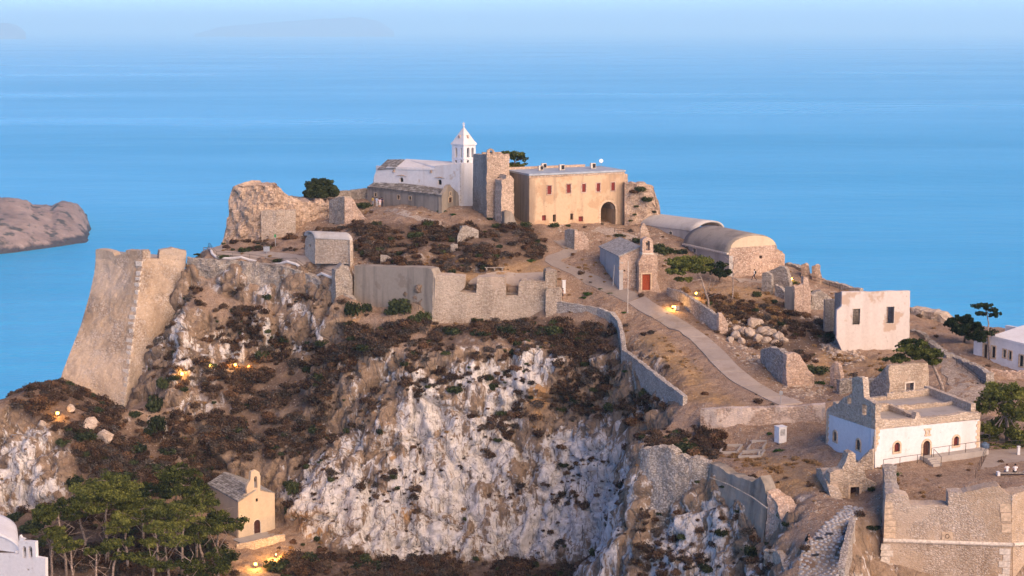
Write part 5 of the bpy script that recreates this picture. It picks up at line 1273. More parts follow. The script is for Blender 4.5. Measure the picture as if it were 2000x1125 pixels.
# parapet blocks with the two embrasures
pw = Plane(187, 269.5, 279, 265.5, 495); pe = Plane(279, 265.5, 363, 268, 495)
facade(bas, pw, [(186.6, 507), (279, 507), (279, 489), (262, 489.5), (246, 489), (245.5, 494), (224, 500), (222, 494), (215, 490), (187, 486.5)], [], 1.6, M['bastion_stone'], 'parapet', 0.05, out=0.03)
facade(bas, pe, [(279, 507), (363.3, 507), (364, 490), (350, 487), (338, 484), (325, 487), (312, 489), (311, 505), (294, 505), (293.5, 490), (279, 489)], [], 1.6, M['bastion_stone'], 'parapet', 0.05, out=0.02)
q4 = [edge_l[-1], edge_c[-1], edge_r[-1], P(363, 500, 276), P(230, 492, 283)]; zq = min(p.z for p in q4) + 0.1
poly_solid('gun_platform', [Vector((p.x, p.y, zq)) for p in q4], 0.6, M['concrete'], bas)
rr = random.Random(5)
for k in range(26):
    t_ = 0.10 + 0.84 * (k + rr.uniform(-0.3, 0.3)) / 25; j = t_ * (len(edge_c) - 1); i0 = min(int(j), len(edge_c) - 2); p = edge_c[i0].lerp(edge_c[i0 + 1], j - i0)
    w_ = rr.uniform(0.35, 0.6); h_ = rr.uniform(0.5, 0.85)
    if t_ > 0.8 and rr.random() < 0.5: continue
    ww = rr.choice((0.55, 0.85, 1.15))
    dl = (edge_l[i0] - edge_c[i0]); dl.z = 0; dl.normalize()
    b_ = MB().box(p + dl * (ww / 2 - 0.05) + Vector((0.02, 0.1, 0)), (ww, 0.5, h_), math.atan2(dl.y, dl.x)); b_.build('quoin', M['pale_stone'], bas)
# ---- rim wall from the bastion to the middle wall
rwall('retaining_wall', [(364, 503, 590, 267), (400, 507, 612, 266), (450, 510, 628, 265), (500, 513, 636, 264), (550, 519, 640, 262.8), (590, 530, 642, 261), (625, 547, 645, 258.7), (655, 563, 650, 256.5), (688, 585, 655, 254)], 1.2, M['rubble_grey'],
      'long rough rubble retaining wall between the bastion and the grey curtain wall', amp=0.4, batter=1.2, top_rag=0.12)
rwall('broken_pier', [(655, 527, 600, 255), (668, 515, 600, 255.5), (680, 520, 600, 255.8), (688, 540, 600, 256)], 1.6, M['rubble_grey'], 'dark broken rubble pier at the left end of the grey curtain wall', amp=0.25)
# ---- plain grey curtain wall and the merlon battery
gw = thing('curtain_wall', 770, 600, 254, 'smooth grey curtain wall with a level top above the gully', 'wall')
g1p = Plane(692, 256.6, 842, 249.8, 570)
facade(gw, g1p, [(690, 650), (846, 660), (850, 545), (842, 525), (830, 523), (692, 519)], [], 2.2, M['grey_plaster'], 'wall', 0.02, step=1.5)
mb = thing('battery', 960, 632, 249, 'tan battery wall with three broad merlons and two gun openings', 'battery')
g2p = Plane(843, 249.6, 1085, 248.8, 580)
facade(mb, g2p, [(843, 665), (1085, 650), (1085, 555), (1083, 530), (1066, 529), (1064, 549), (1018, 548), (1013, 552), (1012, 577), (988, 578), (986, 541), (960, 540), (932, 542), (930, 573), (898, 570), (907, 562), (908, 541), (880, 538), (846, 537)], [], 2.6, M['rubble_tan'], 'wall', 0.05, step=0.7)
facade(mb, Plane(1066, 247.6, 1097, 247.4, 600), [(1065, 640), (1097, 640), (1096.5, 568), (1092, 564), (1068, 563), (1066, 570)], [], 1.8, M['rubble_tan'], 'buttress', 0.06)
facade(mb, Plane(1062, 251.4, 1088, 251.4, 550), [(1061, 570), (1088, 570), (1087, 530), (1074, 525), (1062, 526)], [], 1.5, M['rubble_grey'], 'pillar', 0.06)
dk = thing('wooden_ramp', 1000, 566, 251, 'weathered plank ramp in the gun opening of the battery', 'ramp')
for k in range(7):
    a_ = g2p.px(989 + k * 3.3, 577)[0]; MB().box(g2p.at(a_ + 0.12, g2p.px(1000, 577)[1] + 0.15, -2.6), (0.23, 3.4, 0.07), math.atan2(g2p.x.y, g2p.x.x)).build('plank', M['weathered_wood'], dk)
# ---- upper left fortress ruin
rwall('fortress_ruin', [(436, 468, 478, 284.5), (446, 425, 475, 284.5), (450, 366, 472, 284.2), (462, 361, 470, 283.5), (490, 360, 470, 282.5), (516, 361, 468, 282), (535, 362, 466, 282), (551, 368, 464, 282.5), (561, 383, 462, 283), (580, 391, 460, 284), (610, 393, 458, 285), (645, 394, 456, 285.5)], 5.0, M['rubble_warm'],
      'massive broken rubble fortress wall on the left summit', amp=0.75, batter=1.6, top_rag=0.4)
rwall('lower_ledge_wall', [(510, 412, 455, 280.2), (540, 411, 455, 279.8), (577, 410, 455, 280)], 1.4, M['rubble_tan'], 'tan plastered ledge wall at the foot of the summit fortress ruin', amp=0.08, top_rag=0.1)
rwall('rubble_wall', [(643, 392, 450, 282.5), (655, 386, 450, 281.2), (672, 384.5, 450, 279.6)], 1.5, M['rubble_grey'], 'rubble wall side turned left, painted dark for shade, joined to a pier', amp=0.15)  # darker stone colour carries the shade of this left-turned face
rwall('rubble_pier', [(673, 385, 452, 279.4), (690, 388, 452, 279.6), (698, 405, 452, 279.9), (712, 425, 452, 280.2), (730, 432, 450, 280.5)], 1.5, M['rubble_pink'], 'rubble pier painted pinkish as if lit, stepping down towards the slate chapel', amp=0.15)  # pink stone colour carries the light on this face of the pier
rwall('low_wall', [(560, 385, 395, 293), (600, 384, 393, 293), (660, 376, 390, 294), (700, 370, 390, 294), (722, 368, 390, 294)], 0.6, M['rubble_grey'], 'low stone boundary wall behind the round summit tree', amp=0.08)
# ---- stubs on the bushy mound
rwall('wall_stub', [(880, 479, 506, 262), (886, 477, 506, 262), (894, 480, 506, 262)], 0.8, M['rubble_grey'], 'thin upright wall stub among the brown bushes', amp=0.08)
rwall('broken_wall', [(893, 462, 484, 265), (903, 444, 484, 265), (915, 441, 480, 265.5), (935, 450, 478, 266)], 1.0, M['rubble_grey'], 'broken grey wall fragment on top of the bushy mound', amp=0.2)
rwall('wall_stub', [(743, 501, 524, 257.5), (752, 500, 524, 257.5), (764, 505, 524, 257.5)], 0.8, M['rubble_grey'], 'low stone stub just behind the smooth curtain wall', amp=0.1)
rwall('broken_wall', [(1103, 452, 478, 268), (1112, 449, 478, 267), (1122, 450, 480, 266)], 0.7, M['rubble_grey'], 'grey wall corner by the bend of the upper path', amp=0.08)
rwall('broken_wall', [(1122, 449, 482, 266), (1135, 454, 482, 266.3), (1150, 466, 480, 266.5)], 0.7, M['rubble_pink'], 'pinkish tumbled wall running off the grey corner by the upper path', amp=0.12)
# ---- parapet of the cliff path
rwall('parapet_wall', [(1086, 588, 628, 247.6), (1130, 595, 632, 245.5), (1165, 601, 640, 243.5), (1192, 610, 652, 241), (1205, 626, 676, 238), (1211, 652, 700, 233.5), (1215, 682, 735, 228.5), (1245, 705, 752, 222.5), (1280, 733, 775, 214.5), (1308, 754, 790, 208.5), (1334, 774, 798, 204)], 0.6, M['rubble_dry'],
      'curving dry stone parapet along the cliff edge beside the path', amp=0.1, top_rag=0.07)
# ---- long low wall right of the path
rwall('low_wall', [(1302, 562, 584, 248.5), (1325, 568, 592, 246), (1350, 583, 609, 242), (1375, 600, 628, 238.5), (1392, 612, 642, 236.3), (1402, 618, 652, 235)], 0.55, M['rubble_dry'], 'long low rubble wall sloping down beside the red-doored chapel', amp=0.08, top_rag=0.1)
rwall('wall_stub', [(1404, 611, 650, 234.6), (1410, 610, 650, 234.8), (1422, 632, 650, 235)], 0.6, M['rubble_pink'], 'pointed end stub of the long low wall beside the boulders', amp=0.06)
# ---- ruins between the big vault and the white house
rwall('ruined_wall', [(1488, 531, 582, 250.5), (1497, 530, 582, 250), (1507, 538, 582, 249.6)], 0.8, M['rubble_grey'], 'narrow ruin wall with a pale broken edge below the barrel vault', amp=0.06)
rwall('ruined_wall', [(1500, 530, 580, 253.5), (1512, 524, 580, 253), (1521, 520, 580, 252.5), (1532, 523, 582, 252), (1536, 527, 582, 251.8), (1542, 556, 582, 251.5)], 0.9, M['rubble_grey'], 'dark peaked gable ruin below the barrel vault', amp=0.08)
rwall('ruined_wall', [(1513, 556, 585, 249.5), (1524, 560, 588, 248.8), (1532, 570, 588, 248.3)], 0.7, M['rubble_dry'], 'low stone wall between the peaked gable ruin and the pink ruin', amp=0.08)
rwall('ruined_house_wall', [(1533, 561, 622, 245), (1542, 560, 622, 244.2), (1552, 562, 622, 243.4)], 0.7, M['grey_plaster'], 'grey plastered side of the pink roofless ruin', amp=0.05, top_rag=0.06)
rwall('ruined_house_wall', [(1552.5, 562, 620, 243.3), (1562, 558, 620, 243.8), (1569, 553, 618, 244), (1570, 541, 618, 244), (1579, 541, 616, 244.4), (1580, 556, 616, 244.5), (1584, 575, 616, 244.8)], 0.8, M['rubble_pink'], 'pink rubble house ruin with a chimney stump', amp=0.12)
rwall('ruined_wall', [(1585, 574, 615, 246), (1600, 568, 612, 246.6), (1622, 580, 612, 247.2), (1634, 590, 612, 247.8)], 0.8, M['rubble_dry'], 'tumbled grey wall between the pink ruin and the pinkish white house', amp=0.25)
rwall('ruined_wall', [(1565, 515, 545, 262), (1572, 514, 546, 261.6), (1580, 518, 546, 261.4), (1583, 535, 548, 261.4)], 1.2, M['rubble_warm'], 'far reddish ruin stump on the seaward rim, flat-topped', amp=0.12)
rwall('ruined_wall', [(1585, 519, 550, 260.5), (1592, 516, 552, 260), (1600, 518, 553, 259.8), (1606, 545, 556, 259.8)], 1.4, M['rubble_warm'], 'far rounded ruin stump on the seaward rim', amp=0.15)
rwall('rim_wall', [(1533, 514, 530, 268), (1550, 518, 534, 266.5), (1566, 524, 540, 265)], 1.0, M['rubble_grey'], 'dark rim wall running right from the barrel-vaulted church', amp=0.15)
rwall('rim_wall', [(1606, 548, 562, 260.5), (1640, 556, 572, 258), (1680, 566, 582, 255.5)], 0.8, M['rubble_dry'], 'low rim wall along the sea edge behind the pinkish white house', amp=0.15)
rwall('rock_bank', [(1778, 603, 640, 247), (1800, 606, 640, 246), (1830, 611, 640, 245), (1850, 630, 645, 244)], 3.0, M['rubble_tan'], 'rounded tan bank beyond the right end of the pinkish white house', amp=0.4)
rwall('dry_stone_wall', [(1778, 642, 672, 238), (1795, 648, 682, 236), (1808, 660, 690, 233.5)], 0.8, M['rubble_grey'], 'dark dry wall stub at the right corner of the pinkish white house', amp=0.12)
rwall('dry_stone_wall', [(1808, 666, 688, 233), (1830, 680, 706, 228.5), (1850, 694, 718, 224)], 0.9, M['rubble_dry'], 'low dry stone wall above the stony track near the dark trees', amp=0.15)
rwall('dry_stone_wall', [(1848, 690, 712, 226.5), (1880, 704, 728, 221), (1905, 715, 738, 216.5), (1928, 730, 752, 212.5)], 0.9, M['rubble_dry'], 'low dry stone wall beside the stony track before the clean white house', amp=0.15)
rwall('dry_stone_wall', [(1935, 724, 738, 217), (1970, 726, 740, 216.5), (2010, 726, 742, 216)], 0.8, M['rubble_pink'], 'pinkish stone wall below the clean white house terrace', amp=0.12)
# ---- dry stone ruin below the boulders
rwall('dry_stone_ruin', [(1485, 684, 735, 221.5), (1495, 680, 745, 219.5), (1505, 677, 752, 217.5), (1520, 684, 758, 215.5), (1536, 693, 765, 213.5)], 0.9, M['rubble_dry'], 'dry stone ruin side greyed for shade with a doorway shadow below the boulder heap', amp=0.14)  # grey stone here puts the shade on this side into the colour
rwall('dry_stone_ruin', [(1536.5, 693, 766, 213.4), (1550, 690, 766, 213.8), (1560, 692, 764, 214.2), (1572, 712, 762, 214.8), (1590, 735, 758, 215.4)], 0.9, M['rubble_pink'], 'end of the dry stone ruin, painted pink as if lit, tumbling to the right', amp=0.2)  # pink stone here puts the light on this end into the colour
rwall('wall_stub', [(1622, 716, 752, 214.5), (1630, 709, 754, 214), (1638, 712, 754, 213.8), (1642, 735, 754, 213.6)], 0.8, M['rubble_pink'], 'pink pillar stump standing in the weeds above the ruined church', amp=0.1)
rwall('low_wall', [(1640, 745, 768, 211), (1665, 740, 768, 211.5), (1690, 742, 766, 212), (1730, 735, 764, 213)], 0.9, M['rubble_dry'], 'grey tumbled stone bank behind the ruined church gable', amp=0.3)
# ---- retaining wall of the lower plateau
rwall('retaining_wall', [(1368, 800, 868, 198), (1400, 798, 866, 197.5), (1450, 797, 864, 197), (1500, 796, 862, 196.8), (1560, 794, 862, 196.5), (1612, 790, 866, 196)], 1.0, M['rubble_patch'], 'pink plaster-patched retaining wall between path and lower plateau', amp=0.12, top_rag=0.06, batter=0.3)
# ---- lower tower wall, plastered wall, broken end
rwall('round_tower_wall', [(1244, 905, 1010, 188.5), (1252, 880, 1005, 187.3), (1270, 876, 1000, 186.2), (1303, 871, 1000, 184.8), (1320, 888, 1005, 184), (1362, 898, 1010, 183), (1388, 906, 1010, 182.6)], 1.4, M['rubble_dry'], 'rounded dry stone tower wall on the cliff edge of the lower plateau', amp=0.22, batter=0.8, top_rag=0.2)
rwall('outwork_wall', [(1387, 904, 1040, 182.2), (1402, 910, 1050, 180.9), (1424, 926, 1065, 179), (1470, 941, 1090, 175), (1485, 931, 1095, 173.7), (1492, 945, 1100, 173), (1500, 975, 1105, 172.2)], 1.3, M['grey_plaster'], 'sloping grey plastered outwork wall with a stone band', amp=0.1, batter=1.2, top_rag=0.1)
w2 = [(1388, 932), (1425, 946), (1470, 970), (1500, 992)]
tag(recenter(MB().tube([Plane(1387, 181.2, 1500, 171.2, 960).pt(u, v, 0.12) for u, v in w2], 0.07, 6).build('stone_band', M['rubble_tan'])), 'thin stone string band on the grey outwork wall', 'moulding')
rwall('broken_wall_end', [(1498, 955, 1105, 171.9), (1506, 968, 1105, 171.5), (1518, 992, 1105, 170.5), (1532, 1030, 1110, 168.5), (1544, 1062, 1112, 166.5)], 2.4, M['rubble_pink'], 'pink broken end of the outwork wall tapering down to the lane', amp=0.35, top_rag=0.3)
rwall('low_wall', [(1492, 1078, 1140, 165), (1510, 1074, 1140, 164), (1522, 1085, 1145, 162.5), (1538, 1125, 1160, 158.5)], 0.7, M['rubble_tan'], 'short tan wall stub dropping beside the cobbled lane', amp=0.1)
# ---- gate ruin at the head of the lane
gt = thing('gate_ruin', 1665, 985, 172.5, 'ruined stone gate with a low doorway at the head of the cobbled lane', 'gate ruin')
gp_ = Plane(1625, 172.2, 1722, 173.2, 950); gd = ('r', 1660, 951, 1678, 980)
facade(gt, gp_, [(1624, 1010), (1722, 1005), (1722, 950), (1705, 940), (1692, 935), (1690, 925), (1687, 912), (1676, 907), (1672, 905), (1671, 886), (1664, 883), (1656, 887), (1652, 902), (1643, 917), (1630, 918), (1620, 925)], [gd], 1.3, M['rubble_tan'], 'wall', 0.08)
surround(gt, gp_, gd, 0.25, 0.06, M['ashlar'], False, 'door_surround', 0.5); shutter(gt, gp_, gd, M['brown_wood'], 0.9, name='door')
link('slanting_wall', strip_mesh([(P(1594, 990, 177), P(1594, 915, 177)), (P(1606, 1000, 175), P(1605, 916, 175)), (P(1618, 1010, 172), P(1616, 950, 172)), (P(1627, 1015, 170), P(1627, 985, 170))], 1.2, M['rubble_tan'], 'slanting_wall', 0.12, 0.35, 0.12, 3), gt)
rwall('corner_heap', [(1672, 906, 915, 177), (1685, 893, 916, 176.8), (1700, 878, 916, 176.6), (1705, 880, 918, 176.5)], 0.8, M['rubble_tan'], 'small stone wedge leaning against the church corner blocks', amp=0.1)
# ---- foreground bastion lower right
fb = thing('gun_bastion', 1850, 1062, 162, 'broad tan gun bastion with a rounded stone cordon and a wide embrasure', 'bastion')
f1p = Plane(1726, 163, 1976, 161.4, 1030); f2p = Plane(1976, 161.4, 2040, 164.5, 1030)
facade(fb, f1p, [(1725.5, 1056), (1976, 1064), (1976, 970), (1961, 962), (1950, 949), (1919, 953), (1881, 963), (1862, 962), (1853, 963.5), (1853, 988), (1780, 985), (1771, 968), (1747, 961), (1731, 966), (1727, 1000)], [], 1.8, M['bastion_stone'], 'upper_wall', 0.06)
facade(fb, f1p, [(1718, 1240), (1976.5, 1240), (1976, 1063), (1725.5, 1055)], [], 1.8, M['bastion_stone'], 'lower_wall', out=0.1)
facade(fb, f2p, [(1976.3, 1064), (2050, 1058), (2050, 955), (2020, 957), (1990, 962), (1977, 968)], [], 1.8, M['bastion_stone'], 'upper_wall', 0.06, out=-0.02)
facade(fb, f2p, [(1976.5, 1240), (2050, 1240), (2050, 1058), (1976.5, 1063)], [], 1.8, M['bastion_stone'], 'lower_wall', out=0.08)
MB().tube([f1p.pt(1725, 1054.5, 0.12), f1p.pt(1850, 1058.5, 0.12), f1p.pt(1977, 1063, 0.14)], 0.2, 10).build('cordon', M['pale_stone'], fb)
MB().tube([f2p.pt(1977, 1063, 0.14), f2p.pt(2050, 1058, 0.14)], 0.2, 10).build('cordon', M['pale_stone'], fb)
sideb = Plane(1731, 163.1, 1733, 171)
lk = [f1p.at(0.05, 0, -0.02), P(1728, 965, 166), P(1733, 945, 169.5)]
link('side_wall', strip_mesh([(Vector((f1p.o.x + 0.3, 163.2, -60)), Vector((f1p.o.x + 0.3, 163.2, f1p.px(1731, 966)[1]))), (Vector((f1p.o.x + 0.9, 167, -56)), Vector((f1p.o.x + 0.9, 167, f1p.px(1731, 966)[1] + 0.2))), (Vector((f1p.o.x + 1.7, 171.5, -53)), Vector((f1p.o.x + 1.7, 171.5, f1p.px(1731, 966)[1] + 0.8)))], 1.2, M['rubble_grey'], 'side_wall', 0.15, 0.4, 0.15, 9), fb)
facade(fb, Plane(1731, 169.2, 1748, 169.0, 960), [(1732, 985), (1748, 985), (1747.5, 932), (1744, 930), (1735, 930), (1732, 950)], [], 0.8, M['rubble_tan'], 'merlon_stump', 0.05)
rr = random.Random(9)
for k in range(7):
    z0 = f1p.px(1727, 1050)[1] + k * 0.62
    if z0 + 0.5 > f1p.px(1731, 975)[1]: break
    L_ = rr.choice((0.8, 1.15)); link('quoin', slab_mesh(f1p, [(0.03, z0), (L_, z0), (L_, z0 + 0.56), (0.03, z0 + 0.56)], [], 0.3, M['ashlar'], 'quoin', 0.06), fb)
for k in range(7):
    z0 = f1p.px(1975, 1120)[1] - 2.0 + k * 0.66; L_ = (1.1, 0.7)[k % 2]
    link('quoin', slab_mesh(f1p, [(f1p.L - L_, z0), (f1p.L - 0.02, z0), (f1p.L - 0.02, z0 + 0.6), (f1p.L - L_, z0 + 0.6)], [], 0.3, M['pale_stone'], 'quoin', 0.15), fb)
    L2 = (0.7, 1.0)[k % 2]
    link('quoin', slab_mesh(f1p, [(-0.25 - k * 0.0, z0), (L2, z0), (L2, z0 + 0.6), (-0.15, z0 + 0.6)], [], 0.3, M['pale_stone'], 'quoin', 0.15), fb)
for (u0, v0, u1, v1) in ((1953, 985, 1974, 1000), (1955, 1002, 1974, 1018), (1956, 1024, 1975, 1040)):
    link('ashlar_block', slab_mesh(f1p, [f1p.px(u0, v1), f1p.px(u1, v1), f1p.px(u1, v0), f1p.px(u0, v0)], [], 0.3, M['ashlar'], 'ashlar_block', 0.05), fb)
link('carved_block', slab_mesh(f1p, [f1p.px(1840, 1054), f1p.px(1861, 1054.5), f1p.px(1861, 1039.5), f1p.px(1840, 1039)], [], 0.3, M['ashlar'], 'carved_block', 0.06), fb)
ci = [(f1p.px(1850, 1047)[0] + 0.22 * math.cos(t), f1p.px(1850, 1047)[1] + 0.24 * math.sin(t)) for t in [2 * math.pi * k / 14 for k in range(14)]]
link('carved_ring', slab_mesh(f1p, ci, [[(a * 0.72 + ci[0][0] * 0 + 0.28 * f1p.px(1850, 1047)[0], z * 0.72 + 0.28 * f1p.px(1850, 1047)[1]) for a, z in ci]], 0.1, M['bark'], 'carved_ring', 0.09), fb)
# ================================================================= WALKS
def drape(name, left, right, mat, lift=0.05, n=6, thick=0.25, parent=None, kind='structure', rag=0.0):
    """walk between two lines of ground places, following the ground"""
    vs = []; m_ = len(left); rr = random.Random(len(left) * 7)
    for a, b in zip(left, right):
        for k in range(n + 1):
            p = a.lerp(b, k / n)
            if rag and k in (0, n): p = p + Vector((rr.uniform(-rag, rag), rr.uniform(-rag, rag), 0))
            vs.append(Vector((p.x, p.y, hz(p.x, p.y) + lift)))
    w = n + 1; fs = [(i * w + k, i * w + k + 1, (i + 1) * w + k + 1, (i + 1) * w + k) for i in range(m_ - 1) for k in range(n)]
    o = len(vs); vs += [v - UP * thick for v in vs]
    bd = [(k) for k in range(w)] + [i * w + n for i in range(1, m_)] + [(m_ - 1) * w + k for k in range(n - 1, -1, -1)] + [i * w for i in range(m_ - 2, 0, -1)]
    fs += [(bd[i], bd[(i + 1) % len(bd)], o + bd[(i + 1) % len(bd)], o + bd[i]) for i in range(len(bd))]
    me = mesh(name, vs, fs, mat, False)
    bm = bmesh.new(); bm.from_mesh(me); bmesh.ops.recalc_face_normals(bm, faces=bm.faces); bm.to_mesh(me); bm.free()
    if sum(p.normal.z for p in me.polygons) < 0: me.flip_normals()
    o_ = link(name, me, parent)
    if kind: o_['kind'] = kind
    return o_
def walk_lines(pts, widths, step=0.8):
    g = [G(u, v) for u, v in pts]
    ss = [0]
    for i in range(1, len(g)): ss.append(ss[-1] + (g[i] - g[i - 1]).length)
    q = np.arange(0, ss[-1], step); X = np.interp(q, ss, [p.x for p in g]); Y = np.interp(q, ss, [p.y for p in g]); Wd = np.interp(q, ss, widths)
    for _ in range(6):
        X[1:-1] = (X[:-2] + 2 * X[1:-1] + X[2:]) / 4; Y[1:-1] = (Y[:-2] + 2 * Y[1:-1] + Y[2:]) / 4
    tx, ty = np.gradient(X), np.gradient(Y); L = np.hypot(tx, ty) + 1e-9; nx, ny = -ty / L, tx / L
    return [Vector((X[i] + nx[i] * Wd[i] / 2, Y[i] + ny[i] * Wd[i] / 2, 0)) for i in range(len(X))], [Vector((X[i] - nx[i] * Wd[i] / 2, Y[i] - ny[i] * Wd[i] / 2, 0)) for i in range(len(X))]
M['path_concrete'] = plastered('path_concrete', (0.42, 0.35, 0.29), (0.34, 0.27, 0.21), (0.26, 0.2, 0.16), 0.58, 0.35, 0.35)
_pm = M['path_concrete'].node_tree; _bs = _pm.nodes['Principled BSDF']; _src = _bs.inputs['Base Color'].links[0].from_socket
_oi = _pm.nodes.new('ShaderNodeObjectInfo'); _hv = _pm.nodes.new('ShaderNodeHueSaturation'); _mp = _pm.nodes.new('ShaderNodeMapRange'); _mp.inputs[3].default_value = 0.8; _mp.inputs[4].default_value = 1.12
_pm.links.new(_oi.outputs['Random'], _mp.inputs[0]); _pm.links.new(_mp.outputs[0], _hv.inputs['Value']); _pm.links.new(_src, _hv.inputs['Color']); _pm.links.new(_hv.outputs[0], _bs.inputs['Base Color'])
M['gravel'] = masonry('gravel', (0.36, 0.28, 0.22), (0.24, 0.18, 0.14), (0.50, 0.43, 0.36), 4.5, (0.30, 0.23, 0.17), stain_amt=0.1, depth=0.04, ys=1.0)
M['cobble'] = plain('cobble', (0.42, 0.41, 0.40), 0.75, 0.3, 2)
# upper gravel path
l_, r_ = walk_lines([(1090, 472), (1108, 483), (1122, 491), (1100, 499), (1075, 505), (1073, 511), (1098, 521), (1130, 534), (1165, 550), (1205, 569), (1245, 588)], [2.0, 2.0, 2.2, 2.3, 2.4, 2.4, 2.4, 2.6, 2.8, 2.9, 3.0])
drape('upper_path', l_, r_, M['path_concrete'], 0.06, rag=0.1)
# concrete slab road: every slab its own piece
l_, r_ = walk_lines([(1243, 587), (1285, 612), (1330, 639), (1366, 662), (1394, 688), (1418, 716), (1448, 742), (1490, 766), (1550, 793)], [3.0, 3.0, 3.0, 2.9, 2.9, 3.0, 3.2, 3.2, 3.4])
road = drape('concrete_road', l_, r_, M['gravel'], 0.02)
i = 0; cuts = [9, 7, 6, 7, 6, 6, 7, 6, 8, 8, 9, 9, 9, 9]
for c in cuts:
    if i + 2 >= len(l_): break
    j = min(len(l_) - 1, i + c); L2 = [p.copy() for p in l_[i:j + 1]]; R2 = [p.copy() for p in r_[i:j + 1]]
    if len(L2) > 1:
        t = (L2[-1] - L2[-2]).normalized() * 0.14; L2[-1] = L2[-1] - t; R2[-1] = R2[-1] - t
        drape('slab', L2, R2, M['path_concrete'], 0.10, 4, 0.16, road, None)
    i = j
# left shelf walk
l_, r_ = walk_lines([(372, 492), (430, 497), (480, 497), (530, 499), (575, 508), (620, 521), (655, 534), (682, 545)], [2.4] * 8)
SHELF = [r if r.y < l.y else l for l, r in zip(l_, r_)]
drape('shelf_walk', l_, r_, M['path_concrete'], 0.06, rag=0.1)
# paved terrace behind the battery
g4 = [(905, 545), (960, 533), (1060, 532), (1075, 548), (1060, 562), (920, 562)]
tv = [G(u, v) for u, v in g4]; zt_ = max(p.z for p in tv[2:]) + 0.02
drape('battery_terrace', [G(915, 556), G(920, 548), G(935, 541), G(955, 535), G(975, 532)], [G(1072, 558), G(1075, 550), G(1075, 543), G(1070, 537), G(1062, 533)], M['path_concrete'], 0.05, 8, 0.2)
# summit walk past the slate chapel, stony track on the right
l_, r_ = walk_lines([(728, 407), (760, 410), (790, 418), (830, 432), (880, 440)], [1.6, 1.6, 1.5, 1.4, 1.4]); drape('summit_path', l_, r_, M['gravel'], 0.05, rag=0.15)
l_, r_ = walk_lines([(1838, 690), (1862, 712), (1885, 738), (1900, 765), (1895, 790)], [3.5, 4.5, 5.0, 5.5, 6]); drape('stony_track', l_, r_, M['gravel'], 0.05, rag=0.3)
l_, r_ = walk_lines([(1165, 447), (1190, 453), (1225, 462), (1245, 470)], [3.0, 3.4, 3.0, 2.6]); drape('gateway_path', l_, r_, M['gravel'], 0.06, rag=0.2)
l_, r_ = walk_lines([(1440, 548), (1470, 549), (1500, 553)], [2.4, 2.2, 2.0]); drape('vault_path', l_, r_, M['path_concrete'], 0.06, rag=0.2)
# cobbled lane
l_, r_ = walk_lines([(1668, 992), (1650, 1012), (1634, 1035), (1618, 1062), (1607, 1090), (1602, 1130), (1600, 1170)], [1.8, 2.2, 2.8, 3.5, 4.2, 5.0, 5.2], 0.4)
lane = drape('cobbled_lane', l_, r_, M['gravel'], 0.03)
protos = []
for k in range(8):
    rr = random.Random(k + 40); n_ = 7
    an = [2 * math.pi * (i + rr.uniform(-0.25, 0.25)) / n_ for i in range(n_)]
    top = [(0.44 * math.cos(a) * rr.uniform(0.85, 1.1), 0.44 * math.sin(a) * rr.uniform(0.85, 1.1)) for a in an]
    vs = [(x, y, 0) for x, y in top] + [(x * 0.86, y * 0.86, 0.16) for x, y in top]
    protos.append(mesh('cobble', vs, [tuple(range(n_ - 1, -1, -1)), tuple(n_ + i for i in range(n_))] + [(i, (i + 1) % n_, n_ + (i + 1) % n_, n_ + i) for i in range(n_)], M['cobble'], False))
rr = random.Random(3); cnt = 0; rest = MB()
rows = list(range(len(l_) - 1))[::-1]
for i in rows:
    w_ = (l_[i] - r_[i]).length; k = max(2, int(w_ / 0.46))
    for j in range(k):
        t = (j + (0.75 if i % 2 else 0.3) + rr.uniform(-0.12, 0.12)) / k
        p = l_[i].lerp(r_[i], min(1, t)) + Vector((rr.uniform(-0.08, 0.08), rr.uniform(-0.08, 0.08), 0))
        u_, v_ = proj(p.x, p.y, hz(p.x, p.y)); a_ = math.atan2((l_[i] - r_[i]).y, (l_[i] - r_[i]).x) + rr.uniform(-0.3, 0.3)
        me_ = rr.choice(protos); sc_ = (w_ / k / 0.84 * rr.uniform(0.85, 1.15), 0.47 * rr.uniform(0.85, 1.15), 1); lo_ = Vector((p.x, p.y, hz(p.x, p.y) - 0.07 + rr.uniform(-0.015, 0.015)))
        if cnt < 298 and v_ < 1140:
            o = bpy.data.objects.new('cobble', me_); COL.objects.link(o); o.parent = lane; o.location = lo_; o.scale = sc_; o.rotation_euler = (0, 0, a_); cnt += 1
        else:
            mt = Matrix.LocRotScale(lo_, Euler((0, 0, a_)), Vector(sc_)); rest.add([mt @ v.co for v in me_.vertices], [tuple(f.vertices) for f in me_.polygons])
if rest.v: tag(rest.build('cobbles', M['cobble'], lane), kind='stuff')
for u, v in ((1592, 1086), (1600, 1056), (1620, 1047)):
    p = G(u, v); tag(recenter(MB().box(p + UP * 0.16, (0.7, 0.5, 0.06), 0.1).build('drain_cover', M['metal_dark'])), 'dark rectangular iron drain cover set in the cobbled lane', 'drain cover', 'drain covers in the lane')
rwall('lane_wall', [(1672, 1010, 1025, 163.5), (1665, 1040, 1062, 158), (1655, 1075, 1100, 153.5), (1650, 1110, 1150, 150)][::-1], 0.6, M['rubble_dry'], 'low cobbled kerb wall along the right side of the lane', amp=0.08, top_rag=0.08)
# viewing terrace with bench
tz = G(1940, 915).z
tcor = [P(1903, 934, 172.5), P(2040, 940, 171.5), P(2040, 878, 186.5), P(1928, 884, 185)]
zt_ = sum(p.z for p in tcor) / 4 + 0.1
tag(poly_solid('viewing_terrace', [XYZ(u, d, zt_) for u, d in ((1905, 172.5), (2045, 171.5), (2040, 186), (1932, 185))], 1.2, M['path_concrete']), 'pale concrete viewing terrace on top of the gun bastion', 'terrace')
TERR_Z = zt_
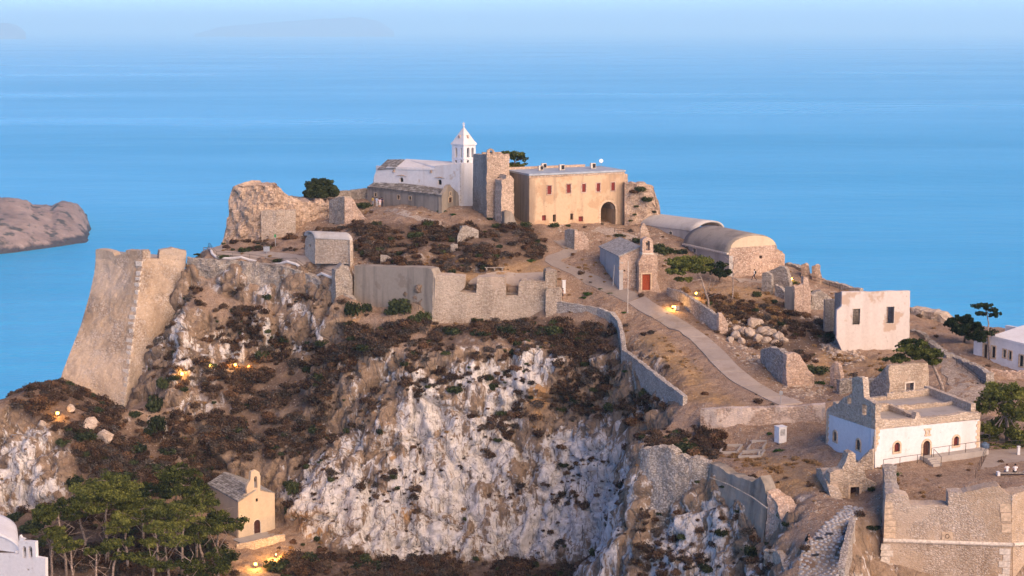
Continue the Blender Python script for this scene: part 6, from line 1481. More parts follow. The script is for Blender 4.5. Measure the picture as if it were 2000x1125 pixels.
# ================================================================= PLANTS
def leaf_mesh(name, centers, radii, counts, size, mat, seed=1, droop=0.3, shell=0.55, long=1.0):
    """many small leaf blades spread through clumps; attribute 'tone' varies per clump and leaf"""
    rs = np.random.RandomState(seed); VS = []; TN_ = []
    for (c, r, n) in zip(centers, radii, counts):
        d = rs.normal(size=(n, 3)); d /= np.linalg.norm(d, axis=1, keepdims=True)
        rad = shell + (1 - shell) * rs.uniform(0, 1, n) ** 0.5
        rad *= 1 + 0.22 * np.sin(d[:, 0] * 5 + seed) * np.cos(d[:, 1] * 4 + d[:, 2] * 3)
        p = np.array(c)[None] + d * np.array(r)[None] * rad[:, None]
        nrm = d + rs.normal(size=(n, 3)) * 0.8; nrm /= np.linalg.norm(nrm, axis=1, keepdims=True)
        a = np.cross(nrm, rs.normal(size=(n, 3))); a /= np.linalg.norm(a, axis=1, keepdims=True) + 1e-9; b = np.cross(nrm, a)
        s = size * rs.uniform(0.6, 1.35, n)[:, None]
        q = np.stack([p - a * s * long * 0.5 - b * s * 0.32, p - a * s * long * 0.1 + b * s * 0.5, p + a * s * long * 0.65 + b * s * 0.05, p + a * s * 0.1 - b * s * 0.5], 1)
        VS.append(q.reshape(-1, 3)); TN_.append(np.repeat(np.clip(rs.uniform(0.2, 0.8) + rs.normal(size=n) * 0.16, 0, 1), 4))
    V = np.concatenate(VS); T = np.concatenate(TN_); nq = len(V) // 4
    me = bpy.data.meshes.new(name); me.vertices.add(len(V)); me.vertices.foreach_set('co', V.ravel())
    me.loops.add(nq * 4); me.polygons.add(nq); me.loops.foreach_set('vertex_index', np.arange(nq * 4)); me.polygons.foreach_set('loop_start', np.arange(0, nq * 4, 4)); me.update()
    at = me.attributes.new('tone', 'FLOAT', 'POINT'); at.data.foreach_set('value', T.astype(np.float32))
    me.materials.append(mat); return me
def shrub_mesh(name, seed, mat, leaves=420, size=0.16, lumps=9, flat=0.75, shell=0.5, long=1.0):
    rr = random.Random(seed); cs = [(0, 0, 0.35)]; rs = [(0.62, 0.62, 0.42 * flat)]
    for k in range(lumps):
        a = rr.uniform(0, 6.28); q = rr.uniform(0.3, 0.58); cs.append((math.cos(a) * q, math.sin(a) * q, rr.uniform(0.2, 0.62) * flat)); s = rr.uniform(0.26, 0.42); rs.append((s, s, s * 0.85))
    cn = [int(leaves * 0.28)] + [int(leaves * 0.72 / lumps)] * lumps
    return leaf_mesh(name, cs, rs, cn, size, mat, seed, shell=shell, long=long)
SH = {}
for i, (kind, mat, lv, sz) in enumerate((('brown', 'shrub_brown', 460, 0.15), ('brown2', 'shrub_brown', 420, 0.14), ('grey', 'shrub_grey', 420, 0.14), ('rust', 'shrub_rust', 420, 0.15), ('green', 'shrub_green', 520, 0.17), ('green2', 'shrub_green', 520, 0.18), ('weed', 'weed_green', 340, 0.17), ('straw', 'straw', 300, 0.2))):
    SH[kind] = shrub_mesh('shrub_' + kind, 30 + i, M[mat], lv, sz, 10, 0.45 if kind in ('weed', 'straw') else 0.8, 0.5, 2.2 if kind == 'straw' else 1.0)
SHL = {'brown': 'rounded dry brown thorn cushion', 'brown2': 'spreading dry brown thorn cushion', 'grey': 'leafless grey thorn bush', 'rust': 'rust-coloured dry bush', 'green': 'dark green evergreen shrub', 'green2': 'leafy dark green shrub', 'weed': 'low bright green weed patch', 'straw': 'tuft of straw-yellow dry grass'}
SHN = {'brown': 'thorn_cushion', 'brown2': 'thorn_cushion', 'grey': 'thorn_bush', 'rust': 'dry_bush', 'green': 'evergreen_shrub', 'green2': 'evergreen_shrub', 'weed': 'weed_patch', 'straw': 'grass_tuft'}
SHC = {'weed': 'weed', 'straw': 'grass'}
first = {}
rp_ = random.Random(77)
def near_surface(u, v):
    """point of the finished ground mesh that shows at a pixel"""
    m = np.abs(TU - u) + np.abs(TVp - v); ok = m < 5.0
    if not ok.any(): return G(u, v)
    dist = np.where(ok, TV[..., 1], 1e9); k = np.unravel_index(np.argmin(dist + m * 0.3), dist.shape); return Vector(TV[k])
def shrub(kind, u, v, wpx, where, hk=1.0, d=None):
    p = near_surface(u, v) if d is None else P(u, v, d)
    s = wpx / 2 * p.y / FPX / 0.85
    o = bpy.data.objects.new(SHN[kind], SH[kind]); COL.objects.link(o)
    o.location = p - UP * 0.12 * s; o.scale = (s * rp_.uniform(0.9, 1.1), s * rp_.uniform(0.85, 1.1), s * hk * rp_.uniform(0.85, 1.1)); o.rotation_euler = (0, 0, rp_.uniform(0, 6.28))
    lab = SHL[kind] + ' ' + where
    tag(o, lab, SHC.get(kind, 'shrub'), lab + 's' if False else SHC.get(kind, 'shrub') + 's ' + where)
    first.setdefault(kind, o); return o
# green shrubs and weeds one can pick out
for a in [
 ('green', 690, 612, 42, 'at the foot of the smooth curtain wall', 1.5), ('green2', 716, 606, 28, 'at the foot of the smooth curtain wall', 1.3), ('green2', 785, 605, 62, 'at the foot of the smooth curtain wall', 1.1), ('green', 828, 625, 40, 'at the foot of the smooth curtain wall', 1.2), ('green', 762, 612, 32, 'at the foot of the smooth curtain wall', 1.0),
 ('green2', 1080, 648, 48, 'on the cliff top below the battery', 0.9), ('green', 882, 648, 50, 'on the cliff top below the battery', 0.7), ('green', 946, 652, 38, 'on the cliff top below the battery', 0.7), ('green2', 990, 645, 46, 'on the cliff top below the battery', 0.7), ('green', 870, 690, 26, 'on the cliff top below the battery', 0.7),
 ('green', 1003, 690, 26, 'on a ledge of the white cliff', 0.9), ('green2', 888, 765, 36, 'on a ledge of the white cliff', 0.8), ('green', 745, 845, 18, 'on a ledge of the white cliff', 1.4), ('green2', 910, 1015, 14, 'on a ledge of the white cliff', 1.2), ('green', 601, 915, 16, 'on a ledge of the white cliff', 1.2), ('green', 1105, 910, 26, 'on a ledge of the white cliff', 0.7), ('green2', 1195, 800, 34, 'on a ledge of the white cliff', 1.0), ('green', 715, 1088, 20, 'on a ledge of the white cliff', 1.0), ('green2', 930, 1095, 18, 'on a ledge of the white cliff', 1.0), ('green', 620, 1055, 14, 'on a ledge of the white cliff', 1.6), ('green', 975, 860, 22, 'on a ledge of the white cliff', 0.8),
 ('green', 513, 700, 40, 'on the lamp-lit gully slope', 1.0), ('green2', 553, 668, 24, 'on the lamp-lit gully slope', 1.0), ('green2', 710, 680, 44, 'on the lamp-lit gully slope', 0.8), ('green', 300, 800, 44, 'in the cleft right of the great bastion', 1.9), ('green2', 305, 835, 40, 'in the cleft right of the great bastion', 1.6), ('green', 318, 760, 34, 'in the cleft right of the great bastion', 1.4), ('green2', 292, 850, 34, 'in the cleft right of the great bastion', 1.2),
 ('green', 190, 800, 36, 'at the foot of the great bastion', 0.8), ('green2', 265, 812, 30, 'at the foot of the great bastion', 0.8), ('green', 165, 855, 56, 'beside the pale boulders on the left ridge', 0.9), ('green2', 125, 865, 38, 'beside the pale boulders on the left ridge', 0.8), ('green', 265, 880, 56, 'on the slope above the pine grove', 0.7), ('green2', 300, 920, 50, 'on the slope above the pine grove', 0.8), ('green', 150, 945, 60, 'on the slope above the pine grove', 0.7), ('green2', 240, 935, 60, 'on the slope above the pine grove', 0.8), ('green', 60, 1030, 60, 'on the slope above the pine grove', 0.7), ('green2', 30, 1010, 40, 'on the slope above the pine grove', 0.8), ('green', 330, 885, 46, 'on the slope above the pine grove', 0.8),
 ('green', 463, 935, 22, 'behind the cream chapel roof', 1.0), ('green', 575, 1010, 40, 'on the rock right of the cream chapel', 1.6), ('green2', 570, 960, 34, 'on the rock right of the cream chapel', 1.5),
 ('green', 476, 488, 28, 'by the shelf walk', 0.9), ('green2', 440, 500, 34, 'by the shelf walk', 0.4), ('green2', 545, 510, 24, 'by the shelf walk', 0.6), ('green2', 385, 498, 20, 'by the shelf walk', 0.4), ('green', 553, 672, 20, 'on the lamp-lit gully slope', 0.7),
 ('green2', 711, 404, 34, 'beside the summit visitors', 0.9), ('green', 735, 440, 30, 'on the bushy mound', 0.8), ('green2', 815, 462, 40, 'on the bushy mound', 0.7), ('green', 820, 478, 36, 'on the bushy mound', 0.6), ('green', 905, 520, 20, 'on the bushy mound', 0.5), ('green', 993, 438, 26, 'at the foot of the roofless tower', 0.8), ('green', 955, 427, 18, 'at the foot of the roofless tower', 0.6),
 ('green2', 1083, 442, 22, 'before the ochre palace', 0.9), ('green', 1110, 438, 12, 'before the ochre palace', 0.9), ('green', 1085, 433, 10, 'before the ochre palace', 1.2),
 ('green', 1248, 470, 40, 'along the bank below the palace gateway', 0.5), ('green2', 1210, 460, 30, 'along the bank below the palace gateway', 0.5), ('green', 1285, 478, 34, 'along the bank below the palace gateway', 0.6), ('green2', 1300, 492, 44, 'along the bank below the palace gateway', 0.7), ('green', 1330, 492, 36, 'along the bank below the palace gateway', 0.7),
 ('green2', 1547, 552, 30, 'beside the small seaward lamp', 0.6), ('green', 1478, 578, 22, 'beside the peaked gable ruin', 1.0), ('green2', 1717, 570, 22, 'peeping over the pinkish white house', 0.8), ('green', 1800, 606, 26, 'on the tan bank by the sea', 0.5), ('green2', 1830, 614, 18, 'on the tan bank by the sea', 0.5),
 ('green', 1592, 722, 56, 'inside the dry stone ruin', 0.7), ('green2', 1340, 885, 60, 'on the rim of the lower plateau', 0.9), ('green', 1325, 845, 30, 'on the rim of the lower plateau', 0.5),
 ('green2', 1532, 1008, 34, 'beside the broken outwork end', 1.2), ('green', 1535, 1025, 28, 'beside the broken outwork end', 0.8), ('green', 1705, 1032, 34, 'on the bank above the cobbled lane', 0.6), ('green', 1470, 1085, 46, 'under the outwork wall', 1.1), ('green2', 1487, 1110, 36, 'under the outwork wall', 1.3), ('green', 1410, 1045, 34, 'under the outwork wall', 1.0), ('green2', 1290, 1005, 18, 'under the outwork wall', 0.7),
 ('green', 540, 1112, 60, 'by the lamp below the cream chapel', 0.9), ('green2', 720, 1110, 64, 'at the foot of the white cliff', 0.6), ('green', 560, 1135, 40, 'by the lamp below the cream chapel', 0.8),
 ('weed', 1148, 572, 26, 'on the bare ground by the battery', 0.6), ('weed', 1137, 582, 18, 'on the bare ground by the battery', 0.6), ('weed', 1218, 610, 14, 'on the bare ground by the battery', 0.5), ('weed', 1172, 563, 12, 'beside the belfry chapel wall', 0.6), ('weed', 1190, 572, 14, 'beside the belfry chapel wall', 0.6), ('weed', 1034, 508, 20, 'on the bushy mound', 0.6), ('weed', 866, 412, 24, 'on the summit rubble', 0.5), ('weed', 882, 416, 14, 'on the summit rubble', 0.6), ('weed', 1525, 878, 32, 'beside the grey cabinet', 0.5), ('weed', 1745, 922, 34, 'before the church landing', 0.5), ('weed', 1600, 748, 26, 'inside the dry stone ruin', 0.6), ('weed', 1623, 755, 14, 'inside the dry stone ruin', 0.6), ('weed', 1702, 762, 26, 'behind the ruined church gable', 0.5), ('weed', 1722, 722, 24, 'behind the ruined church gable', 0.6), ('weed', 1505, 845, 14, 'beside the grey cabinet', 1.0), ('weed', 1325, 842, 26, 'on the rim of the lower plateau', 0.4), ('weed', 1220, 727, 14, 'against the cliff parapet', 0.8)]:
    shrub(*a)
# bushes rooted in the ruin by the gateway and on the walls
for (u, v, w) in ((1252, 372, 26), (1263, 392, 26), (1238, 376, 22), (1243, 404, 12), (1278, 415, 12), (1240, 420, 10), (1231, 432, 10)):
    shrub('green' if u != 1238 else 'rust', u, v, w, 'rooted in the sloping gateway ruin', 0.8, 280.3)
for (u, v, w, d) in ((1362, 942, 14, 181.5), (1440, 1000, 16, 176.2), (1410, 952, 12, 179.0)): shrub('green', u, v, w, 'rooted in the lower outwork masonry', 0.8, d)
# dry cushions one can pick out: the largest-looking ones
def inpx(poly, n, kinds, wlo, whi, where, hk=0.85):
    xs_ = [p[0] for p in poly]; ys_ = [p[1] for p in poly]; c = 0; tries = 0
    while c < n and tries < n * 40:
        tries += 1; u = rp_.uniform(min(xs_), max(xs_)); v = rp_.uniform(min(ys_), max(ys_))
        if in_poly(np.array([u]), np.array([v]), poly)[0]: shrub(rp_.choice(kinds), u, v, rp_.uniform(wlo, whi), where, hk); c += 1
inpx([(400, 720), (600, 680), (610, 880), (470, 880), (390, 860)], 60, ('brown', 'brown2', 'brown', 'grey', 'rust'), 26, 46, 'on the lamp-lit gully slope')
inpx([(20, 790), (110, 770), (230, 820), (400, 900), (380, 950), (200, 930), (140, 850)], 40, ('brown', 'brown2', 'rust', 'grey'), 24, 44, 'on the left ridge')
inpx([(1110, 640), (1200, 650), (1200, 740), (1290, 800), (1230, 830), (1130, 780), (990, 850), (970, 830), (1080, 750)], 45, ('brown', 'grey', 'rust', 'brown2'), 22, 40, 'in the hollow below the curving parapet')
inpx([(700, 440), (1040, 450), (1040, 490), (900, 525), (720, 510)], 55, ('brown', 'brown2', 'rust', 'grey'), 20, 36, 'on the bushy mound', 0.7)
inpx([(1390, 590), (1520, 600), (1600, 650), (1540, 690), (1440, 640)], 22, ('brown', 'rust', 'grey'), 20, 36, 'between the boulder heap and the ruins', 0.7)
inpx([(620, 620), (690, 640), (840, 640), (740, 690), (640, 760), (610, 700)], 30, ('brown', 'brown2', 'grey'), 24, 40, 'below the smooth curtain wall')
inpx([(460, 440), (640, 430), (650, 460), (590, 480), (460, 480)], 16, ('brown', 'rust', 'grey'), 18, 32, 'below the summit fortress ruin', 0.7)
# ---- the mass of dry ground cover nobody could count: one object of instanced bushes
def cover(name, regions, protos, label, seed=5):
    rs = np.random.RandomState(seed); pts = []; scl = []; idx = []
    area = np.abs(np.gradient(TV[..., 0], axis=0)) * np.hypot(np.gradient(TV[..., 1], axis=1), np.gradient(TV[..., 2], axis=1))
    for poly, dens, lo, hi, minz in regions:
        m = in_poly(TU, TVp, poly) & (np.abs(TN[..., 2]) > minz) & (TV[..., 1] < 300)
        clump = np.clip(0.4 + 2.4 * fbm(TV[..., 0] * 0.22, TV[..., 1] * 0.22, TV[..., 2] * 0.22, 3, seed), 0.03, 1.6)
        pr = np.where(m, area * dens * clump, 0); k = np.nonzero(rs.uniform(size=pr.shape) < pr)
        pts.append(TV[k]); n = len(k[0]); scl.append((lo + (hi * 1.25 - lo) * rs.uniform(0, 1, n) ** 1.7)); idx.append(rs.randint(0, len(protos), n))
    pts = np.concatenate(pts); scl = np.concatenate(scl); idx = np.concatenate(idx)
    me = bpy.data.meshes.new(name); me.vertices.add(len(pts)); me.vertices.foreach_set('co', (pts - np.array([0, 0, 0.08])).ravel()); me.update()
    for nm, arr, ty in (('scl', scl.astype(np.float32), 'FLOAT'), ('idx', idx.astype(np.int32), 'INT'), ('rot', rs.uniform(0, 6.28, len(pts)).astype(np.float32), 'FLOAT')):
        at = me.attributes.new(nm, ty, 'POINT'); at.data.foreach_set('value', arr)
    o = tag(link(name, me), label, None, kind='stuff')
    ng = bpy.data.node_groups.new(name + '_nodes', 'GeometryNodeTree'); ng.interface.new_socket('Geometry', in_out='INPUT', socket_type='NodeSocketGeometry'); ng.interface.new_socket('Geometry', in_out='OUTPUT', socket_type='NodeSocketGeometry')
    nd = ng.nodes; gi = nd.new('NodeGroupInput'); go = nd.new('NodeGroupOutput'); ip = nd.new('GeometryNodeInstanceOnPoints'); g2i = nd.new('GeometryNodeGeometryToInstance')
    for pr in reversed(protos):
        oi = nd.new('GeometryNodeObjectInfo'); oi.inputs['Object'].default_value = pr; oi.transform_space = 'ORIGINAL'; oi.inputs['As Instance'].default_value = False
        ng.links.new(oi.outputs['Geometry'], g2i.inputs[0])
    def na(nm, ty):
        x = nd.new('GeometryNodeInputNamedAttribute'); x.data_type = ty; x.inputs['Name'].default_value = nm; return x.outputs['Attribute']
    ip.inputs['Pick Instance'].default_value = True
    cb = nd.new('ShaderNodeCombineXYZ'); ng.links.new(na('rot', 'FLOAT'), cb.inputs[2])
    ng.links.new(gi.outputs[0], ip.inputs['Points']); ng.links.new(g2i.outputs[0], ip.inputs['Instance']); ng.links.new(na('idx', 'INT'), ip.inputs['Instance Index']); ng.links.new(cb.outputs[0], ip.inputs['Rotation']); ng.links.new(na('scl', 'FLOAT'), ip.inputs['Scale']); ng.links.new(ip.outputs[0], go.inputs[0])
    md = o.modifiers.new('cover', 'NODES'); md.node_group = ng
    print(name, len(pts)); return o
ALLP = [(-200, 330), (2200, 330), (2200, 1300), (-200, 1300)]
CLIFF = [(560, 660), (1240, 660), (1240, 1130), (540, 1130)]
cover('dry_scrub', [
    ([(380, 690), (600, 655), (660, 640), (850, 625), (760, 680), (650, 760), (620, 890), (470, 900), (330, 900), (330, 830), (400, 740)], 2.92, 0.45, 1.25, 0.2),
    ([(1090, 625), (1205, 640), (1215, 740), (1320, 800), (1240, 840), (1110, 800), (960, 870), (930, 840), (1080, 740)], 3.1, 0.4, 1.1, 0.2),
    ([(690, 435), (1060, 440), (1060, 505), (900, 535), (720, 520), (690, 480)], 2.58, 0.4, 1.0, 0.2), ([(0, 770), (130, 745), (250, 812), (440, 880), (420, 990), (200, 970), (120, 850)], 2.92, 0.45, 1.2, 0.2),
    ([(0, 1000), (420, 960), (460, 1130), (0, 1130)], 1.72, 0.5, 1.3, 0.2), ([(560, 1085), (1100, 1095), (1120, 1130), (540, 1130)], 3.1, 0.5, 1.2, 0.2),
    ([(850, 630), (1090, 620), (1090, 665), (840, 680)], 3.79, 0.35, 0.95, 0.2), ([(1370, 575), (1520, 590), (1650, 640), (1560, 720), (1400, 650)], 1.38, 0.3, 0.9, 0.3),
    ([(430, 430), (690, 440), (690, 490), (430, 490)], 0.805, 0.3, 0.9, 0.3), ([(280, 540), (690, 590), (690, 680), (480, 690), (300, 800)], 1.54, 0.3, 0.95, 0.1),
    ([(1240, 820), (1420, 840), (1400, 900), (1300, 880), (1250, 900)], 1.89, 0.4, 1.0, 0.2), ([(1240, 990), (1500, 1000), (1530, 1130), (1230, 1130)], 1.38, 0.35, 0.9, 0.1),
    (CLIFF, 0.5, 0.14, 0.42, 0.08), (CLIFF, 0.32, 0.45, 1.0, 0.42), ([(640, 660), (1100, 640), (1100, 760), (760, 800), (640, 800)], 0.6, 0.35, 0.9, 0.3), (ALLP, 0.03, 0.25, 0.7, 0.5)], [first[k] for k in ('brown', 'brown2', 'grey', 'rust', 'brown', 'brown2', 'grey', 'brown', 'brown', 'rust', 'brown2', 'green', 'grey', 'brown', 'brown2', 'brown')], 'dry brown and grey thorn scrub covering the slopes')
first.setdefault('straw', shrub('straw', 1450, 590, 20, 'in the dry yard beside the long low wall', 0.6))
shrub('straw', 1500, 915, 22, 'on the lower plateau', 0.6)
cover('dry_grass', [([(1340, 780), (1230, 655), (1290, 650), (1400, 755), (1480, 800)], 0.5, 0.2, 0.4, 0.4), ([(1320, 565), (1490, 565), (1560, 640), (1430, 645)], 1.0, 0.35, 0.7, 0.3), ([(1420, 885), (1600, 895), (1610, 960), (1500, 960)], 0.9, 0.25, 0.55, 0.3),
    ([(1600, 690), (1740, 700), (1740, 765), (1590, 760)], 0.8, 0.25, 0.6, 0.3), ([(820, 500), (1060, 490), (1060, 530), (820, 535)], 0.7, 0.3, 0.6, 0.3), (ALLP, 0.16, 0.12, 0.4, 0.6)], [first['straw']], 'straw-coloured dry grass on the bare ground', 9)
# ================================================================= TREES
def tree(name, label, base, trunk, clumps, mat, bark, leaf=0.3, dens=70, tr=0.22, group=None, twigs=6, seed=1, extra=()):
    """base place, trunk as offsets (dx, dy, dz), clumps as (offset, rx, ry, rz) from the base"""
    e = empty(name, base, label, 'tree', group); rr = random.Random(seed); B = Vector(base)
    tp = [B + Vector(t) for t in trunk]; mb = MB(); n = len(tp)
    mb.tube(tp, [tr * (1 - 0.62 * i / (n - 1)) for i in range(n)], 8)
    for (c, rx, ry, rz) in clumps:
        c = B + Vector(c); best = min(range(max(1, n // 2), n), key=lambda i: (tp[i] - c).length + abs(tp[i].z - c.z) * 0.4); s = tp[best]
        m1 = s.lerp(c, 0.5) + Vector((rr.uniform(-0.3, 0.3), rr.uniform(-0.3, 0.3), -0.12 * (c - s).length)); mb.tube([s, m1, c], [tr * 0.42, tr * 0.28, tr * 0.12], 6)
        for k in range(twigs):
            a = rr.uniform(0, 6.28); q = c + Vector((math.cos(a) * rx * 0.8, math.sin(a) * ry * 0.8, rr.uniform(-0.35, 0.25) * rz)); st = m1.lerp(c, rr.uniform(0.2, 1.0)); mb.tube([st, st.lerp(q, 0.55) + Vector((0, 0, rr.uniform(-0.1, 0.25))), q], [tr * 0.16, tr * 0.1, tr * 0.04], 4)
    for q in extra: mb.tube([B + Vector(p) for p in q], [tr * 0.3 * (1 - 0.8 * i / (len(q) - 1)) for i in range(len(q))], 5)
    mb.build('trunk', bark, e, True)
    cs = []; rs = []; cn = []
    for (c, rx, ry, rz) in clumps:
        k = max(7, int(9 + rx * ry * 3.4))
        for i in range(k):
            a = rr.uniform(0, 6.28); q = math.sqrt(rr.random()) * 0.95
            s = rr.uniform(0.20, 0.36); cs.append((B.x + c[0] + math.cos(a) * q * rx, B.y + c[1] + math.sin(a) * q * ry, B.z + c[2] + rr.uniform(-0.55, 0.6) * rz * (1 - 0.45 * q)))
            rs.append((rx * s, ry * s, max(0.22, rz * rr.uniform(0.22, 0.38)))); cn.append(int(dens * (0.55 + rx * ry * 0.10)))
    if cs: link('crown', leaf_mesh('crown', cs, rs, cn, leaf, mat, seed, shell=0.35), e)
    return e
GROW = 1.22
def px_tree(name, label, ub, vb, d, crowns, mat, bark, lean=None, **kw):
    """crowns: (u, v, width px, height px, nearer metres)"""
    b = P(ub, vb, d); zg = hz(b.x, b.y); b = Vector((b.x, b.y, zg - 0.3)) if abs(zg - b.z) < 12 else b
    k = FPX / d; cl = []
    for (u, v, w, h, nd) in crowns:
        c = P(u, v, d - nd) - b; cl.append((tuple(c), w / 2 / k * GROW, w / 2 / k * 0.85 * GROW, h / 2 / k * GROW))
    mx = sum(c[0][0] for c in cl) / len(cl); top = max(c[0][2] for c in cl); my = sum(c[0][1] for c in cl) / len(cl)
    if lean is None: trunk = [(0, 0, 0), (mx * 0.15 + 0.1, my * 0.2, top * 0.3), (mx * 0.45 - 0.1, my * 0.5, top * 0.6), (mx * 0.8, my * 0.8, top * 0.86), (mx, my, top)]
    else: trunk = [(0, 0, 0)] + [tuple(P(u, v, d) - b) for u, v in lean]
    return tree(name, label, b, trunk, cl, mat, bark, **kw)
PL, PD, BK, BG = M['pine_leaf'], M['pine_dark'], M['bark'], M['bark_grey']
gp = 'pines of the grove below the left ridge'
for i, (ub, vb, d, cr, lab) in enumerate([
    (208, 1130, 208, [(212, 958, 112, 44, 0), (185, 985, 70, 34, 1.5), (243, 985, 64, 34, -1), (212, 940, 66, 34, 0.5)], 'broad umbrella pine with the widest crown in the grove'),
    (345, 1135, 213, [(345, 930, 66, 46, 0), (330, 955, 60, 38, 1), (370, 948, 48, 40, -1), (348, 915, 40, 28, 0)], 'tallest rounded pine of the grove left of the cream chapel'),
    (385, 1140, 212, [(382, 962, 64, 36, 0), (395, 985, 60, 34, 1.4), (360, 985, 46, 30, 1)], 'leaning pine of the grove close to the cream chapel wall'),
    (130, 1125, 204, [(108, 1000, 78, 34, 0), (135, 985, 46, 30, -1), (90, 1012, 44, 26, 1)], 'outermost left pine of the grove with a flat green crown'),
    (308, 1140, 207, [(305, 992, 76, 38, 0), (285, 1005, 46, 30, 1), (325, 1012, 44, 26, 0)], 'middle pine of the grove with a loose open crown'),
    (420, 1120, 214, [(440, 1018, 66, 34, 0.5), (418, 1005, 40, 28, 0), (458, 1030, 36, 22, 1)], 'low pine reaching across the front of the cream chapel'),
    (330, 1150, 202, [(318, 1032, 70, 32, 0), (345, 1055, 52, 28, 1), (300, 1060, 44, 26, 0.5)], 'short pine before the grove with layered branches'),
    (145, 1150, 200, [(125, 1069, 48, 14, 0), (150, 1060, 30, 14, 0)], 'slim pine with one flat low branch beside the whitewashed church'),
    (190, 1160, 199, [(188, 1078, 42, 20, 0)], 'small pine sprouting between the bare trunks'),
    (430, 1160, 206, [(430, 1085, 60, 46, 0), (415, 1110, 60, 40, 1)], 'bushy young pine before the chapel terrace'),
    (370, 1170, 200, [(365, 1105, 52, 34, 0)], 'young pine at the bottom edge of the grove'),
    (280, 1140, 212, [(268, 965, 50, 34, 0), (300, 955, 46, 30, -1)], 'dark pine at the back of the grove'),
    (170, 1140, 212, [(160, 985, 60, 34, 0), (140, 1005, 46, 26, 1)], 'pine with a ragged crown left of the widest umbrella pine'),
    (250, 1150, 206, [(255, 1010, 70, 34, 0), (235, 1030, 50, 28, 1)], 'pine filling the gap under the widest umbrella crown'),
    (400, 1140, 210, [(395, 1030, 66, 34, 0), (375, 1050, 50, 30, 1)], 'mid-height pine under the leaning pine by the chapel'),
    (355, 1150, 208, [(355, 1000, 60, 34, 0), (370, 1020, 44, 26, 1)], 'pine behind the short layered one in the grove'),
    (100, 1150, 203, [(95, 1040, 56, 28, 0), (115, 1052, 40, 22, 0.5)], 'low pine at the grove edge towards the whitewashed church'),
    (215, 1165, 200, [(225, 1060, 56, 26, 0), (245, 1085, 46, 24, 0)], 'sparse pine among the bare trunks of the grove'),
    (300, 1165, 200, [(290, 1090, 60, 30, 0), (315, 1105, 46, 26, 0)], 'stunted pine at the lower middle of the grove')]):
    px_tree('pine_tree', lab, ub, vb, d, cr, PL if i not in (11,) else PD, BG, group=gp, seed=50 + i, leaf=0.2, dens=85, tr=0.2,
            extra=[[(0.0, 0, 3 + q), (rp_.uniform(-1.6, 1.6), rp_.uniform(-1, 1), 4.6 + q), (rp_.uniform(-3, 3), rp_.uniform(-1.5, 1.5), 5.6 + q)] for q in (0, 1.2, 2.0, 2.8)])
for i, (u, v, w, d) in enumerate(((230, 1050, 90, 216), (270, 1085, 100, 213), (330, 1085, 90, 216), (195, 1085, 80, 214), (385, 1060, 90, 218), (300, 1045, 80, 219), (240, 1115, 90, 208), (375, 1125, 90, 208))):
    shrub('green' if i % 2 else 'green2', u, v + 25, w, 'under the grove pines', 1.1, d)
# single trees
px_tree('round_tree', 'round dark evergreen tree on the summit beside the fortress ruin', 626, 389, 290, [(626, 368, 52, 34, 0), (612, 374, 30, 22, 1), (642, 374, 32, 24, 1), (628, 356, 34, 18, 0), (626, 380, 50, 14, 0.5)], M['shrub_green'], BK, seed=71, leaf=0.26, dens=150, tr=0.25)
px_tree('pine_tree', 'wind-bent pine behind the roofless tower', 1012, 330, 297, [(1005, 302, 36, 16, 0), (1014, 310, 26, 16, 0), (990, 300, 22, 8, 1), (1010, 322, 30, 12, 0), (1000, 326, 24, 10, 1)], PL, BK, seed=72, leaf=0.24, dens=80, tr=0.2)
px_tree('pine_tree', 'bright green pine leaning over the yard beside the red-doored chapel', 1384, 603, 243, [(1345, 513, 66, 26, 0), (1325, 528, 44, 20, 1), (1368, 508, 40, 22, -1), (1335, 545, 30, 12, 1), (1358, 525, 50, 18, 0)], PL, BG, lean=[(1383, 585), (1376, 565), (1370, 545), (1362, 528)], seed=73, leaf=0.24, dens=90, tr=0.2,
        extra=[[(-0.3, 0, 2.4), (1.0, 0.3, 3.6), (2.2, 0.4, 4.4)], [(-0.3, 0, 2.6), (0.6, -0.4, 4.2), (1.0, -0.6, 5.4)], [(-0.6, 0, 2.8), (-1.6, 0, 3.6), (-2.4, 0.3, 3.9)], [(-0.4, 0, 2.5), (0.2, 0.3, 4.5), (0.4, 0.5, 6.0)], [(-0.2, 0, 2.2), (1.6, -0.2, 3.0), (2.8, -0.4, 4.0)]])
px_tree('pine_tree', 'dark bushy pine against the barrel-vaulted church wall', 1405, 560, 253, [(1398, 520, 40, 22, 0), (1412, 532, 36, 22, 1), (1388, 532, 28, 18, 0)], PD, BK, seed=74, leaf=0.22, dens=90, tr=0.14)
e = empty('bare_tree', G(1430, 590), 'thin leafless grey tree standing in the dry yard', 'tree'); b = e.location.copy(); t = MB()
t.tube([b, b + Vector((0.1, 0, 2.2)), b + Vector((0.0, 0, 4.6)), b + Vector((0.2, 0, 6.6))], [0.11, 0.09, 0.06, 0.03], 6)
for k in range(12):
    a = rp_.uniform(0, 6.28); z = rp_.uniform(2.6, 6.2); L_ = rp_.uniform(0.8, 1.8); t.tube([b + Vector((0.05, 0, z)), b + Vector((math.cos(a) * L_ * 0.5, math.sin(a) * L_ * 0.5, z + 0.5)), b + Vector((math.cos(a) * L_, math.sin(a) * L_, z + 0.7 + rp_.uniform(0, 0.5)))], [0.035, 0.025, 0.012], 4)
t.build('trunk', BG, e)
px_tree('pine_tree', 'bright umbrella pine with a long leaning trunk above the ruined church', 1842, 778, 207, [(1775, 682, 66, 30, 0), (1750, 700, 40, 20, 1), (1805, 690, 56, 30, 0), (1820, 702, 34, 24, 0), (1785, 670, 46, 18, -0.5)], PL, BG, lean=[(1840, 755), (1832, 735), (1822, 712), (1810, 698), (1795, 690)], seed=75, leaf=0.22, dens=110, tr=0.26)
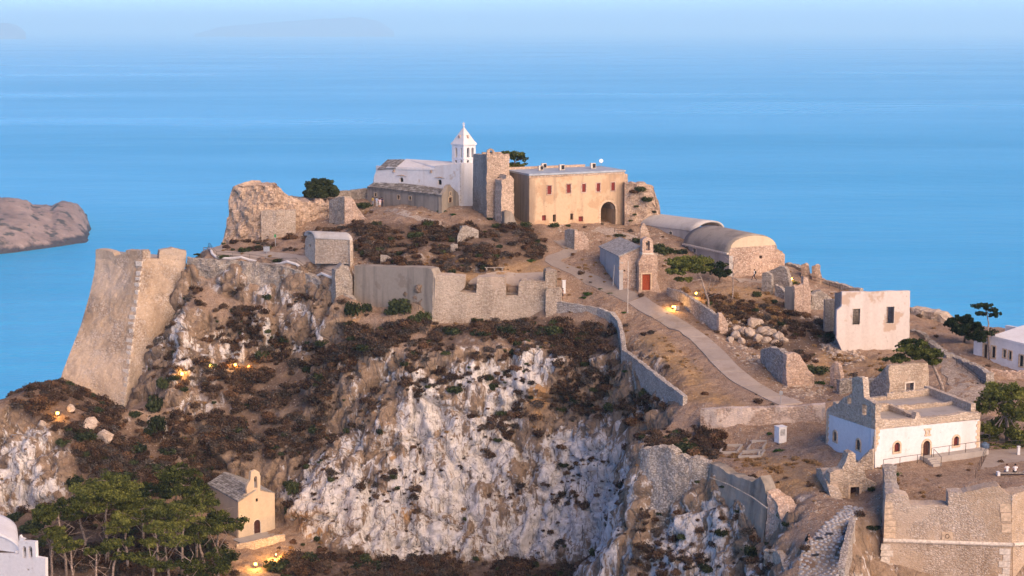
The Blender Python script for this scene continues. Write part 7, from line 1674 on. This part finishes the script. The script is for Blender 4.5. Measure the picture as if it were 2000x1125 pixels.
px_tree('evergreen_tree', 'dense dark evergreen beside the clean white house', 1882, 684, 232, [(1880, 640, 50, 34, 0), (1868, 630, 34, 24, 1), (1898, 635, 36, 28, 0), (1882, 622, 30, 20, 0), (1905, 655, 30, 24, 1)], PD, BK, seed=76, leaf=0.24, dens=150, tr=0.18)
px_tree('pine_tree', 'tall thin wind-shaped pine with flat layered tufts by the clean white house', 1933, 712, 224, [(1920, 597, 34, 10, 0), (1935, 605, 24, 9, 0), (1916, 612, 22, 8, 0.5), (1942, 614, 22, 9, 0), (1925, 650, 34, 24, 0.5), (1915, 662, 26, 16, 0)], PD, BG, lean=[(1932, 680), (1930, 655), (1931, 632), (1927, 610), (1922, 600)], seed=77, leaf=0.2, dens=80, tr=0.14)
px_tree('pine_tree', 'big bright green pine at the right edge behind the viewing terrace', 1965, 880, 190, [(1965, 765, 80, 40, 0), (1935, 790, 52, 46, 0), (1990, 800, 70, 50, 1), (1930, 840, 46, 34, 0), (1960, 830, 50, 40, -1), (2000, 850, 60, 50, 1.5), (1925, 860, 36, 24, 0), (1985, 872, 56, 30, 2)], PL, BG, seed=78, leaf=0.22, dens=110, tr=0.25)
px_tree('pine_tree', 'bright low pine bush behind the viewing terrace rail', 1958, 892, 187, [(1952, 876, 46, 22, 0), (1975, 880, 34, 18, 0.5)], PL, BG, seed=79, leaf=0.2, dens=120, tr=0.1)
# ================================================================= BOULDERS, LOOSE STONES
BO = [stone_mesh('boulder', k + 1, M['boulder'], 3, 0.85, 0.2) for k in range(5)]
rb = random.Random(21)
def boulder(u, v, w, label, group=None, d=None, k=None):
    p = near_surface(u, v) if d is None else P(u, v, d); s = w / 2 * p.y / FPX
    o = bpy.data.objects.new('boulder', BO[rb.randrange(5) if k is None else k]); COL.objects.link(o); o.location = p + UP * s * 0.25
    o.scale = (s * rb.uniform(0.9, 1.15), s * rb.uniform(0.8, 1.1), s * rb.uniform(0.85, 1.1)); o.rotation_euler = (rb.uniform(-0.4, 0.4), rb.uniform(-0.4, 0.4), rb.uniform(0, 6.28)); return tag(o, label, 'boulder', group)
for (u, v, w) in ((1452, 648, 20), (1470, 638, 27), (1463, 655, 22), (1488, 647, 23), (1503, 652, 25), (1520, 660, 22), (1437, 658, 20), (1478, 664, 20), (1495, 668, 17), (1448, 669, 15), (1425, 666, 15), (1512, 671, 15), (1532, 668, 13), (1440, 645, 15), (1484, 632, 15)):
    boulder(u, v, w * 1.3, 'angular pale boulder in the heap beside the concrete road', 'boulders of the roadside heap')
boulder(206, 858, 40, 'round white boulder, larger of two on the left ridge', k=1); boulder(180, 834, 36, 'brownish boulder resting against the round white one on the left ridge', k=2)
for (u, v, w) in ((82, 830, 18), (140, 800, 20), (232, 790, 16)): boulder(u, v, w, 'weathered brown boulder half buried below the great bastion', 'boulders below the great bastion')
for (u, v, w) in ((1080, 800, 26), (640, 560, 20), (740, 545, 18)): pass
STN = [stone_mesh('rubble_stone', k + 11, M['boulder'], 1, 0.7, 0.3) for k in range(4)]
stn = []
for i, (u, v, w) in enumerate(((1372, 628, 9), (1560, 700, 10), (1212, 665, 9), (1640, 700, 10))):
    o = boulder(u, v, w, ('small loose stone at the foot of the long low wall', 'small loose stone above the dry stone ruin', 'small loose stone inside the curving parapet', 'small loose stone under the pinkish white house')[i]); o.data = STN[i]; o.name = 'loose_stone'; stn.append(o)
cover('loose_rubble', [([(1080, 440), (1310, 440), (1300, 500), (1130, 490)], 1.2, 0.1, 0.34, 0.3), ([(1380, 640), (1540, 600), (1660, 610), (1690, 720), (1560, 790), (1440, 700)], 2.6, 0.1, 0.42, 0.3), ([(1205, 640), (1260, 660), (1340, 780), (1290, 745), (1215, 690)], 1.6, 0.06, 0.22, 0.3),
    ([(1560, 940), (1640, 960), (1620, 1010), (1570, 1000)], 1.5, 0.08, 0.25, 0.3), ([(1590, 610), (1655, 600), (1690, 700), (1650, 720), (1580, 700)], 4.0, 0.15, 0.55, 0.3), ([(1480, 730), (1600, 740), (1660, 770), (1560, 785)], 2.0, 0.1, 0.35, 0.3), ([(1640, 740), (1740, 730), (1740, 790), (1640, 785)], 2.0, 0.1, 0.35, 0.3),
    ([(560, 395), (760, 400), (900, 405), (940, 430), (720, 440), (560, 460)], 0.9, 0.1, 0.3, 0.3), ([(640, 500), (760, 510), (700, 560), (650, 545)], 1.0, 0.1, 0.3, 0.3), ([(1260, 480), (1340, 490), (1320, 570), (1290, 570)], 1.6, 0.1, 0.36, 0.3), ([(1370, 850), (1500, 850), (1500, 880), (1380, 890)], 1.0, 0.1, 0.3, 0.3),
    ([(1820, 660), (1960, 740), (1930, 790), (1850, 730)], 1.0, 0.1, 0.3, 0.3), ([(1540, 520), (1650, 550), (1650, 600), (1560, 600)], 1.2, 0.1, 0.4, 0.3), ([(1740, 900), (1900, 900), (1900, 940), (1750, 990)], 0.8, 0.05, 0.16, 0.3), (ALLP, 0.5, 0.04, 0.15, 0.6)], stn, 'loose pale stones scattered over the bare ground', 15)

# ================================================================= LAMPS (lit in the photograph)
def lamp(u, v, label, power=60.0, d=None, tilt=0.0, size=0.16, hgt=0.5):
    p = near_surface(u, v) if d is None else P(u, v, d)
    e = empty('floodlight', p, label, 'lamp'); c = p + UP * hgt
    pole(e, p - UP * 0.2, c, 0.035, M['metal_dark'], 'stake'); f = Vector((-c.x, -c.y, 0)).normalized(); rz = math.atan2(f.y, f.x) + math.pi / 2
    MB().box(c - f * 0.10 + UP * 0.1, (size * 2.4, 0.14, size * 2.2), rz).build('casing', M['metal_dark'], e)
    MB().tube([c - f * 0.03 + UP * 0.1, c + f * 0.02 + UP * 0.1], size, 12).build('lens', M['lamp_glow'], e)
    ld = bpy.data.lights.new('bulb', 'POINT'); ld.energy = power; ld.color = (1.0, 0.50, 0.12); ld.shadow_soft_size = 0.12
    lo = bpy.data.objects.new('bulb', ld); COL.objects.link(lo); lo.parent = e; lo.matrix_parent_inverse = Matrix.Translation(-e.location); lo.location = c + f * 0.45 + UP * 0.35
    return e
lamp(357, 738, 'lit floodlight standing alone on the gully slope', 80, size=0.24)
lamp(411, 725, 'lit floodlight shining into a brown bush on the gully slope', 160, size=0.2)
lamp(461, 720, 'brightly lit floodlight right of the glowing bush', 90, size=0.17)
lamp(485, 722, 'smallest lit floodlight on the gully slope', 40, size=0.12)
lamp(112, 815, 'lit floodlight on the left ridge below the great bastion', 120, size=0.22)
lamp(500, 1108, 'lit floodlight below the cream chapel terrace', 160, size=0.2)
lamp(540, 1090, 'lit floodlight inside the dry bushes right of the cream chapel', 320, size=0.1)
lamp(1361, 578, 'lit floodlight behind the long low wall under the leaning pine', 70, size=0.15)
lamp(1316, 605, 'lit floodlight beside its concrete box by the road', 120, size=0.14, hgt=0.35)
lamp(1546, 549, 'lit floodlight among the seaward ruins', 60, size=0.15)
lb = G(1322, 606); tag(recenter(MB().box(lb + UP * 0.3, (0.6, 0.5, 0.6), 0.3, 0.95).build('lamp_box', M['concrete'])), 'small concrete housing box beside the roadside lamp', 'box')

# ================================================================= SMALL THINGS
def gline(pts): return [G(u, v) for u, v in pts]
def fence(name, label, pts, h=1.0, step=2.0, rails=(0.95, 0.5), r=0.025, mat=None):
    g = gline(pts); e = empty(name, g[0], label, 'fence'); railing(e, g, h, step, rails, r, mat); return e
sh_ = [Vector((p.x, p.y, hz(p.x, p.y) + 0.05)) for p in SHELF[len(SHELF) // 3::4]]; e = empty('wire_fence', sh_[0], 'thin post fence along the outer edge of the shelf walk', 'fence'); railing(e, sh_, 1.0, 2.4, (0.95, 0.5), 0.025)
fence('wire_fence', 'thin post fence on the seaward rim behind the summit ruin', [(548, 388), (575, 389), (600, 389)], 1.5, 2.0)
fence('wire_fence', 'thin fence right of the round summit tree', [(650, 388), (680, 387), (718, 388)], 1.4, 2.5)
fence('wire_fence', 'thin fence along the rim path among the far ruins', [(1548, 545), (1575, 549), (1600, 557), (1640, 570)], 1.0, 2.2)
fence('handrail', 'low metal handrail beside the stony track', [(1868, 712), (1890, 730), (1915, 748), (1935, 758)], 0.8, 2.5)
fence('handrail', 'low rail at the foot of the palace gateway', [(1200, 455), (1218, 456), (1240, 462)], 0.8, 1.8)
fence('wooden_fence', 'short weathered wooden rail fence at the start of the shelf walk', [(384, 491), (398, 492), (412, 492)], 0.7, 1.2, (0.95, 0.5), 0.06, M['weathered_wood'])
tt = [XYZ(1905, 172.6, TERR_Z), XYZ(1912, 176, TERR_Z), XYZ(1921, 180.5, TERR_Z), XYZ(1930, 184.8, TERR_Z)]
e = empty('railing', tt[0], 'dark post railing on the left edge of the viewing terrace', 'railing'); railing(e, tt, 1.0, 2.6, (0.97, 0.5), 0.018)
tt = [XYZ(1932, 184.9, TERR_Z), XYZ(1975, 185.5, TERR_Z), XYZ(2038, 185.9, TERR_Z)]
e = empty('railing', tt[0], 'dark post railing along the back of the viewing terrace', 'railing'); railing(e, tt, 1.0, 2.0, (0.97, 0.5), 0.03)
# white kerb of the shelf walk
kp = [Vector((p.x, p.y - 0.25, hz(p.x, p.y))) for p in SHELF[len(SHELF) // 2::2]]
tag(recenter(MB().tube([p + UP * 0.1 for p in kp], 0.22, 6).build('kerb', M['white_plaster'])), 'white painted kerb along the outer shelf walk', 'kerb')
# shed
s0 = G(416, 482); e = empty('shed', s0, 'small white shed at the end of the shelf walk', 'shed')
MB().box(s0 + UP * 0.7, (1.0, 0.9, 1.7), 0.2).build('wall', M['white_paint'], e); MB().box(s0 + UP * 1.6, (1.2, 1.1, 0.12), 0.2).build('roof', M['metal_grey'], e); MB().box(s0 + Vector((0.09, -0.46, 0.6)), (0.55, 0.06, 1.3), 0.2).build('door', M['metal_grey'], e)
def board(u, v, label, w, h, post, mat, cat='sign'):
    p = G(u, v); e = empty('sign', p, label, cat); pole(e, p - UP * 0.3, p + UP * post, 0.05, M['metal_grey'], 'post'); MB().box(p + UP * (post - h / 2) + Vector((0, -0.08, 0)), (w, 0.06, h)).build('panel', mat, e); return e
board(521, 497, 'grey information board beside the shelf walk', 1.0, 0.8, 1.2, M['metal_grey']); board(538, 482, 'small green sign on a thin post above the shelf walk', 0.3, 0.5, 2.0, M['sign_green'])
p = G(618, 392); e = empty('sign', p, 'yellow-footed signpost before the round summit tree', 'sign'); pole(e, p, p + UP * 1.1, 0.06, M['yellow_paint'], 'post'); MB().box(p + UP * 1.15, (0.35, 0.12, 0.4)).build('panel', M['yellow_paint'], e); MB().box(p + UP * 0.12, (0.9, 0.4, 0.24)).build('base', M['yellow_paint'], e)
board(1525, 790, 'small grey sign on a post beside the road end', 0.45, 0.45, 1.7, M['metal_grey'])
# poles
for (u, v, h, lab) in ((1226, 612, 7.6, 'tall thin pale pole beside the road before the belfry chapel'), (1197, 560, 3.2, 'short leaning pale pole by the belfry chapel side wall')):
    p = G(u, v); e = empty('pole', p, lab, 'pole'); pole(e, p - UP * 0.4, p + UP * h + Vector((0.2 if h < 5 else 0, 0, 0)), 0.05, M['pale_stone'], 'shaft'); MB().box(p + UP * 0.05, (0.3, 0.3, 0.16)).build('base', M['concrete'], e)
p = G(1101, 572); e = empty('pillar', p, 'square white pillar at the right end of the battery', 'pillar'); MB().box(p + UP * 0.85, (0.5, 0.5, 1.9), 0.2).build('shaft', M['clean_white'], e); MB().box(p + UP * 1.84, (0.58, 0.58, 0.08), 0.2).build('cap', M['clean_white'], e)
# log bench and stone plots
p = G(966, 531); e = empty('bench', p, 'long low wooden bench on the terrace behind the battery', 'bench'); MB().box(p + UP * 0.42, (3.0, 0.45, 0.1), 0.05).build('seat', M['weathered_wood'], e)
for k in (-1.2, 0, 1.2): MB().box(p + Vector((k, k * 0.05, 0.18)), (0.2, 0.4, 0.38)).build('leg', M['weathered_wood'], e)
for i, (u, v, w, h) in enumerate(((1428, 878, 2.0, 3.2), (1478, 873, 1.8, 2.6), (1468, 890, 2.6, 2.2))):
    p = G(u, v); e = empty('stone_plot', p, ('narrow stone-kerbed plot near the retaining wall', 'stone-kerbed plot nearest the grey cabinet', 'wide stone-kerbed plot on the dry grass')[i], 'plot', 'kerbed plots on the lower plateau')
    for a, b, sx_, sy_ in ((0, -h / 2, w, 0.18), (0, h / 2, w, 0.18), (-w / 2, 0, 0.18, h - 0.19), (w / 2, 0, 0.18, h - 0.19)):
        q = p + Vector((a + b * 0.35, b, 0)); q.z = hz(q.x, q.y); MB().box(q + UP * 0.08, (sx_, sy_, 0.4), -0.32 if sx_ < 0.2 else 0).build('kerb', M['concrete'], e)
# cabinet
p = G(1524, 864); e = empty('cabinet', p, 'tall white metal cabinet with a gridded window before the retaining wall', 'cabinet'); rz = 0.45
MB().box(p + UP * 0.9, (1.05, 0.95, 1.85), rz).build('body', M['white_paint'], e); MB().box(p + UP * 1.86, (1.15, 1.05, 0.1), rz).build('roof', M['white_paint'], e)
nx = Vector((math.sin(rz), -math.cos(rz), 0)); tx = Vector((math.cos(rz), math.sin(rz), 0))
gr = MB().box(p + nx * 0.485 + UP * 1.25, (0.62, 0.03, 0.7), rz).build('window', M['dark_glass'], e)
for k in range(4): MB().box(p + nx * 0.51 + tx * (-0.225 + k * 0.15) + UP * 1.25, (0.04, 0.03, 0.7), rz).build('bar', M['white_paint'], gr); MB().box(p + nx * 0.512 + UP * (1.0 + k * 0.17), (0.62, 0.03, 0.04), rz).build('bar', M['white_paint'], gr)
p = G(1482, 893); tag(recenter(MB().tube([p - UP * 0.2, p + UP * 0.5, p + UP * 0.62], [0.17, 0.17, 0.1], 10).build('bollard', M['concrete'])), 'short grey concrete post on the dry grass', 'post')
p = P(1923, 878, 186.5); e = empty('water_tank', p, 'blue plastic tank beside the church end wall', 'tank'); MB().tube([p - UP * 0.6, p + UP * 0.6, p + UP * 0.75], [0.55, 0.55, 0.35], 14).build('barrel', M['plastic_blue'], e); MB().tube([p + UP * 0.75, p + UP * 0.85], 0.2, 10).build('lid', M['plastic_blue'], e)
# bench with seated pair
bz = TERR_Z; bp0 = XYZ(1976, 173.6, bz); e = empty('bench', bp0, 'wooden plank bench with white ends on the viewing terrace', 'bench')
for k in (-0.2, 0.0, 0.2): MB().box(bp0 + Vector((0, k, 0.44)), (2.9, 0.17, 0.06)).build('plank', M['weathered_wood'], e)
for k in (-1.45, 1.45): MB().box(bp0 + Vector((k, 0, 0.27)), (0.28, 0.62, 0.56)).build('end_block', M['clean_white'], e)
p = XYZ(1989, 183, bz); e = empty('bin', p, 'slim white post bin at the back of the viewing terrace', 'bin'); MB().box(p + UP * 0.45, (0.28, 0.28, 0.9)).build('body', M['clean_white'], e); MB().box(p + UP * 0.93, (0.36, 0.36, 0.06)).build('lid', M['clean_white'], e)

# ================================================================= PEOPLE
STAND = dict(pel=(0, 0, .95), bel=(0, 0, 1.1), che=(0, .0, 1.3), nec=(0, 0, 1.48), hea=(0, -.02, 1.60), top=(0, -.01, 1.72), shL=(-.19, 0, 1.42), elL=(-.25, .03, 1.15), wrL=(-.25, -.05, .90), haL=(-.25, -.07, .80), shR=(.19, 0, 1.42), elR=(.25, .03, 1.15), wrR=(.25, -.05, .90), haR=(.25, -.07, .80),
             hiL=(-.10, 0, .92), knL=(-.11, -.03, .50), anL=(-.11, .02, .09), toL=(-.12, -.16, .04), hiR=(.10, 0, .92), knR=(.11, -.03, .50), anR=(.11, .02, .09), toR=(.12, -.16, .04))
WALK = dict(STAND, knL=(-.10, -.28, .52), anL=(-.10, -.38, .10), toL=(-.10, -.56, .07), knR=(.10, .08, .50), anR=(.10, .40, .14), toR=(.10, .28, .04), elL=(-.25, .14, 1.17), wrL=(-.24, .20, .93), haL=(-.24, .19, .84), elR=(.25, -.10, 1.16), wrR=(.23, -.28, .98), haR=(.22, -.36, .94))
SIT = dict(STAND, pel=(0, 0, .10), bel=(0, -.01, .26), che=(0, -.03, .46), nec=(0, -.05, .64), hea=(0, -.08, .76), top=(0, -.07, .88), shL=(-.19, -.03, .58), elL=(-.26, -.10, .33), wrL=(-.18, -.30, .22), haL=(-.12, -.38, .20), shR=(.19, -.03, .58), elR=(.26, -.10, .33), wrR=(.18, -.30, .22), haR=(.12, -.38, .20),
           hiL=(-.10, 0, .08), knL=(-.13, -.44, .08), anL=(-.13, -.44, -.34), toL=(-.14, -.62, -.40), hiR=(.10, 0, .08), knR=(.13, -.44, .08), anR=(.13, -.44, -.34), toR=(.14, -.62, -.40))
SQUAT = dict(STAND, pel=(0, .10, .26), bel=(0, .04, .42), che=(0, -.08, .60), nec=(0, -.16, .77), hea=(0, -.22, .88), top=(0, -.22, 1.00), shL=(-.18, -.12, .72), elL=(-.22, -.34, .56), wrL=(-.10, -.50, .52), haL=(-.04, -.56, .52), shR=(.18, -.12, .72), elR=(.22, -.34, .56), wrR=(.10, -.50, .52), haR=(.04, -.56, .52),
             hiL=(-.10, .08, .26), knL=(-.14, -.32, .48), anL=(-.13, -.08, .09), toL=(-.14, -.26, .04), hiR=(.10, .08, .26), knR=(.14, -.32, .48), anR=(.13, -.08, .09), toR=(.14, -.26, .04))
BONES = [('pel', 'bel'), ('bel', 'che'), ('che', 'nec'), ('nec', 'hea'), ('hea', 'top')] + [(a + s, b + s) for s in 'LR' for a, b in (('sh', 'el'), ('el', 'wr'), ('wr', 'ha'), ('hi', 'kn'), ('kn', 'an'), ('an', 'to'))] + [('che', 'shL'), ('che', 'shR'), ('pel', 'hiL'), ('pel', 'hiR')]
RAD = dict(pel=.15, bel=.135, che=.155, nec=.055, hea=.098, top=.075, sh=.075, el=.048, wr=.034, ha=.042, hi=.095, kn=.062, an=.042, to=.036)
ZONE = {('nec', 'hea'): 0, ('hea', 'top'): 0, ('pel', 'bel'): 1, ('bel', 'che'): 1, ('che', 'nec'): 1}
def person(loc, rz, pose, label, shirt, legs, hair, bare_legs=False, long_hair=False, group=None, pack=None, scale=1.0):
    names = list(pose); vs = [pose[n] for n in names]; me = bpy.data.meshes.new('body'); me.from_pydata(vs, [(names.index(a), names.index(b)) for a, b in BONES], []); me.update()
    o = bpy.data.objects.new('tmp', me); COL.objects.link(o); md = o.modifiers.new('skin', 'SKIN'); sv = me.skin_vertices[0].data if len(me.skin_vertices) else None
    if sv is None:
        bm = bmesh.new(); bm.from_mesh(me); bm.verts.layers.skin.verify(); bm.to_mesh(me); bm.free(); sv = me.skin_vertices[0].data
    for i, n in enumerate(names):
        r = RAD.get(n, RAD.get(n[:2], .05)); sv[i].radius = (r, r * (0.72 if n in ('pel', 'bel', 'che') else 1.0)); sv[i].use_root = n == 'pel'
    o.modifiers.new('sub', 'SUBSURF').levels = 1
    dg = bpy.context.evaluated_depsgraph_get(); m2 = bpy.data.meshes.new_from_object(o.evaluated_get(dg)); bpy.data.objects.remove(o)
    for mt in (M['skin'], M[shirt], M[legs], M['cloth_black']): m2.materials.append(mt)
    for f in m2.polygons:
        c = f.center; best = 9; zb = 1
        for a, b in BONES:
            pa, pb = Vector(pose[a]), Vector(pose[b]); t = max(0, min(1, (c - pa).dot(pb - pa) / max(1e-6, (pb - pa).length_squared))); dd = (c - pa.lerp(pb, t)).length
            if dd < best:
                best = dd; k = (a[:2], b[:2])
                if a in ('nec', 'hea'): zb = 0
                elif k == ('sh', 'el'): zb = 1 if t < 0.6 else 0
                elif k in (('el', 'wr'), ('wr', 'ha')): zb = 0
                elif k in (('hi', 'kn'), ('pe', 'hi')): zb = 2
                elif k == ('kn', 'an'): zb = 0 if bare_legs else 2
                elif k == ('an', 'to'): zb = 3
                else: zb = 1
        f.material_index = zb; f.use_smooth = True
    e = empty('person', loc, label, 'person', group, rz); e.scale = (scale,) * 3
    b = bpy.data.objects.new('body', m2); m2.name = 'body'; COL.objects.link(b); b.parent = e
    def kid(nm, mesh_, mat):
        mesh_.materials.clear(); mesh_.materials.append(mat); x = bpy.data.objects.new(nm, mesh_); COL.objects.link(x); x.parent = e; return x
    h = Vector(pose['hea']); bm = bmesh.new(); bmesh.ops.create_icosphere(bm, subdivisions=2, radius=0.118)
    for v in bm.verts:
        v.co = Vector((v.co.x * .92, v.co.y * 1.05 + .02, v.co.z * 1.05)) + h + Vector((0, .0, .05))
        if v.co.y < h.y - .02 and v.co.z < h.z + .07: v.co.y = h.y + .0
        if long_hair and v.co.z < h.z + .02 and v.co.y > h.y: v.co.z -= .2
    hm_ = bpy.data.meshes.new('hair'); bm.to_mesh(hm_); bm.free(); kid('hair', hm_, M[hair])
    nb = MB(); nb.box(h + Vector((0, -.105, -.0)), (.03, .035, .045)); nm_ = mesh('nose', nb.v, nb.f); kid('nose', nm_, M['skin'])
    if pack: 
        c = Vector(pose['che']); pb = MB(); pb.box(c + Vector((0, .2, -.02)), (.3, .17, .42), 0, .85); kid('backpack', mesh('backpack', pb.v, pb.f), M[pack])
    return e
gr_ = 'visitors on the summit path'
def onground(u, v): p = G(u, v); return p + UP * 0.03
person(onground(728, 404), 2.6, STAND, 'visitor in a yellow top, half hidden by the dark green shrub', 'cloth_yellow', 'cloth_grey', 'hair_dark', group=gr_)
person(onground(736, 405), 2.9, STAND, 'visitor in a pale blue shirt standing on the summit path', 'cloth_blue', 'cloth_white', 'hair_dark', group=gr_)
person(onground(742, 407), 3.3, STAND, 'visitor in pink top and white skirt on the summit path', 'cloth_pink', 'cloth_white', 'hair_brown', True, True, group=gr_)
person(onground(746, 405), 3.0, STAND, 'visitor in dark clothes at the edge of the summit group', 'cloth_navy', 'cloth_navy', 'hair_dark', group=gr_)
person(onground(1098, 588), 2.5, dict(STAND, che=(0, -.06, 1.28), nec=(0, -.12, 1.44), hea=(0, -.18, 1.54), top=(0, -.19, 1.66)), 'man in maroon shirt and navy shorts leaning at the battery end', 'cloth_maroon', 'cloth_navy', 'hair_dark', True)
person(onground(1473, 549), -1.9, WALK, 'walker in white shirt and wide dark trousers with a backpack', 'cloth_white', 'cloth_navy', 'hair_dark', pack='cloth_black')
person(onground(1575, 1063), 1.0, SQUAT, 'person in black crouching beside the cobbled lane', 'cloth_black', 'cloth_black', 'hair_dark', True, True)
person(bp0 + Vector((-0.52, 0.02, 0.49)), math.pi + 0.15, SIT, 'seated person in a white shirt and grey shorts on the terrace bench', 'cloth_white', 'cloth_grey', 'hair_brown', True)
person(bp0 + Vector((0.35, 0.02, 0.49)), math.pi - 0.1, SIT, 'seated person in a white shirt with a tan back print on the terrace bench', 'cloth_white', 'cloth_black', 'hair_dark', True)
# ================================================================= HAZE
hm = bpy.data.materials.new('haze_air'); hm.use_nodes = True
ht = hm.node_tree
for n in list(ht.nodes): ht.nodes.remove(n)
ho = ht.nodes.new('ShaderNodeOutputMaterial'); hv = ht.nodes.new('ShaderNodeVolumePrincipled')
hv.inputs['Color'].default_value = (0.63, 0.91, 1.0, 1)
hv.inputs['Density'].default_value = 0.00007
hv.inputs['Anisotropy'].default_value = 0.0
ht.links.new(hv.outputs[0], ho.inputs['Volume'])
HT = 420.0
hb = MB().box((0, 35000, (SEA_Z - 15 + HT) / 2), (121000, 111000, HT - (SEA_Z - 15)))
tag(hb.build('haze', hm), 'pale blue haze hanging over the sea', 'haze', kind='stuff')
scene.cycles.volume_bounces = 3
